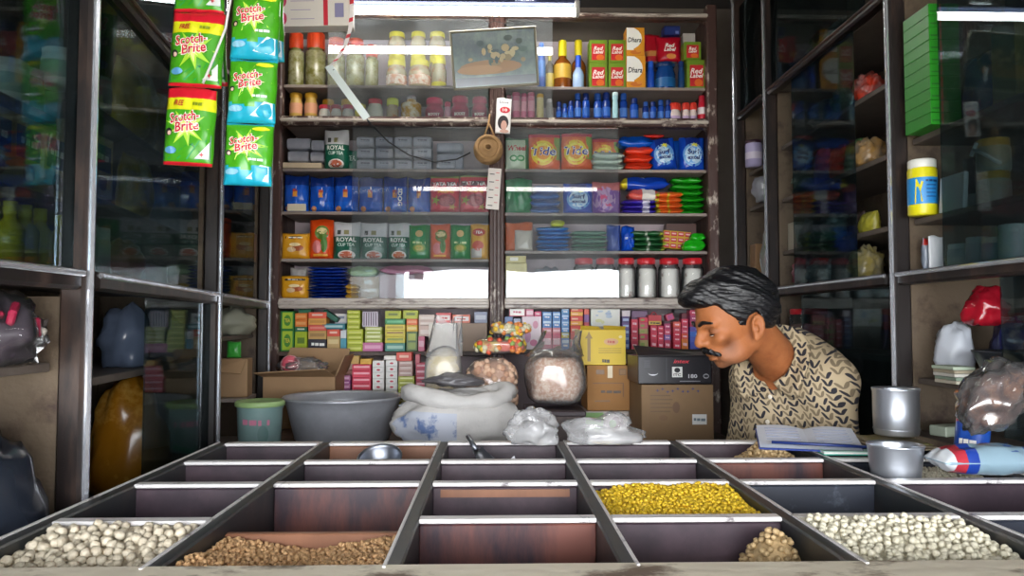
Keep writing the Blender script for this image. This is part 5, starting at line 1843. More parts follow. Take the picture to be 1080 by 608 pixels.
def d_black(f, w, h):
    f.rect(-w * .12, h * .12, -w * .11, h * .95, C('3a3a40'), 1)
    f.rect(-w * .04, h * .24, w * .1, h * .62, C('d8d8d4'), 1)
    f.disc(w * .03, h * .5, w * .04, h * .09, BLK)
    f.text('ITC', w * .03, h * .33, h * .1, BLK, w=w * .1)
    f.text('intex', w * .09, h * .82, h * .13, C('d83a4a'), w=w * .22, shear=.3)
    f.text('180', w * .24, h * .28, h * .14, C('c8c8cc'), w=w * .12)
    f.disc(w * .42, h * .28, w * .04, h * .09, C('a8a8ac'))
    f.disc(w * .42, h * .28, w * .03, h * .05, C('2a2a30'))
    f.rect(w * .06, h * .08, w * .34, h * .11, C('8a8a90'), 1)
    pts = [(-w * .3 + w * .07 * math.cos(a), h * .42 + h * .12 * math.sin(a)) for a in [math.pi * (1 + k / 8) for k in range(9)]]
    f.poly(pts + [(p[0], p[1] * 1.0 + h * .05 * (1 - abs(i - 4) / 4) - h * .0) for i, p in enumerate(pts)][::-1], C('d8d8dc'))
    for k in range(4):
        f.rect(-w * .42, h * (.62 + .07 * k), -w * .34, h * (.64 + .07 * k), C('5a5a62'), 1)


zk = zat(406, Yd)
bc = empty('black_carton', ((P(673, 390, Yd).x + P(752, 390, Yd).x) / 2, Yd + .12, zk + .001), 'black printed carton resting on the wide brown carton', 'carton')
wk, hk = P(752, 390, Yd).x - P(673, 390, Yd).x - .004, zat(377, Yd) - zk
kb = MB().box((0, 0, hk / 2), (wk, .22, hk), C('201e24', .35), bev=.002)
d_black(Face(kb, lambda xx, zz: -.11), wk, hk)
kb.build('body', bc)
flap([(-wk / 2, -.11, hk), (wk / 2, -.11, hk), (wk / 2, -.02, hk + .012), (-wk / 2, -.02, hk + .034)], bc, m=C('201e24', .35))
tag(MB().box((0, 0, .02), (.2, .10, .04), CARD, bev=.002).build('brown_carton', None, (P(720, 380, 3.1).x, 3.15, zat(405, 3.1))), 'low tan carton at the back, behind the black carton', 'carton')
tag(MB().box((0, 0, 0), (.22, .16, zat(405, 3.1) - PZ - .002), CARD, bev=.002).build('brown_carton', None, (P(720, 380, 3.1).x, 3.15, (zat(405, 3.1) + PZ) / 2)), 'tan carton carrying another one at the back, behind the black carton', 'carton')

# clear film lying over the back rail of the counter
for (px, py, r_, sd_, lab) in ((562, 466, (.060, .045, .050), 111, 'cone-shaped crumple of clear film hanging over the back bins, nearer the sack'), (636, 470, (.085, .045, .040), 113, 'long crumple of clear film draped over the back bins, nearer the man')):
    m_ = MB()
    blob(m_, (0, 0, r_[2] * .72), r_, MILKY, sd_, .30, 1.7, n=40, flat=.7)
    tag(m_.build('plastic_film', None, Vector((P(px, py, 1.87).x, 1.86, .904))), lab, 'plastic film')


# ================================================================== grain in the bins
def pea_proto(rx, ry, rz, m, seed, n=10, dimple=0.0):
    mb = MB()
    vs, fs = [], []
    nr = n // 2 + 1
    for j in range(nr + 1):
        th = math.pi * j / nr
        for i in range(n):
            a = 2 * math.pi * i / n
            d = Vector((math.sin(th) * math.cos(a), math.sin(th) * math.sin(a), -math.cos(th)))
            k = 1 + dimple * mnoise.noise(d * 1.9 + Vector((seed * 3.7, 0, seed)))
            vs.append((d.x * rx * k, d.y * ry * k, d.z * rz * k))
    for j in range(nr):
        for i in range(n):
            fs.append([j * n + i, j * n + (i + 1) % n, (j + 1) * n + (i + 1) % n, (j + 1) * n + i])
    mb.add(vs, fs, m, True)
    return mb


def fill_bin(name, label, cat, group, xr, yr, zf, r3, m, seed, bedname, bedlabel, limit=300, dens=.93, dimple=.2, n=10, cond=None, flat_low=None):
    """Individual pieces over the surface z = zf(x, y); what is past the limit, and the layer underneath, is one loose mass."""
    r = random.Random(seed)
    rx, ry, rz = r3
    st = 2 * max(rx, ry) * dens
    pts = []
    y = yr[0] + rx
    k = 0
    while y < yr[1] - rx * .8:
        x = xr[0] + rx + (st / 2 if k % 2 else 0)
        while x < xr[1] - rx * .8:
            px_, py_ = x + r.uniform(-.36, .36) * st, y + r.uniform(-.36, .36) * st
            px_ = min(max(px_, xr[0] + rx * 1.3), xr[1] - rx * 1.3)
            py_ = min(max(py_, yr[0] + rx * 1.3), yr[1] - rx * 1.3)
            if cond is None or cond(px_, py_):
                pts.append((px_, py_, zf(px_, py_) + r.uniform(-.75, .55) * rz))
            x += st
        y += st * .87
        k += 1
    pts.sort(key=lambda p: (Vector(p) - EYE).length)
    protos = []
    for q in range(4):
        o = pea_proto(rx, ry, rz, m, seed + q, n, dimple).build(name)
        tag(o, label, cat, group)
        protos.append(o)
    used = set()
    rest = MB()
    for i, p in enumerate(pts):
        q = i % 4
        rot = (r.uniform(0, 6.28), r.uniform(-.9, .9), r.uniform(0, 6.28))
        s = r.uniform(.86, 1.08)
        if i < limit:
            if q not in used:
                o = protos[q]
                used.add(q)
            else:
                o = protos[q].copy()
                COL.objects.link(o)
            o.location, o.rotation_euler, o.scale = p, rot, (s, s, s)
        else:
            pm = pea_proto(rx * s, ry * s, rz * s, m, seed + q, 8, dimple)
            M_ = Matrix.Translation(p) @ Matrix.Rotation(rot[2], 4, 'Z') @ Matrix.Rotation(rot[1], 4, 'X')
            rest.add(pm.v, pm.f, m, True, M_)
    # the bed below the top layer
    N = 14
    g = [(xr[0] + (xr[1] - xr[0]) * i / N, yr[0] + (yr[1] - yr[0]) * j / N) for j in range(N + 1) for i in range(N + 1)]
    lo = flat_low if flat_low is not None else CZ - DEP + .002
    top = [(x, y, max(lo + .001, zf(x, y) - rz * .75)) for x, y in g]
    rest.add(top, [[j * (N + 1) + i, j * (N + 1) + i + 1, (j + 1) * (N + 1) + i + 1, (j + 1) * (N + 1) + i] for j in range(N) for i in range(N)], m, True)
    b = rest.build(bedname)
    tag(b, bedlabel, cat, kind='stuff')


def nz(x, y, s):
    return mnoise.noise(Vector((x * 14, y * 14, s)))


def binx(i):
    return XC[i] + (.0165 if i == 0 else .0135), XC[i + 1] - (.0165 if i == 5 else .0135)


def biny(j):
    return YR[j] + .021, YR[j + 1] - .007


def mpea(name, h, h2, rand=.12, vs=120):
    return mat(name, hexc(h), .55, var=1, col2=hexc(h2), vscale=vs, thr=(.45, .75), rand=rand)


KAB = mpea('kabuli_chickpea', 'cfc4ae', 'a8977c', .16)
WPEA = mpea('white_pea', 'd4ceb8', 'b0a68c', .12)
GRAM = mpea('brown_gram', 'd2a878', 'a5774a', .25)
YDAL = mpea('yellow_gram', 'e0bc2a', 'b8901a', .14)
NUT = mpea('pale_bean', 'c2a67a', '94784e', .2)

a, b = binx(0)
c, d = biny(0)
fill_bin('chickpea', 'big pale chickpea in the front corner bin by the dark showcase', 'chickpea', 'big chickpeas in the corner bin', (a, b), (c, d),
         lambda x, y: CZ - .030 + .030 * (y - c) / (d - c) + .006 * nz(x, y, 1), (.0076, .0069, .0072), KAB, 3, 'chickpea_bed', 'mass of big pale chickpeas filling the front corner bin', dimple=.22, n=14, dens=1.0)
a, b = binx(4)
c, d = biny(0)
fill_bin('white_pea', 'round white pea in the front bin by the opposite showcase', 'pea', 'white peas in the front bin', (a, b), (c, d),
         lambda x, y: CZ - .028 + .034 * (y - c) / (d - c) + .004 * nz(x, y, 2) - .10 * max(0, x - .62) * (y - c) / .2, (.0056, .0056, .0055), WPEA, 4, 'white_pea_bed', 'mass of round white peas filling the front bin', dimple=.08, n=12, dens=1.0)
a1, b1 = binx(1)
c1, d1 = biny(0)
fill_bin('brown_gram', 'small brown gram seed in the front bin with the low pale back board', 'gram', 'brown gram in the front bin', (a1, b1), (c1, d1),
         lambda x, y: CZ - .042 + .020 * abs(x - (-.27)) / .13 + .014 * math.exp(-((y - 1.0) / .06) ** 2) + .003 * nz(x, y, 3), (.0043, .0035, .0035), GRAM, 5, 'brown_gram_bed', 'mass of small brown gram filling the front bin with the low pale back board', dimple=.5, n=8)
a2, b2 = binx(3)
c2_, d2 = biny(1)
fill_bin('yellow_gram', 'yellow split gram piece in the second row bin', 'gram', 'yellow split gram', (a2, b2), (c2_, d2),
         lambda x, y: CZ - .022 + .020 * (y - c2_) / .23 - .02 * max(0, (.26 - x)) / .1 * (y - c2_) / .23 + .005 * nz(x, y, 4), (.0047, .0042, .0034), YDAL, 6, 'yellow_gram_bed', 'mass of yellow split gram filling the second row bin', dimple=.6, n=8)
a3, b3 = binx(4)
c3, d3 = biny(3)


def z_nut(x, y):
    return CZ - .045 + .065 * math.exp(-((x - .655) / .055) ** 2 - ((y - 1.80) / .075) ** 2) + .003 * nz(x, y, 6)


fill_bin('pale_bean', 'pale bean heaped in the back bin under the open account book', 'bean', 'pale beans in the back bin', (a3, b3), (c3, d3), z_nut, (.0062, .0052, .005), NUT, 7, 'pale_bean_bed',
         'mass of pale beans in the back bin under the account book', dimple=.3, n=8, cond=lambda x, y: z_nut(x, y) > CZ - .036)
a4, b4 = binx(3)
c4, d4 = biny(0)


def z_cor(x, y):
    return CZ - .085 + .080 * math.exp(-((x - .412) / .05) ** 2 - ((y - 1.115) / .055) ** 2)


fill_bin('pale_bean', 'pale bean in the small leftover heap in the corner of a front bin', 'bean', 'leftover beans', (a4, b4), (c4, d4), z_cor, (.0058, .0048, .0046), NUT, 8, 'leftover_bean_bed',
         'small leftover heap of pale beans in the corner of a front bin', dimple=.3, n=8, cond=lambda x, y: z_cor(x, y) > CZ - .055)
a5, b5 = binx(5)
c5, d5 = biny(2)
fill_bin('white_grain', 'small pale grain beside the steel cup in its bin', 'grain', 'pale grains behind the steel cup', (.862, b5), (c5, d5), lambda x, y: CZ - .030 + .014 * (y - c5) / .2 + .002 * nz(x, y, 8), (.0042, .0036, .0034), WPEA, 9,
         'pale_grain_bed', 'mass of small pale grains beside the steel cup in its bin', dimple=.3, n=8, cond=lambda x, y: y > 1.5)

# ================================================================== things lying on the counter
zt = CZ + .003
# newspaper fold
NEWS = mat('newsprint', hexc('b5a78e'), .75, var=1, col2=hexc('8a7d68'), vscale=30, stretch=(1, 3, 1), thr=(.5, .75))
npz = MB()
NX = 18
for lay in range(3):
    x0, x1 = .868 + .004 * lay, 1.040 - .006 * lay
    y0, y1 = 1.735 + .012 * lay, 1.915
    vs = []
    for j in range(9):
        for i in range(NX + 1):
            u, v = i / NX, j / 8
            up = .0045 * lay + .0035 * (1 + math.sin(9 * u + lay)) * (1 - u) + .006 * math.exp(-((u - .35) / .12) ** 2) * (1 - v)
            vs.append((x0 + (x1 - x0) * u + .02 * v * (lay - 1), y0 + (y1 - y0) * v, zt + .002 + up))
    npz.add(vs, [[j * (NX + 1) + i, j * (NX + 1) + i + 1, (j + 1) * (NX + 1) + i + 1, (j + 1) * (NX + 1) + i] for j in range(8) for i in range(NX)], NEWS if lay < 2 else mat('newsprint_colour', hexc('b8a98a'), .7, var=1, col2=hexc('8a8a4a'), vscale=10, thr=(.5, .6)), True)
o_ = npz.build('newspaper')
sm = o_.modifiers.new('thick', 'SOLIDIFY')
sm.thickness = .0018
tag(o_, 'folded rippled newspapers under the tall steel pot', 'newspaper')
# steel pots
pa = empty('steel_pot', (.985, 1.842, CZ + .026), 'tall steel pot standing on the folded newspapers', 'pot')


def pot(parent, r, h, flare=1.0, n=40):
    th = .0014
    MB().lathe([(.001, 0), (r * flare * .93, 0), (r * flare * .97, .004), (r * (flare * .5 + .5), h * .5), (r, h * .93), (r * 1.03, h * .97), (r * 1.045, h), (r * 1.03, h + .0015), (r * .985, h * .965), (r - th, h * .92), (r * flare * .95 - th, .006), (.001, .003)], STEEL, n=n).build('body', parent)
    MB().lathe([(r * 1.001, h * .12), (r * 1.012, h * .13), (r * 1.001, h * .14)], STEEL, n=n).build('ridge', parent)


pot(pa, .0525, .112)
pb = empty('steel_cup', (.802, 1.506, CZ - .022), 'wide steel cup standing in a bin in front of the tall pot', 'pot')
pot(pb, .0515, .078, .88)
# account books
BOOKB = C('3aa08a', .5)
bo = empty('account_book', (.742, 1.79, zt), 'open account book with white blue-tinted pages resting on the bin dividers by the man', 'book', rz=R(-16))
pg = MB()
PAGEM = mat('ruled_page', hexc('dfe3ec'), .6, var=.12, vscale=10)
for s_ in (-1, 1):
    vs = []
    for j in range(7):
        for i in range(11):
            u, v = i / 10, j / 6
            x = s_ * .11 * u
            z = .014 * math.sin(min(1, u * 1.5) * math.pi / 2) * (1 - .55 * u) + .006
            vs.append((x, -.075 + .15 * v, z))
    f_ = [[j * 11 + i, j * 11 + i + 1, (j + 1) * 11 + i + 1, (j + 1) * 11 + i] for j in range(6) for i in range(10)]
    pg.add(vs, f_ if s_ > 0 else [q[::-1] for q in f_], PAGEM, True)
    pg.add([(x, y, .0045) for x, y, z in vs], f_ if s_ < 0 else [q[::-1] for q in f_], PAGEM, True)
    for k in range(5):
        pg.box((s_ * .055, -.045 + .022 * k, .0155), (.075, .0011, .0008), C('8a94b4'))
pg.build('pages', bo)
MB().box((0, 0, .002), (.225, .156, .004), C('2a3f8a', .5), bev=.001).build('cover', bo)
cl = MB().tube([(-.105, -.076, .018), (.02, -.078, .016), (.105, -.078, .014)], .0035, C('22346e', .4)).build('pen', None)
cl.location, cl.rotation_euler = (.755, 1.775, zt + .006), (0, 0, R(-14))
tag(cl, 'dark blue pen lying along the edge of the open account book', 'pen')
bt = empty('notebook', (.800, 1.700, zt - .0005), 'closed teal green notebook with white page edges, under the front of the account book', 'book', rz=R(-4))
bo.rotation_euler.x = R(9)
bo.location.z += .016
MB().box((0, 0, .002), (.125, .035, .003), BOOKB, bev=.001).box((0, 0, .0), (.001, .001, .001), BOOKB).build('cover', bt)
MB().box((0, 0, .0055), (.121, .033, .004), PAPER).build('pages', bt)
MB().box((0, 0, .0088), (.125, .035, .002), C('a8d0c0', .5), bev=.0006).build('cover', bt)
# packets by the opposite showcase
MILK = C('7f97a4', .3)
mb_, f_ = pouch(.078, .195, .055, MILK, lambda u, v: C('c8ccd0', .3) if v < .10 else (C('a8303c', .3) if v < .20 else (C('1f3a8a', .3) if v < .34 else (C('2a5aa8', .3) if v > .84 else MILK))), .0, 201, 1.6)
Fm = Face(mb_, f_)
Fm.rect(.0, .168, .028, .187, C('d8d4c4'), 2)
Fm.lines(-.005, .14, .022, C('3a5a9a'), .07)
o_ = mb_.build('milk_powder_packet', None, (.838, 1.435, CZ + .038))
o_.rotation_euler = Matrix(((0, 0, 1), (-1, 0, 0), (0, -1, 0))).to_euler()
tag(o_, 'long pale blue packet with red and dark blue end lying across the side bins', 'packet')
m_ = MB()
DATE = mat('dark_dates', hexc('3a1c14'), .3, var=1, col2=hexc('7a4a2a'), vscale=26, thr=(.45, .7), coat=.5)
db_ = empty('date_bag', (.965, 1.445, CZ + .158), 'shiny clear bag of dark brown dates leaning on the pale blue packet', 'bag')
MBlob = Matrix.Rotation(R(38), 4, 'Y')
blob(m_, (0, 0, 0), (.044, .036, .062), DATE, 203, .22, 2.6, n=32, M=MBlob, ridged=True)
m_.build('contents', db_)
m_ = MB()
blob(m_, (0, 0, 0), (.049, .041, .070), glass('shiny_bag_film', (.93, .93, .93), .06, boost=2.2, rough=.08, hazecol=(.85, .85, .85)), 203, .22, 2.6, n=36, M=MBlob, ridged=True)
m_.build('film', db_)
o_ = packet('red_blue_packet', 'blue packet with red corner and white letters behind the bag of dates', 'packet', 1050, 1085, 430, .9, 1.5, .05, C('1f4aa0', .3), lambda f, w, h: f.lines(0, h * .25, h * .2, WHT, w * .5), lambda u, v: C('c82a34', .3) if v > .6 else C('1f4aa0', .3), .3, seed=205)
o_.location = (1.012, 1.60, CZ + .006)
o_.rotation_euler = (R(-20), 0, R(-50))
# steel bowl tipped into a back bin, scoop and paper
bw = empty('steel_bowl', (-.262, 1.79, CZ - .030), 'dull steel bowl tipped inside a back bin', 'bowl')
bw.rotation_euler = (R(28), R(-4), 0)
MB().lathe([(.001, -.026), (.022, -.024), (.040, -.010), (.050, .012), (.053, .018), (.051, .0195), (.048, .012), (.038, -.008), (.02, -.021), (.001, -.023)], STEELDULL, n=36).build('body', bw)
sc_ = MB()
vs = []
for i in range(9):
    a_ = math.pi * (i / 8 - .5)
    for j in range(5):
        w_ = .030 * (1 - .55 * j / 4)
        vs.append((w_ * math.sin(a_), -.05 + .1 * j / 4, .014 - .014 * math.cos(a_)))
sc_.add(vs, [[i * 5 + j, i * 5 + j + 1, (i + 1) * 5 + j + 1, (i + 1) * 5 + j] for i in range(8) for j in range(4)], STEELDULL, True)
so = empty('metal_scoop', (-.02, 1.79, CZ - .030), 'flat grey metal scoop lying in the back bin in front of the sack', 'scoop')
so.rotation_euler = (R(24), 0, R(28))
s1 = sc_.build('blade', so)
sm = s1.modifiers.new('thick', 'SOLIDIFY')
sm.thickness = .0015
MB().tube([(0, .05, .006), (0, .10, .012)], .006, STEELDULL).build('handle', so)
MBp = MB()
MBp.add([(-.03, 0, 0), (.03, 0, 0), (.018, .012, .036), (-.03, 0, .0015), (.03, 0, .0015), (.018, .0135, .037)], [[0, 2, 1], [3, 4, 5], [0, 1, 4, 3], [1, 2, 5, 4], [2, 0, 3, 5]], C('d4d4da', .6))
tag(MBp.build('paper_scrap', None, (.03, 1.70, CZ - .036)), 'white triangular scrap of paper standing in the back bin beside the scoop', 'paper')


# ================================================================== hanging things
YH = 1.62


def hang_pack(label, p0, p1, pt, pb, kind, seed, slope=0.0, Y=YH, group=None):
    a, b = P(p0, pb, Y), P(p1, pb, Y)
    w, h = b.x - a.x, P(p0, pt, Y).z - a.z
    G1, G2 = C('459c1c', .28), C('0f6038', .28)
    if kind == 'red':
        zone = lambda u, v: C('cf1f30', .28) if v > .84 or v < .055 else (C('d8d81e', .28) if v > .70 else G1)
    else:
        zone = lambda u, v: C('1fa0bc', .28) if v < .24 - .06 * u or v > .97 else (C('2a9ab8', .28) if v < .30 and u > .2 else G1)
    mb, f = pouch(w, h, .035, G1, zone, .0, seed, 1.5, nx=18, nz=26)
    F = Face(mb, f)
    if kind == 'red':
        F.poly([(-w * .47, h * .06), (w * .47, h * .06), (w * .47, h * .40), (w * .1, h * .26), (-w * .47, h * .14)], G2)
        for k in range(4):
            F.poly([(-w * .4 + w * .2 * k, h * .07), (-w * .36 + w * .2 * k, h * .07), (w * (.02 + .13 * k), h * (.24 + .03 * k)), (-w * .0 + w * .13 * k, h * (.24 + .03 * k))], C('1f9a4a', .3))
        F.star(-w * .02, h * .46, w * .18, w * .46, 9, C('a8d83a'), .85)
        F.star(-w * .02, h * .46, w * .12, w * .30, 9, C('e0e88a'), .85)
        F.text('FREE', -w * .2, h * .77, h * .07, C('b81f2a'), w=w * .22, shear=.2)
        F.lines(w * .18, h * .77, h * .06, C('8a9a1a'), w * .2)
        cx, cz = -w * .02, h * .54
        F.disc(-w * .36, h * .40, w * .07, h * .05, C('1a1a20'))
        F.disc(-w * .345, h * .385, w * .04, h * .03, C('d8b8a8'))
        F.disc(-w * .3, h * .17, w * .12, h * .045, C('5a9ac8'))
        F.poly([(w * .18, h * .08), (w * .46, h * .08), (w * .46, h * .30)], C('d0d8d4'))
        F.star(w * .32, h * .13, w * .02, w * .05, 4, C('c82a34'))
    else:
        F.star(-w * .02, h * .62, w * .2, w * .46, 9, C('b8e04a'), .8)
        F.star(-w * .02, h * .62, w * .14, w * .32, 9, C('e8ecb0'), .8)
        F.disc(w * .26, h * .90, w * .18, h * .035, C('d8d81e'))
        F.disc(-w * .3, h * .20, w * .16, h * .05, C('8ac0d8'))
        F.poly([(w * .0, h * .1), (w * .46, h * .06), (w * .46, h * .3), (w * .3, h * .32)], C('c8dce4'))
        F.lines(w * .2, h * .40, h * .05, C('e8f0f4'), w * .3)
        F.disc(-w * .38, h * .50, w * .06, h * .045, C('1a1a20'))
        F.disc(-w * .37, h * .49, w * .035, h * .028, C('d8b8a8'))
        cx, cz = -w * .04, h * .66
    for (t, dz, ww, dx) in (('Scotch-', .055, .60, -.03), ('Brite', -.065, .48, .03)):
        F.text(t, cx + w * dx, cz + h * dz, h * .145, WHT, w=w * ww * 1.05, bold=.05, shear=.15, rot=R(10))
        F.text(t, cx + w * dx, cz + h * dz, h * .125, C('c8182c'), w=w * ww, bold=.02, shear=.15, rot=R(10))
    # punched header hole and tear edge
    o = mb.build('scourer_packet', None, ((a.x + b.x) / 2, Y, a.z), (0, slope, 0))
    return tag(o, label, 'packet', group)


g1, g2 = 'hanging packets with red headers', 'hanging green and turquoise packets'
hang_pack('hanging green packet with red edge, cut by the top of the picture', 184, 236, -66, 14, 'red', 301, R(2), group=g1)
hang_pack('hanging green packet with red header and yellow strip, upper of the two in full view', 178, 233, 13.5, 92, 'red', 302, R(3), Y=1.616, group=g1)
hang_pack('hanging green packet with red header, lowest of its strip', 172, 224, 92.5, 175, 'red', 303, R(3), Y=1.622, group=g1)
hang_pack('hanging green and turquoise packet, top of its strip', 243, 293, -6, 63, 'blue', 304, R(2), group=g2)
hang_pack('hanging green and turquoise packet, middle of its strip', 240, 290, 63.5, 130, 'blue', 305, R(2), Y=1.616, group=g2)
hang_pack('hanging green and turquoise packet, lowest of its strip', 236, 286, 130.5, 196, 'blue', 306, R(2), Y=1.622, group=g2)
hang_pack('green and turquoise packet hidden behind the top of the other strip', 262, 300, -2, 66, 'blue', 307, R(-2), Y=1.70)
hang_pack('green packet hidden behind the red-headed strip', 196, 240, -10, 92, 'red', 308, R(-3), Y=1.71)
for (px, py, Y, lab) in ((212, -60, 1.62, 'thin string holding the red-headed packet strip'), (268, -5, 1.62, 'thin string holding the turquoise packet strip'), (281, -2, 1.70, 'thin string holding the packet behind the turquoise strip'), (219, -8, 1.71, 'thin string holding the packet behind the red-headed strip')):
    p = P(px, py, Y)
    tag(MB().tube([(0, 0, -.005), (0, 0, 2.80 - p.z)], .0016, C('8a8a88')).build('hanging_string', None, p), lab, 'string')
p0, p1 = P(236, 20, 1.75), P(217, 96, 1.75)
m_ = MB().tube([P(248, -40, 1.58), P(243, 0, 1.58), P(238, 30, 1.58), P(226, 60, 1.58), P(214, 88, 1.58)], .0028, C('d8d4d4', .35), n=6)
tag(m_.build('pale_strip'), 'curved pale plastic strip hanging between the two strings of packets', 'strip')

# printed card box hanging by the tube light
a, b = P(293, 27, 2.2), P(371, 27, 2.2)
w, h = b.x - a.x, P(300, -40, 2.2).z - a.z
cb_ = MB().box((0, 0, h / 2), (w, .05, h), C('d9d2c8', .5), bev=.0015)
F = Face(cb_, lambda xx, zz: -.025)
F.rect(w * .12, 0.001, w * .18, h * .99, C('c8283a'), 1)
for k, zz in enumerate((.12, .40, .68)):
    F.disc(-w * .43, h * zz, w * .055, h * .10, C('b83a54'))
    F.disc(-w * .44, h * zz - h * .01, w * .03, h * .065, C('d9d2c8'))
    F.disc(-w * .42, h * zz + h * .02, w * .018, h * .06, C('b83a54'))
for k in range(6):
    F.rect(-w * .32, h * (.1 + .14 * k), w * (.0 - .05 * (k % 2)), h * (.112 + .14 * k), C('a89ab4'), 1)
F.rect(w * .28, h * .12, w * .4, h * .34, C('8a86a8'), 1)
F.rect(w * .26, h * .46, w * .42, h * .5, C('a89ab4'), 1)
o_ = cb_.build('hanging_card_box', None, ((a.x + b.x) / 2, 2.225, a.z), (0, R(-1.5), 0))
tag(o_, 'cream card box with a red band, hanging before the tube light', 'box')
tag(MB().tube([(0, 0, 0), (0, 0, 2.80 - (a.z + h))], .002, C('8a8a88')).build('hanging_string', None, ((a.x + b.x) / 2, 2.225, a.z + h)), 'thin string holding the cream card box', 'string')
# red and white striped ribbon and pale strip
rb = MB()
pts = [P(x_, y_, 2.19) for x_, y_ in ((371, -6), (371, 14), (369, 32), (364, 48), (357, 60), (349, 69))]
dense = []
for i in range(len(pts) - 1):
    for k in range(4):
        dense.append(pts[i].lerp(pts[i + 1], k / 4))
dense.append(pts[-1])
for i in range(len(dense) - 1):
    p, q = dense[i], dense[i + 1]
    n_ = Vector((.006, 0, .002))
    cm = C('c8303a', .4) if i % 4 in (1,) else C('e4dcd8', .4)
    e_ = Vector((0, .0012, 0))
    rb.add([p - n_, p + n_, q + n_, q - n_, p - n_ + e_, p + n_ + e_, q + n_ + e_, q - n_ + e_], [[0, 1, 2, 3], [7, 6, 5, 4], [0, 3, 7, 4], [1, 5, 6, 2]], cm)
tag(rb.build('ribbon'), 'red and white striped ribbon curling down from the card box', 'ribbon')
st = MB()  # white bar put in as a solid strip for a slanting tube reflection
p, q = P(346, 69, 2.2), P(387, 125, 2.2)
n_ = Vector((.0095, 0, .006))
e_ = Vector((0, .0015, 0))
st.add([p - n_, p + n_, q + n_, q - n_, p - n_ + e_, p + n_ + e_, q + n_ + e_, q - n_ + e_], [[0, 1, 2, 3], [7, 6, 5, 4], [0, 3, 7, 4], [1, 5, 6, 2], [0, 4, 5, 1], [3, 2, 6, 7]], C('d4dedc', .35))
tag(st.build('pale_strip'), 'white strip standing in for a slanting tube reflection below the striped ribbon', 'strip')
cpts = [(352, 74), (360, 86), (372, 104), (390, 130), (410, 150), (432, 164), (458, 171), (482, 168), (496, 161)]
m_ = MB().tube([P(x_, y_, 2.2 + 1.12 * min(1, (i) / 4)) for i, (x_, y_) in enumerate(cpts)], .0032, BLACKP, n=6)
tag(m_.build('cord'), 'thin black cord sagging from the ribbon to the twine ball', 'cord')

# the painting hung before the top shelf
Yp = 3.20
c0, c1, c2p, c3p = P(477, 96, Yp), P(568, 90, Yp), P(566, 27, Yp - .05), P(475, 33, Yp - .05)
ctr_ = (c0 + c1 + c2p + c3p) / 4
ux = ((c1 - c0) + (c2p - c3p)).normalized()
uz = ((c3p - c0) + (c2p - c1))
uz = (uz - ux * uz.dot(ux)).normalized()
uy = uz.cross(ux)
Wp, Hp = ((c1 - c0).length + (c2p - c3p).length) / 2, ((c3p - c0).length + (c2p - c1).length) / 2
M_ = Matrix((ux, uy, uz)).transposed().to_4x4()
pic = empty('painting', ctr_, 'framed blue-green painting with a cream flower group and orange band, tilted before the shelves', 'picture')
pic.rotation_euler = M_.to_euler()
fm = MB()
fw = .010
FRM = C('8a8470', .45)
for (cx, cz, w_, h_) in ((0, Hp / 2 - fw / 2, Wp, fw), (0, -Hp / 2 + fw / 2, Wp, fw), (-Wp / 2 + fw / 2, 0, fw, Hp - 2 * fw), (Wp / 2 - fw / 2, 0, fw, Hp - 2 * fw)):
    fm.box((cx, 0, cz), (w_, .016, h_), FRM, bev=.003)
fm.build('frame', pic)
cv = MB().box((0, .002, 0), (Wp - 2 * fw, .006, Hp - 2 * fw), mat('painted_sky', hexc('1f4450'), .3, var=1, col2=hexc('5f7f74'), vscale=7, thr=(.4, .65), coat=.6))
F = Face(cv, lambda x, z: -.001)
rr = random.Random(9)
F.rect(-Wp * .46, -Hp * .44, Wp * .46, -Hp * .30, mat('painted_low', hexc('143c50'), .3, var=.4, vscale=20, coat=.6), 8)
F.disc(-Wp * .05, -Hp * .14, Wp * .36, Hp * .12, C('9a6f3a', .3))
F.disc(-Wp * .18, -Hp * .18, Wp * .26, Hp * .08, C('a87d46', .3))
for k in range(26):
    F.disc(Wp * rr.gauss(.04, .17), Hp * rr.gauss(.10, .10), Wp * rr.uniform(.02, .06), Hp * rr.uniform(.03, .07), C(rr.choice(['b5a478', '9c8c60', 'c0b68c', '1f4448', '28443f', '40605a', '8a7c54']), .35), n=9)
cv.build('canvas', pic)
for s_ in (-1, 1):
    tp = ctr_ + ux * (Wp * .3 * s_) + uz * (Hp * .5)
    dz = 2.8 - tp.z
    pass
m_ = MB().tube([ctr_ + ux * (-Wp * .3) + uz * (Hp * .5) + Vector((0, .01, 0)), Vector((ctr_.x, 3.30, ctr_.z + Hp * .5 + .09)), ctr_ + ux * (Wp * .3) + uz * (Hp * .5) + Vector((0, .01, 0))], .0015, BLACKP, n=5)
m_.tube([Vector((ctr_.x, 3.30, ctr_.z + Hp * .5 + .09)), Vector((ctr_.x, 3.30, 2.80))], .0015, BLACKP, n=5)
tag(m_.build('picture_string'), 'thin wire holding the tilted painting', 'string')

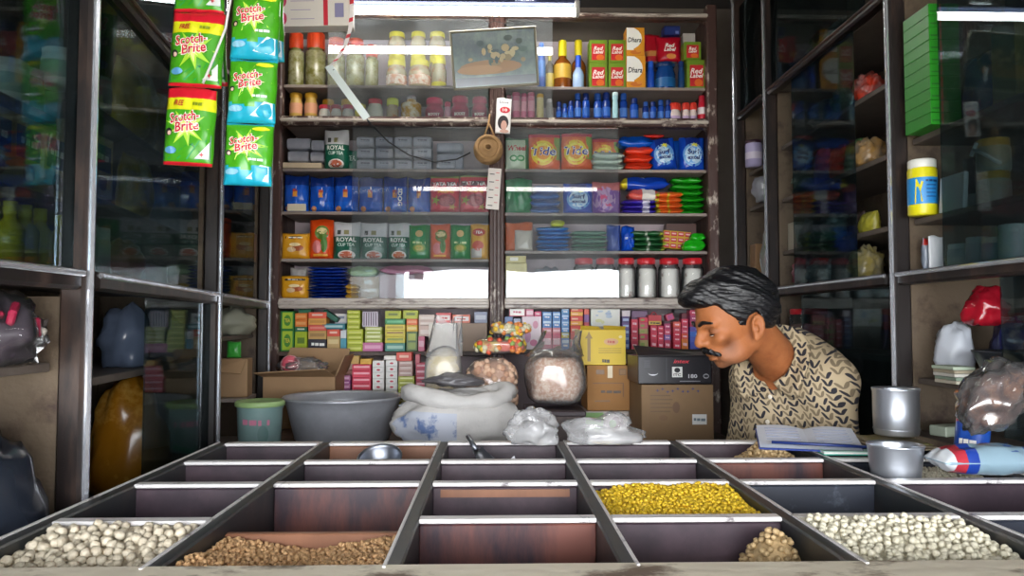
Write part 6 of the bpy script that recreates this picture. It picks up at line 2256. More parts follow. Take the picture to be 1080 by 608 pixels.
# twine ball, sachet and white strip on the centre post
Yt = 3.30
tw = P(515, 158, Yt)
TWM = mat('jute_twine', hexc('b08a5e'), .85, var=.35, vscale=40)
tb = empty('twine_ball', tw, 'ball of brown jute twine hanging at the centre post', 'twine')
rT = 15.5 / 800 * Yt
m_ = MB()
rr = random.Random(4)
for k in range(18):
    e = -0.9 + 1.8 * k / 17
    r_ = rT * (.62 + .30 * math.sqrt(max(0, 1 - e * e)))
    pts = [(r_ * math.cos(a_), e * .045 + .004 * math.sin(3 * a_ + k), r_ * math.sin(a_)) for a_ in [2 * math.pi * q / 28 for q in range(29)]]
    m_.tube(pts, .0062, TWM, n=6, cap=False)
m_.lathe([(.012, -.043), (rT * .60, -.045), (rT * .88, -.01), (rT * .88, .012), (rT * .60, .045), (.012, .043), (.012, -.043)], TWM, n=24, M=Matrix.Rotation(R(90), 4, 'X'))
for k in range(5):
    m_.tube([(rT * (.22 + .11 * k) * math.cos(a_), -.046 + .004 * k, rT * (.22 + .11 * k) * math.sin(a_)) for a_ in [2 * math.pi * q / 24 for q in range(25)]], .005, TWM, n=6, cap=False)
m_.build('ball', tb)
MB().lathe([(.015, -.05), (.015, .05)], BLACKP, n=12, M=Matrix.Rotation(R(90), 4, 'X')).build('core', tb)
MB().tube([(-.02, 0, rT * .8), (.0, .0, rT + .05), (.006, .03, rT + .10)], .004, TWM).tube([(.03, 0, rT * .8), (.004, .0, rT + .05)], .004, TWM).build('hanging_loop', tb)
sz = MB()
sw, sh, = 16 / 800 * 3.36, 38 / 800 * 3.36
mbs, fs_ = pouch(sw, sh, .012, C('e6e2e0', .35), seed=401)
F = Face(mbs, fs_)
F.text('Dove', 0, sh * .88, sh * .07, C('4a4a60'), w=sw * .6)
F.disc(sw * .08, sh * .66, sw * .34, sh * .09, C('c82a3a'))
F.text('10', sw * .08, sh * .66, sh * .08, WHT, w=sw * .3)
F.disc(sw * .0, sh * .30, sw * .36, sh * .20, C('2a2024'))
F.disc(sw * .06, sh * .22, sw * .20, sh * .14, C('c89a8a'))
F.disc(sw * .1, sh * .06, sw * .3, sh * .05, C('c89a8a'))
sp = P(530, 141, 3.36)
tag(mbs.build('shampoo_sachet', None, sp, (0, R(3), 0)), 'white sachet with a red oval and dark-haired face, on the centre post', 'sachet')
ws = MB()
sw, sh = 14 / 800 * 3.36, 44 / 800 * 3.36
ws.box((0, 0, sh / 2), (sw, .004, sh), C('dcd4cc', .5), bev=.0008)
F = Face(ws, lambda x, z: -.002)
for k in range(5):
    F.rect(-sw * .36, sh * (.08 + .19 * k), -sw * .0, sh * (.10 + .19 * k), BLACKP, 1)
    F.rect(sw * .1, sh * (.16 + .18 * k), sw * .36, sh * (.175 + .18 * k), C('c83a44'), 1)
tag(ws.build('sachet_strip', None, P(519, 221, 3.36), (0, R(4), 0)), 'white printed paper strip hanging under the twine ball', 'strip')


# ================================================================== things inside the side showcases
def at_x(px, X, z, r=.03):
    """World spot on the plane x = X seen at column px, kept r clear of the showcase front."""
    for _ in range(3):
        p = PX(px, 340 - (z - 1.2) * 250, X)
        if X < 0:
            X = min(X, -.70 - .133 * max(0, p.y - 1.37) - .060 - r)
        else:
            X = max(X, 1.08 + .058 + r)
    return Vector((X, p.y, z))


def sjar(name, label, px, X, z, r, h, body, lid, lidh=.2, group=None, cat='jar', band=None):
    p = at_x(px, X, z + .0006, r)
    t = empty(name, p, label, cat, group)
    b = MB().lathe([(.001, 0), (r * .94, 0), (r, h * .04), (r, h * (1 - lidh) * .9), (r * .9, h * (1 - lidh))], body, n=18)
    if band:
        b.lathe([(r * 1.01, h * band[0]), (r * 1.01, h * band[1])], band[2], n=18)
    b.build('body', t)
    MB().lathe([(r * .93, h * (1 - lidh)), (r * .95, h * .98), (r * .88, h), (.001, h)], lid, n=18).build('lid', t)
    return t


def sbox(name, label, px, X, z, d, m, draw=None, rz=R(90), group=None, cat='box'):
    p = at_x(px, X, z + .0006, d[1] / 2)
    mb = MB().box((0, 0, d[2] / 2), d, m, bev=.001)
    if draw:
        draw(Face(mb, lambda x, zz: -d[1] / 2), d[0], d[2])
    return tag(mb.build(name, None, p, (0, 0, rz)), label, cat, group)


def sblob(name, label, px, X, z, r, m, seed, amp=.2, film=None, group=None, cat='bag', flat=.9, pieces=None, freq=2.0, n=28):
    p = at_x(px, X, z + .0008, r[0] * 1.12)
    t = empty(name, p, label, cat, group)
    mb = MB()
    blob(mb, (0, 0, r[2] * flat), (r[0] * .94, r[1] * .94, r[2]), m, seed, amp * .75, freq, n=n, flat=flat, ridged=True)
    mb.build('contents' if film else 'body', t)
    if pieces:
        rr = random.Random(seed)
        for k in range(11):
            a = 2.4 * k
            q = MB().box((0, 0, 0), (r[0] * .5, .012, r[2] * .6), pieces[k % len(pieces)], bev=.003)
            o = q.build('small_packet', t, (r[0] * .80 * math.cos(a), r[1] * .80 * math.sin(a), r[2] * rr.uniform(.6, 1.5)), (rr.uniform(-.5, .5), rr.uniform(-.5, .5), rr.uniform(0, 3)))
    if film:
        mb = MB()
        blob(mb, (0, 0, r[2] * flat), (r[0] * 1.02, r[1] * 1.02, r[2] * 1.08), film, seed, amp * .75, 2.0, n=32, flat=flat / 1.08, ridged=True)
        mb.build('film', t)
    return t


def spouch(name, label, px, X, z, w, h, d, m, seed, draw=None, zone=None, rz=R(90), group=None, full=.5, tilt=0.0):
    p = at_x(px, X, z + .0006, d * .5 if abs(rz) > 1 else w * .5)
    mb, f = pouch(w, h, d, m, zone, full, seed, 1.5)
    if draw:
        draw(Face(mb, f), w, h)
    return tag(mb.build(name, None, p, (0, tilt, rz)), label, 'packet', group)


# ---- dark showcases beside the chickpea bin
CREAM = C('c8c4b4', .4)
for i, (px, m_, lab) in enumerate(((4, CREAM, 'white tub by the picture edge on the upper shelf of the dark showcase'), (21, C('6a8a3a', .4), 'green tub beside the white tub by the picture edge, upper shelf of the dark showcase'), (58, CREAM, 'first white tub of the far group on the upper shelf of the dark showcase'), (78, C('6f9040', .4), 'green tub between two white tubs, upper shelf of the dark showcase'), (98, CREAM, 'last white tub next to the post, upper shelf of the dark showcase'))):
    sjar('cream_tub', lab, px, -.80, 1.56 if px < 55 else 1.63, .030, .07, m_, C('b8b4a4', .4), .2, 'tubs behind the dark glass', 'tub', (.2, .65, C('3a6a5a') if i % 2 else C('8aa08a')))


def d_lab(f, w, h):
    f.rect(-w * .38, h * .42, w * .38, h * .86, C('2a4a7a'), 1)
    f.lines(0, h * .66, h * .14, C('c8d0d8'), w * .5)
    f.disc(0, h * .22, w * .2, h * .13, C('7a4a3a'))


for i, px in enumerate((-24, 10, 42)):
    sbox('medicine_box', ['first', 'second', 'third'][i] + ' tan box with dark blue label behind the dark glass, counting from the street', px, -.80, 1.42, (.085, .05, .12), C('b09868'), d_lab, group='tan boxes with blue labels')
for i, px in enumerate((66, 92)):
    sbox('medicine_box', ['tan box with dark blue label near the first post, behind a tan neighbour', 'tan box with dark blue label closest to the post'][i], px, -.80, 1.45, (.085, .05, .12), C('b09868'), d_lab, group='tan boxes with blue labels')
YB_ = C('b8a81e', .25)
for i, px in enumerate((8, 24, 40)):
    p = at_x(px, -.79, 1.2926)
    t = empty('yellow_bottle', p, ['first', 'second', 'third'][i] + ' yellow bottle on the bottom shelf of the dark showcase, counting from the street', 'bottle', 'yellow bottles behind the dark glass')
    MB().lathe([(.001, 0), (.021, 0), (.022, .06), (.010, .078), (.009, .086)], YB_, n=16).build('body', t)
    MB().lathe([(.0105, .084), (.0105, .105), (.001, .106)], C('d2c42a'), n=14).build('cap', t)
for i, px in enumerate((62, 74)):
    p = at_x(px, -.80, 1.2926)
    t = empty('yellow_bottle', p, ['yellow bottle before the white bottles in the dark showcase', 'yellow bottle touching the white bottles in the dark showcase'][i], 'bottle', 'yellow bottles behind the dark glass')
    MB().lathe([(.001, 0), (.021, 0), (.022, .06), (.010, .078), (.009, .086)], YB_, n=16).build('body', t)
    MB().lathe([(.0105, .084), (.0105, .105), (.001, .106)], C('d2c42a'), n=14).build('cap', t)
for i, px in enumerate((90, 104)):
    sjar('white_bottle', ['first white bottle beside the yellow bottles in the dark showcase', 'second white bottle beside the yellow bottles in the dark showcase'][i], px, -.80, 1.292, .020, .10, CREAM, C('d8d8d0'), .25, 'white bottles behind the dark glass', 'bottle')
YBAG = mat('yellow_bag_print', hexc('a8921e'), .3, var=1, col2=hexc('6a5a1a'), vscale=14, thr=(.45, .65))
spouch('yellow_bag', 'big yellow bag on the upper shelf behind the hanging packets, nearer the street', 138, -.87, 1.63, .17, .19, .09, YBAG, 501, group='yellow bags behind the hanging packets')
spouch('yellow_bag', 'big yellow bag on the upper shelf behind the hanging packets, further in', 176, -.90, 1.63, .17, .19, .09, YBAG, 502, group='yellow bags behind the hanging packets')
spouch('yellow_bag', 'yellow bag lower down beside the grey clear bag', 140, -.87, 1.45, .12, .15, .07, YBAG, 503)
GCL = C('6f7c84', .2)
sblob('clear_bag', 'grey blue clear bag on the middle showcase shelf', 165, -.90, 1.45, (.09, .08, .07), GCL, 504, .3)
sblob('clear_bag', 'small grey clear bag beside the wooden partition', 208, -.94, 1.45, (.07, .06, .06), C('8a9098', .2), 505, .3)
sbox('white_box', 'white box on the floor of the middle showcase', 150, -.88, 1.292, (.12, .07, .05), C('b4b8b4'))
sblob('brown_bag', 'orange brown bag in the middle showcase beside the white box', 128, -.86, 1.292, (.05, .045, .05), C('8a5a2a', .3), 506)
sblob('clear_bag', 'pale clear bag at the end of the middle showcase floor', 196, -.92, 1.292, (.08, .07, .06), C('8a98a4', .2), 507, .3)
# below the transom
CFILM = glass('dark_clear_film', (.92, .92, .93), .02, boost=1.3, rough=.06, hazecol=(.8, .8, .8))
t_ = sblob('clear_bag', 'clear bag of small coloured packets on the low shelf beside the first post', 36, -.785, 1.13, (.070, .062, .055), C('3a2f3a', .4), 508, .25, CFILM, pieces=[C('8a1f3a', .3), C('b8b83a', .3), C('4a6a3a', .3), C('b0a8a0', .3), C('2a2a3a', .3)])
t_.location = (-.80, 1.235, 1.131)
t_ = sblob('dark_bag', 'big dark grey bag at the bottom beside the chickpea bin', 40, -.82, .72, (.10, .105, .17), C('1c2028', .25), 509, .25)
t_.location = (-.815, 1.2, .721)
sblob('blue_bag', 'pale blue plastic bag on the low shelf behind the first post, nearer the street', 134, -.84, 1.09, (.06, .055, .075), C('4a5466', .25), 510, .25, group='pale blue plastic bags')
sblob('blue_bag', 'pale blue plastic bag on the low shelf, further into the shop', 166, -.87, 1.09, (.075, .065, .075), C('5a6680', .25), 511, .25, group='pale blue plastic bags')
t_ = sblob('mustard_bag', 'tall mustard orange bag below the pale blue bags', 138, -.84, .72, (.095, .075, .165), mat('mustard_film', hexc('8a5a12'), .25, var=1, col2=hexc('c89a4a'), vscale=8, thr=(.5, .7)), 512, .2)
for i, (px, z, hx) in enumerate(((244, 1.45, '4a3a30'), (258, 1.45, '6a4f38'), (252, 1.63, '3f3a38'), (246, 1.292, '3a4a44'))):
    sbox('brown_box', ['dark brown box on the middle shelf of the corner showcase', 'tan box on the middle shelf of the corner showcase', 'dark grey box on the upper shelf of the corner showcase', 'dark green box on the floor of the corner showcase'][i], px, -1.0, z, (.11, .07, .12), C(hx))
wb_ = sblob('carrier_bag', 'crumpled cream carrier bag on the shelf above the opened cartons', 262, -.985, 1.15, (.075, .10, .052), mat('cream_carrier', hexc('9a9a88'), .5, var=.2, vscale=8), 513, .22)
wb_.location = (-1.0, 2.95, 1.1508)
hl_ = MB().tube([(.0, -.05, .085), (.0, -.03, .105), (.0, .02, .108), (.0, .045, .085)], .006, MATS['cream_carrier'])
hl_.build('handle', wb_)

# ---- showcase with the yellow tub
XR_ = 1.135
for k in range(10):
    z = 1.7005 + .0312 * k
    mb = MB().box((0, 0, .0152), (.078, .12, .0304), C('217f1a', .4), bev=.001)
    F = Face(mb, lambda x, zz: -.06)
    F.rect(-.012, .001, -.007, .0295, C('d8602a'), 1)
    F.rect(-.036, .008, -.016, .012, C('1a5a1a'), 1)
    tag(mb.build('green_box', None, (1.146, 1.93, z)), '%s box of the tall green box stack with an orange line' % ordn(k, 10), 'box', 'tall stack of green boxes')
tb = empty('yellow_tub', (XR_, 1.965, 1.4806), 'yellow tub with blue label and white screw lid', 'tub')
YT = C('d6cc1e', .3)
m_ = MB().lathe([(.001, 0), (.034, 0), (.036, .004), (.036, .118), (.033, .126)], YT, n=28).lathe([(.0366, .028), (.0366, .098)], C('2a86c8', .3), n=28)
fy = lambda x, z: -math.sqrt(max(1e-9, .0366 ** 2 - min(x * x, .00127)))
F = Face(m_, fy)
F.poly([(-.032, .030), (-.018, .034), (-.022, .06), (-.016, .085), (-.03, .094)], YT)
for k in range(4):
    F.rect(-.010, .045 + .010 * k, .016, .048 + .010 * k, C('1a4f8a'), 2)
F.lines(.003, .088, .008, C('0f3a6a'), .03)
m_.build('body', tb)
MB().lathe([(.0325, .124), (.0345, .126), (.0345, .145), (.031, .148), (.001, .148)], C('d8d8d0', .4), n=28).build('lid', tb)
mp = MB().box((0, 0, .045), (.012, .10, .09), C('c0c0c0', .6), bev=.001)
tag(mp.build('paper_bundle', None, (1.155, 1.868, 1.4806), (0, R(4), 0)), 'pale folded papers standing behind the yellow tub', 'paper')
DK = C('2a2c30', .35)
for (px, z, lab) in ((1050, 1.4806, 'lower'), (1050, 1.4806 + .079, 'upper')):
    sjar('brown_jar', lab + ' of two stacked dark jars with mustard lids behind the glass', px, 1.20, z, .037, .078, C('8a8a7a', .3), C('a8822a', .4), .24, 'stacked mustard-lidded jars')
sjar('dark_jar', 'dark jar with grey label behind the glass beside the yellow tub', 1010, 1.19, 1.48, .032, .08, DK, C('202226'), .2, band=(.1, .45, C('8a8a88')))
sjar('dark_jar', 'tall dark jar next to the stacked mustard-lidded jars', 1030, 1.21, 1.48, .026, .13, DK, C('202226'), .2, band=(.05, .3, C('9a9c98')))
m_ = MB().tube([(0, 0, 0), (.0, .05, .034), (0, .075, .048)], .0045, C('b8bcbc')).tube([(0, .066, .062), (0, .084, .034)], .0045, C('b8bcbc'))
tag(m_.build('white_brush', None, (1.165, 1.70, 1.5655), (0, 0, R(10))), 'white handled tool lying across the dark jars', 'tool')
for i, (px, r_, h_, m2) in enumerate(((1014, .030, .06, 'a8b4b4'), (1032, .026, .07, 'b4bcbc'), (1050, .028, .062, '6a8aa0'), (1070, .03, .085, 'b8c0c0'))):
    sjar('white_jar', ['first', 'second', 'third', 'fourth'][i] + ' pale jar on the showcase floor behind the glass, counting from the yellow tub side', px, 1.19, 1.338, r_, h_, C(m2, .35), C('c4ccc8', .4), .22, 'pale jars behind the glass')
wp_ = spouch('white_paper', 'bent white paper leaning on the showcase floor below the yellow tub', 974, 1.150, 1.338, .05, .085, .006, C('c4c6ca', .6), 520, rz=R(20), tilt=R(14))
wp_.location = (1.152, 1.94, 1.3386)
wp_.rotation_euler = (0, 0, R(20))
t_ = spouch('clear_packet', 'clear packet with blue print and red top below the yellow tub', 990, 1.135, 1.338, .06, .085, .03, C('8a94a4', .25), 521, lambda f, w, h: f.disc(-w * .15, h * .2, w * .2, h * .14, C('1f3aa0')).disc(w * .2, h * .25, w * .1, h * .1, C('c8a02a')), lambda u, v: C('b82a24', .3) if v > .8 else C('8a94a4', .25), rz=R(30))
t_.location = (1.168, 1.995, 1.3386)
spouch('blue_pouch', 'big blue clear bag high in the showcase above the dark jars', 1042, 1.22, 1.70, .16, .17, .07, C('24486e', .25), 522)
sbox('olive_box', 'olive box high in the showcase at the picture edge', 1076, 1.2, 1.70, (.08, .06, .19), C('6a6230'))
# lower compartment with the steel bowl
for s_ in ():
    pass
kb = empty('steel_bowl', (1.215, 1.735, 1.0506), 'wide dark steel bowl on the low shelf under the navy bag', 'bowl')
MB().lathe([(.001, .0), (.045, 0), (.060, .006), (.088, .075), (.092, .080), (.093, .083), (.089, .083), (.057, .010), (.001, .005)], mat('dark_steel', hexc('5a5f68'), .3, metal=.9), n=40).build('body', kb)
t_ = sblob('white_bag', 'white plastic bag on the low shelf against the worn side board', 1000, 1.165, 1.05, (.045, .05, .075), C('b8bcc4', .4), 530, .2)
t_.location = (1.195, 1.94, 1.0508)
t_ = sblob('navy_bag', 'shiny navy blue bag behind the dark steel bowl', 1022, 1.27, 1.05, (.055, .055, .085), C('161a4a', .2), 531, .28)
t_.location = (1.30, 1.86, 1.0508)
rbg = sblob('red_bag', 'shiny red bag hanging under the showcase floor above the navy bag', 1040, 1.2, 1.19, (.045, .05, .045), C('9a1626', .2), 532, .35)
MB().tube([(0, 0, .075), (.0, .0, .092)], .004, BLACKP).build('hanging_loop', rbg)
nb = MB()
for k in range(5):
    nb.box((.002 * (k % 2), .003 * k, .006 + .009 * k), (.09, .07, .008), C(['b8b0a0', '7a8a7a', 'c0bcb4', '9a8f7a', 'a8b4a0'][k], .7), bev=.001)
for k in range(5):
    one = MB().box((0, 0, .004), (.055, .09, .008), C(['b8b0a0', '7a8a7a', 'c0bcb4', '9a8f7a', 'a8b4a0'][k], .7), bev=.001)
    tag(one.build('notebook', None, (1.135 + .002 * (k % 2), 1.84 + .003 * k, 1.0506 + .0084 * k)), '%s notebook of the little pile beside the dark steel bowl' % ordn(k, 5), 'book', 'pile of notebooks')
lb = MB().box((0, 0, .014), (.14, .05, .026), mat('pale_green_tin', hexc('9aa494'), .5, var=.2, vscale=10), bev=.003)
lbx = lb.build('long_box', None, (1.19, 1.93, .9106), (0, 0, R(20)))
tag(lbx, 'long pale grey green box lying low behind the tall steel pot', 'box')

# ---- showcase behind the man
def jumble(z, rows, X0=1.20, pre='', where=''):
    for i, (px, kind, hx, w, h, lab) in enumerate(rows):
        seed = 600 + int(z * 100) + i
        if kind == 'p':
            spouch('packet', lab, px, X0, z, w, h, .05, C(hx, .3), seed, rz=R(-90), zone=None)
        elif kind == 'b':
            sblob('clear_bag', lab, px, X0, z, (w * .5, w * .5, h * .5), mat('crumpled_' + hx, hexc(hx), .3, var=1, col2=tuple(min(1, c * .35 + .12) for c in hexc(hx)), vscale=22, thr=(.42, .62)), seed, .34, freq=3.4, n=40)
        else:
            sbox('small_box', lab, px, X0, z, (w, .06, h), C(hx), rz=R(-90))


jumble(1.338, [(914, 'b', '9a8a4a', .10, .10, 'tan clear bag with a knotted red top on the showcase floor behind the man'), (893, 'x', '3a4a50', .10, .09, 'dark grey box behind the glass on the showcase floor, next to the tan bag'),
               (880, 'b', 'a8acb0', .09, .075, 'white bag behind the glass on the showcase floor'), (866, 'b', '8a9094', .09, .08, 'grey bag behind the glass on the showcase floor'), (852, 'b', '8a4a54', .10, .11, 'clear bag with pink packets beside the worn side board')])
jumble(1.48, [(918, 'p', 'b0a83a', .10, .07, 'yellow green packet on the lowest inner shelf near the chrome post'), (905, 'p', '3a2a28', .10, .08, 'dark red packet beside the yellow green one'), (886, 'b', '5a7a7a', .11, .09, 'teal clear bag behind the glass'),
              (869, 'b', '4a5a64', .08, .09, 'blue grey clear bag behind the glass'), (856, 'b', '5f6a5a', .07, .10, 'greenish clear bag behind the glass'), (843, 'x', 'b0a898', .07, .11, 'pale box with red corner beside the worn side board')])
jumble(1.69, [(918, 'b', 'a8824a', .10, .09, 'brown and white bag by the chrome post on the middle inner shelf'), (903, 'p', '5a8a54', .10, .11, 'green packet behind the glass on the middle inner shelf'), (886, 'p', 'c03a2a', .10, .12, 'red packet behind the glass on the middle inner shelf'),
              (869, 'p', '2a3a9a', .10, .14, 'blue packet behind the glass on the middle inner shelf'), (852, 'b', '4a5a4a', .10, .10, 'dull green bag at the inner end of the middle shelf')])
jumble(1.90, [(918, 'b', 'b8361e', .09, .09, 'orange red bag by the chrome post on the high inner shelf'), (896, 'b', '3a6a3a', .10, .10, 'dark green bag behind the glass on the high inner shelf'), (872, 'b', '2a4a44', .11, .09, 'dark teal bag behind the glass on the high inner shelf'), (852, 'x', '3a3a3a', .10, .10, 'dark box on the high inner shelf')])
jumble(2.14, [(873, 'b', '8a8a3a', .11, .10, 'olive yellow bag above the slanting rail'), (853, 'b', '4a1f3a', .11, .09, 'dark purple shiny bag above the slanting rail'), (890, 'b', '3a4a4a', .10, .09, 'grey dusty bag above the slanting rail')])
for i, (px, lab) in enumerate(((846, 'red-lidded glass jar behind the man, nearer the shelving'), (861, "red-lidded glass jar behind the man's shoulder"))):
    sjar('sweet_jar', lab, px, 1.15, 1.10, .045, .15, JARGLASS, REDL, .14, 'red-lidded jars behind the man')
    p = at_x(px, 1.15, 1.102)
    ob = MB().lathe([(.001, .004), (.040, .004), (.041, .09), (.001, .094)], mat('pinkish_sweets', hexc('8a6a64'), .5, var=.3, vscale=30), n=16).build('contents')
    jr = [o for o in COL.objects if o.get('label') == lab][0]
    ob.parent = jr
# ---- slim bay with the tin
tn = at_x(787, 1.15, 1.8706)
tn.x, tn.y = 1.125, 3.22
t = empty('tin', tn, 'pale violet tin with dark lid in the slim bay beside the back shelving', 'tin')
MB().lathe([(.001, 0), (.036, 0), (.036, .095), (.034, .1)], C('a8a0c4', .35), n=24).lathe([(.0365, .03), (.0365, .06)], C('c8c0d0', .35), n=24).build('body', t)
MB().lathe([(.033, .098), (.035, .1), (.035, .112), (.001, .113)], C('3a2030', .35), n=24).build('lid', t)
t = sblob('clear_bag', 'pale clear bag under the violet tin', 787, 1.15, 1.71, (.05, .06, .06), C('8a8c94', .2), 640, .25)
t.location = (1.16, 3.18, 1.711)
t = sblob('clear_bag', 'grey clear bag hanging low in the slim bay', 795, 1.15, 1.338, (.05, .06, .13), C('8a8a86', .2), 641, .2)
t.location = (1.165, 3.12, 1.339)
t = sbox('tan_carton', 'tan carton flap standing in the slim bay', 783, 1.13, 1.338, (.07, .03, .2), C('8a6a4a'))
t.location = (1.15, 3.28, 1.339)


# ================================================================== the seated shopkeeper
def nets(F, xs, ys, zs):
    """Surface of the signed distance samples F over a rectilinear grid (naive surface nets)."""
    s = F < 0
    nx_, ny_, nz_ = F.shape
    cnt = np.zeros((nx_ - 1, ny_ - 1, nz_ - 1), int)
    for i in (0, 1):
        for j in (0, 1):
            for k in (0, 1):
                cnt += s[i:nx_ - 1 + i, j:ny_ - 1 + j, k:nz_ - 1 + k]
    act = np.argwhere((cnt > 0) & (cnt < 8))
    idx = -np.ones(cnt.shape, int)
    idx[act[:, 0], act[:, 1], act[:, 2]] = np.arange(len(act))
    acc = np.zeros((len(act), 3))
    num = np.zeros(len(act))
    G = [xs, ys, zs]
    cor = [(i, j, k) for i in (0, 1) for j in (0, 1) for k in (0, 1)]
    for a in cor:
        for ax in range(3):
            if a[ax] == 0:
                b = list(a)
                b[ax] = 1
                ia, ib = act + np.array(a), act + np.array(b)
                fa, fb_ = F[ia[:, 0], ia[:, 1], ia[:, 2]], F[ib[:, 0], ib[:, 1], ib[:, 2]]
                m = (fa < 0) != (fb_ < 0)
                t = np.where(m, fa / np.where(m, fa - fb_, 1), 0)
                p = np.stack([G[q][ia[:, q]] + (t * (G[q][ib[:, q]] - G[q][ia[:, q]]) if q == ax else 0) for q in range(3)], 1)
                acc += np.where(m[:, None], p, 0)
                num += m
    V = acc / num[:, None]
    quads = []
    for ax in range(3):
        o = [q for q in range(3) if q != ax]
        sl0, sl1 = [slice(1, -1)] * 3, [slice(1, -1)] * 3
        sl0[ax], sl1[ax] = slice(0, -1), slice(1, None)
        a, b = s[tuple(sl0)], s[tuple(sl1)]
        e = np.argwhere(a != b)
        off = np.array([1, 1, 1])
        off[ax] = 0
        e2 = e + off
        inside = a[e[:, 0], e[:, 1], e[:, 2]]
        d0, d1 = np.zeros(3, int), np.zeros(3, int)
        d0[o[0]] = 1
        d1[o[1]] = 1
        c = [e2 - d0 - d1, e2 - d1, e2, e2 - d0]
        q = np.stack([idx[v[:, 0], v[:, 1], v[:, 2]] for v in c], 1)
        flip = inside if ax != 1 else ~inside
        q = np.where(flip[:, None], q, q[:, ::-1])
        quads.append(q)
    Q = np.concatenate(quads)
    return V, Q[(Q >= 0).all(1)]


def ell(p, c, r):
    q = (p - np.array(c)) / np.array(r)
    k0 = np.sqrt((q ** 2).sum(-1)) + 1e-9
    k1 = np.sqrt(((q / np.array(r)) ** 2).sum(-1)) + 1e-9
    return k0 * (k0 - 1) / k1


def cap(p, a, b, ra, rb):
    a, b = np.array(a, float), np.array(b, float)
    ab = b - a
    t = np.clip(((p - a) @ ab) / (ab @ ab), 0, 1)
    return np.sqrt((((p - a) - t[..., None] * ab) ** 2).sum(-1)) - (ra + (rb - ra) * t)


def smin(a, b, k):
    h = np.clip(.5 + .5 * (b - a) / k, 0, 1)
    return b + (a - b) * h - k * h * (1 - h)


def smax(a, b, k):
    return -smin(-a, -b, k)


def V3(v):
    return np.array([v[0], v[1], v[2]], float)


# head frame: x forward, y to his left, z up; origin between the ears
hy = R(7)
fh = np.array([-math.cos(hy), -math.sin(hy), 0])
th_ = R(18)
HF = fh * math.cos(th_) + np.array([0, 0, -1]) * math.sin(th_)
HU = fh * math.sin(th_) + np.array([0, 0, 1]) * math.cos(th_)
HL = np.cross(HU, HF)
HO = V3(P(794, 346, 1.89)) + np.array([0, .074, 0])
# torso frame
tf = np.array([-.72, -.69, 0])
tf /= np.linalg.norm(tf)
tl = np.array([-tf[1], tf[0], 0]) * 1.0
if tl[1] > 0:
    tl = -tl
SC = V3(P(829, 383, 2.10))
PEL = np.array([.90, 2.19, .53])
SHL = SC + tl * .120 + np.array([0, 0, -.060]) + tf * .01
SHR = SC - tl * .085 + np.array([0, 0, -.060])
ELL = SHL + np.array([.055, .035, -.25])
WRL = ELL + np.array([-.215, .02, -.075])
ELR = SHR + np.array([-.035, .04, -.26])
WRR = ELR + np.array([-.15, -.07, -.06])
HIPL, HIPR = PEL + np.array([-.02, -.085, -.02]), PEL + np.array([-.02, .085, -.02])
KNL, KNR = np.array([.47, 2.09, .54]), np.array([.46, 2.27, .54])
ANL, ANR = np.array([.50, 2.08, .09]), np.array([.49, 2.28, .09])
NBASE = SC + np.array([0, 0, .02]) + tf * .015


def head_local(p):
    d = p - HO
    return np.stack([d @ HF, d @ HL, d @ HU], -1)


def f_head(q):
    m = q.copy()
    m[..., 1] = np.abs(q[..., 1])
    d = ell(q, (.006, 0, .070), (.101, .074, .085))
    d = smin(d, ell(q, (.056, 0, .005), (.058, .054, .080)), .03)
    d = smin(d, ell(m, (.048, .026, -.048), (.050, .027, .030)), .018)
    d = smax(d, -ell(m, (.078, .070, -.030), (.026, .014, .024)), .03)
    d = smin(d, ell(q, (.083, 0, -.068), (.017, .020, .014)), .015)
    d = smin(d, cap(m, (.106, .008, .040), (.092, .042, .042), .011, .010), .016)
    d = smin(d, ell(m, (.083, .042, .000), (.015, .015, .012)), .020)
    d = smax(d, -ell(m, (.112, .034, .020), (.016, .017, .0125)), .010)
    d = smin(d, ell(m, (.091, .033, .0205), (.0125, .0135, .0115)), .003)
    d = smin(d, cap(q, (.110, 0, .034), (.127, 0, .002), .0075, .0115), .010)
    d = smin(d, ell(q, (.125, 0, -.004), (.0130, .0125, .0105)), .006)
    d = smin(d, ell(m, (.113, .0125, -.006), (.0115, .0075, .0085)), .006)
    d = smin(d, ell(q, (.103, 0, -.030), (.014, .026, .016)), .012)
    d = smin(d, ell(q, (.1065, 0, -.0395), (.0090, .022, .0058)), .004)
    d = smin(d, ell(q, (.1040, 0, -.0505), (.0090, .019, .0062)), .004)
    d = smax(d, -ell(q, (.1165, 0, -.0448), (.011, .022, .0016)), .003)
    # ears
    e = np.stack([(m[..., 0] + .004) * .966 + (m[..., 2] - .0) * .259, m[..., 1] - .076, (m[..., 2] - .0) * .966 - (m[..., 0] + .004) * .259], -1)
    er = ell(e, (0, .002, .002), (.0185, .0085, .032))
    er = smax(er, -ell(e, (.003, .0105, .004), (.0120, .0095, .022)), .003)
    er = smin(er, ell(e, (.006, .004, -.004), (.006, .007, .010)), .004)
    er = smin(er, ell(e, (.006, .001, -.027), (.008, .006, .009)), .006)
    return smin(d, er, .006)


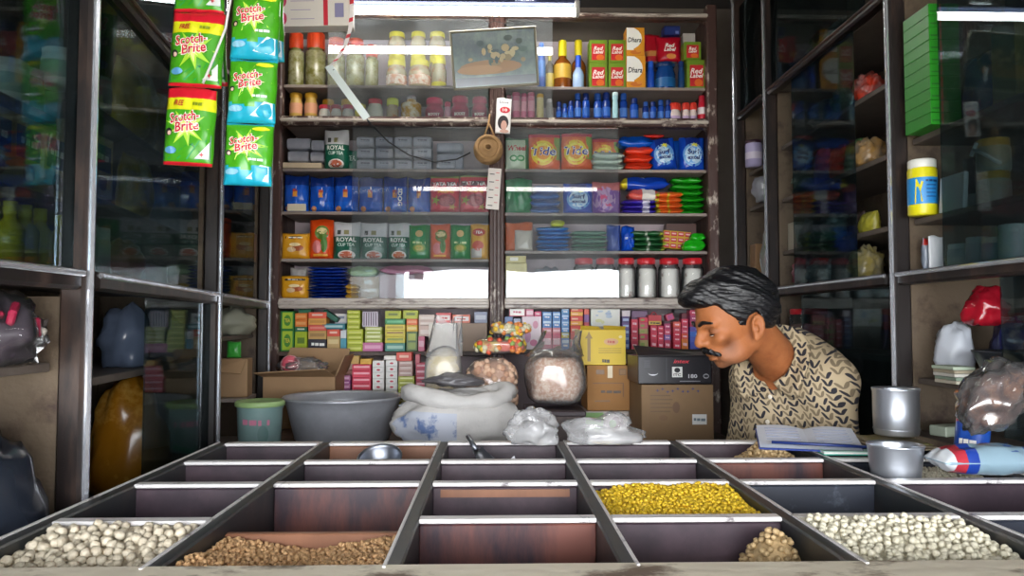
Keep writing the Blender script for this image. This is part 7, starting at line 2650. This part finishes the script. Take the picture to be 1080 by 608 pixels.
def f_torso(p):
    d = cap(p, SHL + tl * -.03, SHR + tl * .03, .066, .066)
    fl = lambda c: np.stack([(p - c) @ tl, (p - c) @ tf, p[..., 2] - c[2]], -1)
    ch = SC * .72 + PEL * .28 + np.array([0, 0, -.02])
    be = SC * .35 + PEL * .65 + tf * .03
    d = smin(d, ell(fl(ch), (0, 0, 0), (.138, .112, .24)), .06)
    d = smin(d, ell(fl(be), (0, .01, 0), (.150, .135, .20)), .06)
    d = smin(d, ell(fl(PEL), (0, 0, 0), (.17, .14, .13)), .06)
    for sh in (SHL, SHR):
        d = smin(d, cap(p, NBASE - tf * .03 + np.array([0, 0, .0]), sh + np.array([0, 0, .02]), .058, .052), .045)
    # rounded upper back
    d = smin(d, ell(fl(SC - tf * .07 + np.array([0, 0, -.06])), (0, 0, 0), (.15, .075, .11)), .05)
    return d


def f_arms(p, up_only=False, k=0.0):
    d = np.full(p.shape[:-1], 9.0)
    for sh, el, wr in ((SHL, ELL, WRL), (SHR, ELR, WRR)):
        d = np.minimum(d, smin(cap(p, sh, el, .056, .046), ell(p, sh, (.058, .058, .058)), .03) - k)
        if not up_only:
            d = smin(d, cap(p, el, wr, .043, .028), .02)
    return d


def f_legs(p):
    d = np.full(p.shape[:-1], 9.0)
    for h, k, a in ((HIPL, KNL, ANL), (HIPR, KNR, ANR)):
        d = smin(d, cap(p, h, k, .088, .062), .03)
        d = smin(d, cap(p, k, a, .058, .040), .02)
    return d


def f_hands(p):
    d = np.full(p.shape[:-1], 9.0)
    for wr, el, s_ in ((WRL, ELL, 1), (WRR, ELR, -1)):
        u = wr - el
        u /= np.linalg.norm(u)
        side = np.cross(u, [0, 0, 1])
        side /= np.linalg.norm(side)
        up = np.cross(side, u)
        pc = wr + u * .045
        d = smin(d, cap(p, wr, pc + u * .02, .026, .026), .015)
        for k in range(4):
            b = pc + u * .035 + side * (-.027 + .018 * k)
            L = (.036, .042, .040, .030)[k]
            m1 = b + u * L * .8 - up * .012
            m2 = m1 + u * L * .5 - up * .022
            d = smin(d, np.minimum(cap(p, b, m1, .009, .0085), cap(p, m1, m2, .0085, .0075)), .005)
        tb_ = wr + u * .02 + side * (.030 * s_)
        t1 = tb_ + u * .03 + side * (.018 * s_) - up * .01
        d = smin(d, np.minimum(cap(p, tb_, t1, .012, .0105), cap(p, t1, t1 + u * .028 - up * .012, .0105, .009)), .008)
    return d


def f_neck(p):
    top = HO - HF * .022 - HU * .015
    return cap(p, NBASE - tf * .02 + np.array([0, 0, -.05]), top, .062, .054)


def f_body(p):
    q = head_local(p)
    d = smin(f_head(q), f_neck(p), .022)
    d = smin(d, smin(f_torso(p), f_arms(p, True), .035) + .004, .02)
    for el, wr in ((ELL, WRL), (ELR, WRR)):
        d = smin(d, cap(p, el, wr, .043, .028), .012)
    d = smin(d, f_hands(p), .012)
    d = smin(d, f_legs(p), .04)
    for a in (ANL, ANR):
        d = smin(d, cap(p, a + np.array([.02, 0, -.05]), a + np.array([-.13, 0, -.06]), .036, .026), .03)
    return d


def axis(lo, hi, flo, fhi, c, f):
    a = list(np.arange(lo, flo, c)) + list(np.arange(flo, fhi, f)) + list(np.arange(fhi, hi + c, c))
    return np.array(a)


def sample(fn, xs, ys, zs):
    out = np.empty((len(xs), len(ys), len(zs)))
    Yg_, Zg_ = np.meshgrid(ys, zs, indexing='ij')
    st_ = 12
    for i in range(0, len(xs), st_):
        xx = xs[i:i + st_]
        p = np.empty((len(xx), len(ys), len(zs), 3))
        p[..., 0] = xx[:, None, None]
        p[..., 1] = Yg_
        p[..., 2] = Zg_
        out[i:i + st_] = fn(p)
    return out


MAN = Vector((.82, 2.15, 0))


def sdf_obj(name, fn, xs, ys, zs, m, parent, smooth_it=1):
    V, Q = nets(sample(fn, xs, ys, zs), xs, ys, zs)
    V = V - np.array(MAN)
    me = bpy.data.meshes.new(name)
    me.from_pydata(V.tolist(), [], Q.tolist())
    for mm in (m if isinstance(m, list) else [m]):
        me.materials.append(mm)
    me.polygons.foreach_set('use_smooth', [True] * len(me.polygons))
    me.update()
    o = bpy.data.objects.new(name, me)
    COL.objects.link(o)
    o.parent = parent
    return o


man = empty('person', MAN, 'man with moustache in a leaf-patterned beige shirt, sitting bent over behind the counter', 'person')

SKIN = mat('brown_skin', hexc('a0623a'), .56, var=1, col2=hexc('7d4526'), vscale=9, thr=(.5, .75), bump=.10, bscale=260, spec=.35)
_nt = SKIN.node_tree
_bs = _nt.nodes['Principled BSDF']
_src = _bs.inputs['Base Color'].links[0].from_socket
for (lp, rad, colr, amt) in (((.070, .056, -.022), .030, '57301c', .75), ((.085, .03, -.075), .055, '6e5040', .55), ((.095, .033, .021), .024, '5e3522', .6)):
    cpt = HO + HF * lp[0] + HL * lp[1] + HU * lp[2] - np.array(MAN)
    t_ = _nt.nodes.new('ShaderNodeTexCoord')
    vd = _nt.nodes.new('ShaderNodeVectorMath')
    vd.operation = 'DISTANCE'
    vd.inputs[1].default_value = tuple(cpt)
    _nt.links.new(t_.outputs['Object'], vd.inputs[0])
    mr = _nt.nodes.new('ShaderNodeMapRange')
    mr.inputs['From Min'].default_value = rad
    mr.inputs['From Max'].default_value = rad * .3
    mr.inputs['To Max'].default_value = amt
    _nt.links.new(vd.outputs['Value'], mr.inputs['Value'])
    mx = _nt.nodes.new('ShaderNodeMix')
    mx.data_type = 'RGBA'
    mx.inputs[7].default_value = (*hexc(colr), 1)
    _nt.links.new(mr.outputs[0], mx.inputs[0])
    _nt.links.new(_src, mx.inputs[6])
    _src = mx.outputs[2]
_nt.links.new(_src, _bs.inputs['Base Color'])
_b = SKIN.node_tree.nodes['Principled BSDF']
_b.inputs['Subsurface Weight'].default_value = .08
_b.inputs['Subsurface Radius'].default_value = (.012, .005, .003)
HAIRM = mat('black_hair', hexc('101014'), .36, spec=.6, bump=.5, bscale=70, stretch=(.5, 1.4, 2.4), var=.5, vscale=60)
lo, hi = HO - .16, HO + .20
bx_ = axis(.28, 1.12, lo[0] + .01, HO[0] + .13, .011, .0032)
by_ = axis(1.92, 2.42, lo[1] + .05, HO[1] + .11, .011, .0032)
by_ = axis(1.78, 2.42, HO[1] - .105, HO[1] + .105, .011, .0032)
bz_ = axis(0.005, 1.05, 1.05, HO[2] + .19, .011, .0032)
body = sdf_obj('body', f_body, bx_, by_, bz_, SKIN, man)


# hair
def zline(x):
    return np.interp(x, [-.14, -.06, -.045, -.028, -.018, .010, .017, .022, .033, .040, .052, .075, .10, .14], [-.034, -.034, -.030, -.012, .034, .036, .020, -.006, -.006, .030, .052, .080, .088, .092])


def f_hair(p):
    q = head_local(p)
    m = q.copy()
    m[..., 1] = np.abs(q[..., 1])
    d = ell(q, (.004, 0, .072), (.111, .083, .096))
    d = smin(d, ell(q, (-.045, 0, .045), (.062, .073, .075)), .03)
    d = smin(d, ell(q, (.075, .0, .122), (.062, .056, .034)), .025)
    d = smin(d, ell(q, (.108, .0, .112), (.030, .045, .020)), .02)
    # combed strands and the side parting
    flow = .62 * q[..., 0] - .80 * q[..., 2]
    st = np.sin(430 * flow + 2.5 * np.sin(55 * q[..., 0] + 30 * q[..., 1]) + 2 * np.sin(70 * q[..., 1]))
    d = d + .0010 * st + .0022 * np.sin(120 * flow + 20 * q[..., 1])
    part = np.abs(q[..., 2] - (.112 + .35 * (q[..., 0] - .05))) + np.maximum(0, np.abs(q[..., 0] - .045) - .03)
    d = d + np.where(q[..., 1] > .02, .0045 * np.clip(1 - part / .010, 0, 1), 0)
    wob = .003 * np.sin(140 * q[..., 0] + 3)
    d = smax(d, zline(q[..., 0]) + wob - q[..., 2], .006)
    # shave close in front of the hairline
    d = smax(d, -(f_head(q) - .0005), .001)
    return d


hx = np.arange(HO[0] - .20, HO[0] + .15, .0030)
hyy = np.arange(HO[1] - .12, HO[1] + .12, .0030)
hz_ = np.arange(HO[2] - .08, HO[2] + .21, .0030)
hair = sdf_obj('hair', f_hair, hx, hyy, hz_, HAIRM, man)
hair['label'] = 'thick black hair combed back from a side parting'


def f_mous(p):
    q = head_local(p)
    m = q.copy()
    m[..., 1] = np.abs(q[..., 1])
    d = np.minimum(cap(m, (.1165, 0, -.0235), (.1105, .018, -.029), .0085, .0085), cap(m, (.1105, .018, -.029), (.0985, .035, -.041), .0085, .005))
    return d + .0009 * np.sin(700 * q[..., 1] + 200 * q[..., 2])


def f_brow(p):
    q = head_local(p)
    m = q.copy()
    m[..., 1] = np.abs(q[..., 1])
    return np.minimum(cap(m, (.1180, .014, .0435), (.1140, .032, .050), .0046, .0052), cap(m, (.1140, .032, .050), (.0995, .054, .044), .0050, .003))


fx = np.arange(HO[0] - .15, HO[0] + .0, .0022)
fyy = np.arange(HO[1] - .075, HO[1] + .075, .0022)
fz = np.arange(HO[2] - .10, HO[2] + .05, .0022)
sdf_obj('moustache', f_mous, fx, fyy, fz, HAIRM, man)
sdf_obj('eyebrows', f_brow, fx, fyy, fz, HAIRM, man)
for s_ in (1, -1):
    mb = MB()
    c = HO + HF * .0925 + HL * (.033 * s_) + HU * .0195 - np.array(MAN)
    # dark lash line and a slit of eye below the lowered lid
    pts = []
    for k in range(7):
        a = R(-62 + 124 * k / 6)
        pts.append(Vector(c + HF * (.0118 * math.cos(a)) + HL * (.0135 * math.sin(a)) - HU * (.0042 + .0015 * math.cos(a))))
    mb.tube(pts, [.0007, .0013, .0017, .0018, .0017, .0013, .0007], C('140c0a', .3), n=6)
    pts2 = [p_ - Vector(HU) * .0022 for p_ in pts[1:-1]]
    mb.tube(pts2, .0013, C('b8a498', .2), n=6)
    mb.build('eye', man)

# shirt with leaf sprigs
SH = bpy.data.materials.new('leaf_print_shirt')
SH.use_nodes = True
nt = SH.node_tree
bs_ = nt.nodes['Principled BSDF']
bs_.inputs['Roughness'].default_value = .8


def nmath(op, a, b=None, c=None):
    n = nt.nodes.new('ShaderNodeMath')
    n.operation = op
    for i, v in enumerate((a, b, c)):
        if v is None:
            continue
        if isinstance(v, (int, float)):
            n.inputs[i].default_value = v
        else:
            nt.links.new(v, n.inputs[i])
    return n.outputs[0]


tc = nt.nodes.new('ShaderNodeTexCoord')
nzn = nt.nodes.new('ShaderNodeTexNoise')
nzn.inputs['Scale'].default_value = 9
nt.links.new(tc.outputs['Object'], nzn.inputs['Vector'])
mixv = nt.nodes.new('ShaderNodeMix')
mixv.data_type = 'VECTOR'
mixv.inputs[0].default_value = .045
nt.links.new(tc.outputs['Object'], mixv.inputs[4])
nt.links.new(nzn.outputs['Color'], mixv.inputs[5])
sep = nt.nodes.new('ShaderNodeSeparateXYZ')
nt.links.new(mixv.outputs[1], sep.inputs[0])
U = nmath('ADD', nmath('MULTIPLY', sep.outputs[0], .80), nmath('MULTIPLY', sep.outputs[1], -.60))
U = nmath('ADD', U, nmath('MULTIPLY', sep.outputs[2], .22))
Zs = sep.outputs[2]
Uc = nmath('MULTIPLY', U, 40.0)
cell = nmath('FLOOR', Uc)
fu = nmath('SUBTRACT', nmath('FRACT', Uc), .5)
au = nmath('ABSOLUTE', fu)
wn_ = nt.nodes.new('ShaderNodeTexWhiteNoise')
wn_.noise_dimensions = '1D'
nt.links.new(cell, wn_.inputs['W'])
Vv = nmath('ADD', nmath('MULTIPLY', Zs, 54.0), nmath('ADD', nmath('MULTIPLY', au, -1.5), nmath('MULTIPLY', wn_.outputs[0], 5.0)))
fv = nmath('FRACT', Vv)
side = nmath('GREATER_THAN', fu, 0.0)
row_ = nmath('ADD', nmath('FLOOR', Vv), nmath('MULTIPLY', side, 37.3))
wn2 = nt.nodes.new('ShaderNodeTexWhiteNoise')
wn2.noise_dimensions = '2D'
cmb = nt.nodes.new('ShaderNodeCombineXYZ')
nt.links.new(cell, cmb.inputs[0])
nt.links.new(row_, cmb.inputs[1])
nt.links.new(cmb.outputs[0], wn2.inputs['Vector'])
# leaf: pointed lens in (au, fv)
lens = nmath('SUBTRACT', .33, nmath('ADD', nmath('ABSOLUTE', nmath('SUBTRACT', fv, .5)), nmath('MULTIPLY', nmath('POWER', nmath('ABSOLUTE', nmath('SUBTRACT', au, .24)), 2.0), 4.2)))
leaf = nmath('GREATER_THAN', lens, 0.0)
has = nmath('GREATER_THAN', wn2.outputs[0], .06)
leaf = nmath('MULTIPLY', leaf, has)
dark = nmath('GREATER_THAN', nmath('FRACT', nmath('MULTIPLY', wn2.outputs[0], 7.13)), .52)
c1_ = nt.nodes.new('ShaderNodeMix')
c1_.data_type = 'RGBA'
c1_.inputs[6].default_value = (*hexc('6d5f4a'), 1)
c1_.inputs[7].default_value = (*hexc('1c1a22'), 1)
nt.links.new(dark, c1_.inputs[0])
c2_ = nt.nodes.new('ShaderNodeMix')
c2_.data_type = 'RGBA'
c2_.inputs[6].default_value = (*hexc('a89678'), 1)
nt.links.new(c1_.outputs[2], c2_.inputs[7])
nt.links.new(leaf, c2_.inputs[0])
nt.links.new(c2_.outputs[2], bs_.inputs['Base Color'])


def f_shirt(p):
    d = smin(f_torso(p), f_arms(p, True), .035) - .011
    # cloth folds
    d = d + .0055 * np.sin(38 * (p @ tl) + 26 * p[..., 2] + 2 * np.sin(17 * p[..., 2])) * np.clip((1.08 - p[..., 2]) / .1, 0, 1)
    q = p - SHL
    # sleeve ends above the elbow
    for sh, el in ((SHL, ELL), (SHR, ELR)):
        u = (el - sh) / np.linalg.norm(el - sh)
        t = (p - sh) @ u
        near = cap(p, sh, el, .075, .075)
        d = np.where(near < 0, smax(d, t - .20, .004), d)
    # neck opening, running down in a V at the front
    nk = cap(p, NBASE + np.array([0, 0, -.06]), HO - HF * .02, .066, .066)
    d = smax(d, -nk, .008)
    nf = NBASE + tf * .075
    vv = cap(p, nf + np.array([0, 0, .06]), nf + tf * .03 + np.array([0, 0, -.055]), .035, .004)
    d = smax(d, -vv, .004)
    d = smax(d, .50 - p[..., 2], .004)
    return d


sx = np.arange(.55, 1.12, .0062)
sy = np.arange(1.82, 2.40, .0062)
sz_ = np.arange(.48, 1.20, .0062)
shirt = sdf_obj('shirt', f_shirt, sx, sy, sz_, SH, man)
shirt['label'] = 'beige short-sleeved shirt with dark leaf print'


def f_collar(p):
    solid = smin(f_torso(p), f_arms(p, True), .035) - .011
    nk = cap(p, NBASE + np.array([0, 0, -.06]), HO - HF * .02, .066, .066)
    ax_ = (HO - HF * .02) - NBASE
    ax_ /= np.linalg.norm(ax_)
    e1 = tf - ax_ * (tf @ ax_)
    e1 /= np.linalg.norm(e1)
    e2 = np.cross(ax_, e1)
    q = p - NBASE
    a, b = q @ e1, q @ e2
    ang = np.abs(np.arctan2(b, a))
    reach = np.interp(ang, [0, .35, .7, 1.3, 3.2], [.05, .075, .050, .040, .034])
    leaf = np.maximum(np.abs(solid - .009 - .22 * np.clip(nk, 0, .06)) - .0058, np.maximum(nk - reach, -nk - .002))
    stand = np.maximum(np.abs(nk - .004) - .0055, np.maximum(solid - .020, -solid - .03))
    d = np.minimum(leaf, stand)
    gap = .10 + np.clip(nk, 0, .1) * 6.5
    return np.maximum(d, (gap - ang) * .06)


collar = sdf_obj('collar', f_collar, np.arange(.64, 1.0, .004), np.arange(1.86, 2.26, .004), np.arange(.96, 1.24, .004), SH, shirt)
for k, (dz, df) in enumerate(((-.085, .118), (-.15, .135))):
    c = SC + tf * df + np.array([0, 0, dz]) + tl * .01
    bt_ = MB().lathe([(.001, 0), (.0055, 0), (.006, .001), (.005, .0022), (.001, .002)], C('d8cfc0', .3), n=14, M=Matrix.Translation(Vector(c - np.array(MAN))) @ Vector(tf).to_track_quat('Z', 'Y').to_matrix().to_4x4())
    o = bt_.build('button', shirt)


def f_trou(p):
    d = smin(f_legs(p), ell(p, PEL, (.16, .16, .13)), .05) - .012
    d = smax(d, p[..., 2] - .60, .01)
    d = smax(d, .10 - p[..., 2], .004)
    return d


sdf_obj('trousers', f_trou, np.arange(.34, 1.12, .011), np.arange(1.94, 2.42, .011), np.arange(.07, .66, .011), C('3a3d46', .8), man)
# stool under him
stl = empty('stool', (.91, 2.19, 0), 'low wooden stool under the seated man', 'stool')
zs_ = .345
MB().lathe([(.001, zs_ - .03), (.155, zs_ - .03), (.16, zs_ - .02), (.16, zs_ - .004), (.155, zs_), (.001, zs_)], WOOD, n=32).build('seat', stl)
for k in range(4):
    a = math.pi / 4 + k * math.pi / 2
    MB().tube([(.11 * math.cos(a), .11 * math.sin(a), zs_ - .03), (.14 * math.cos(a), .14 * math.sin(a), 0.001)], .016, WOOD).build('leg', stl)
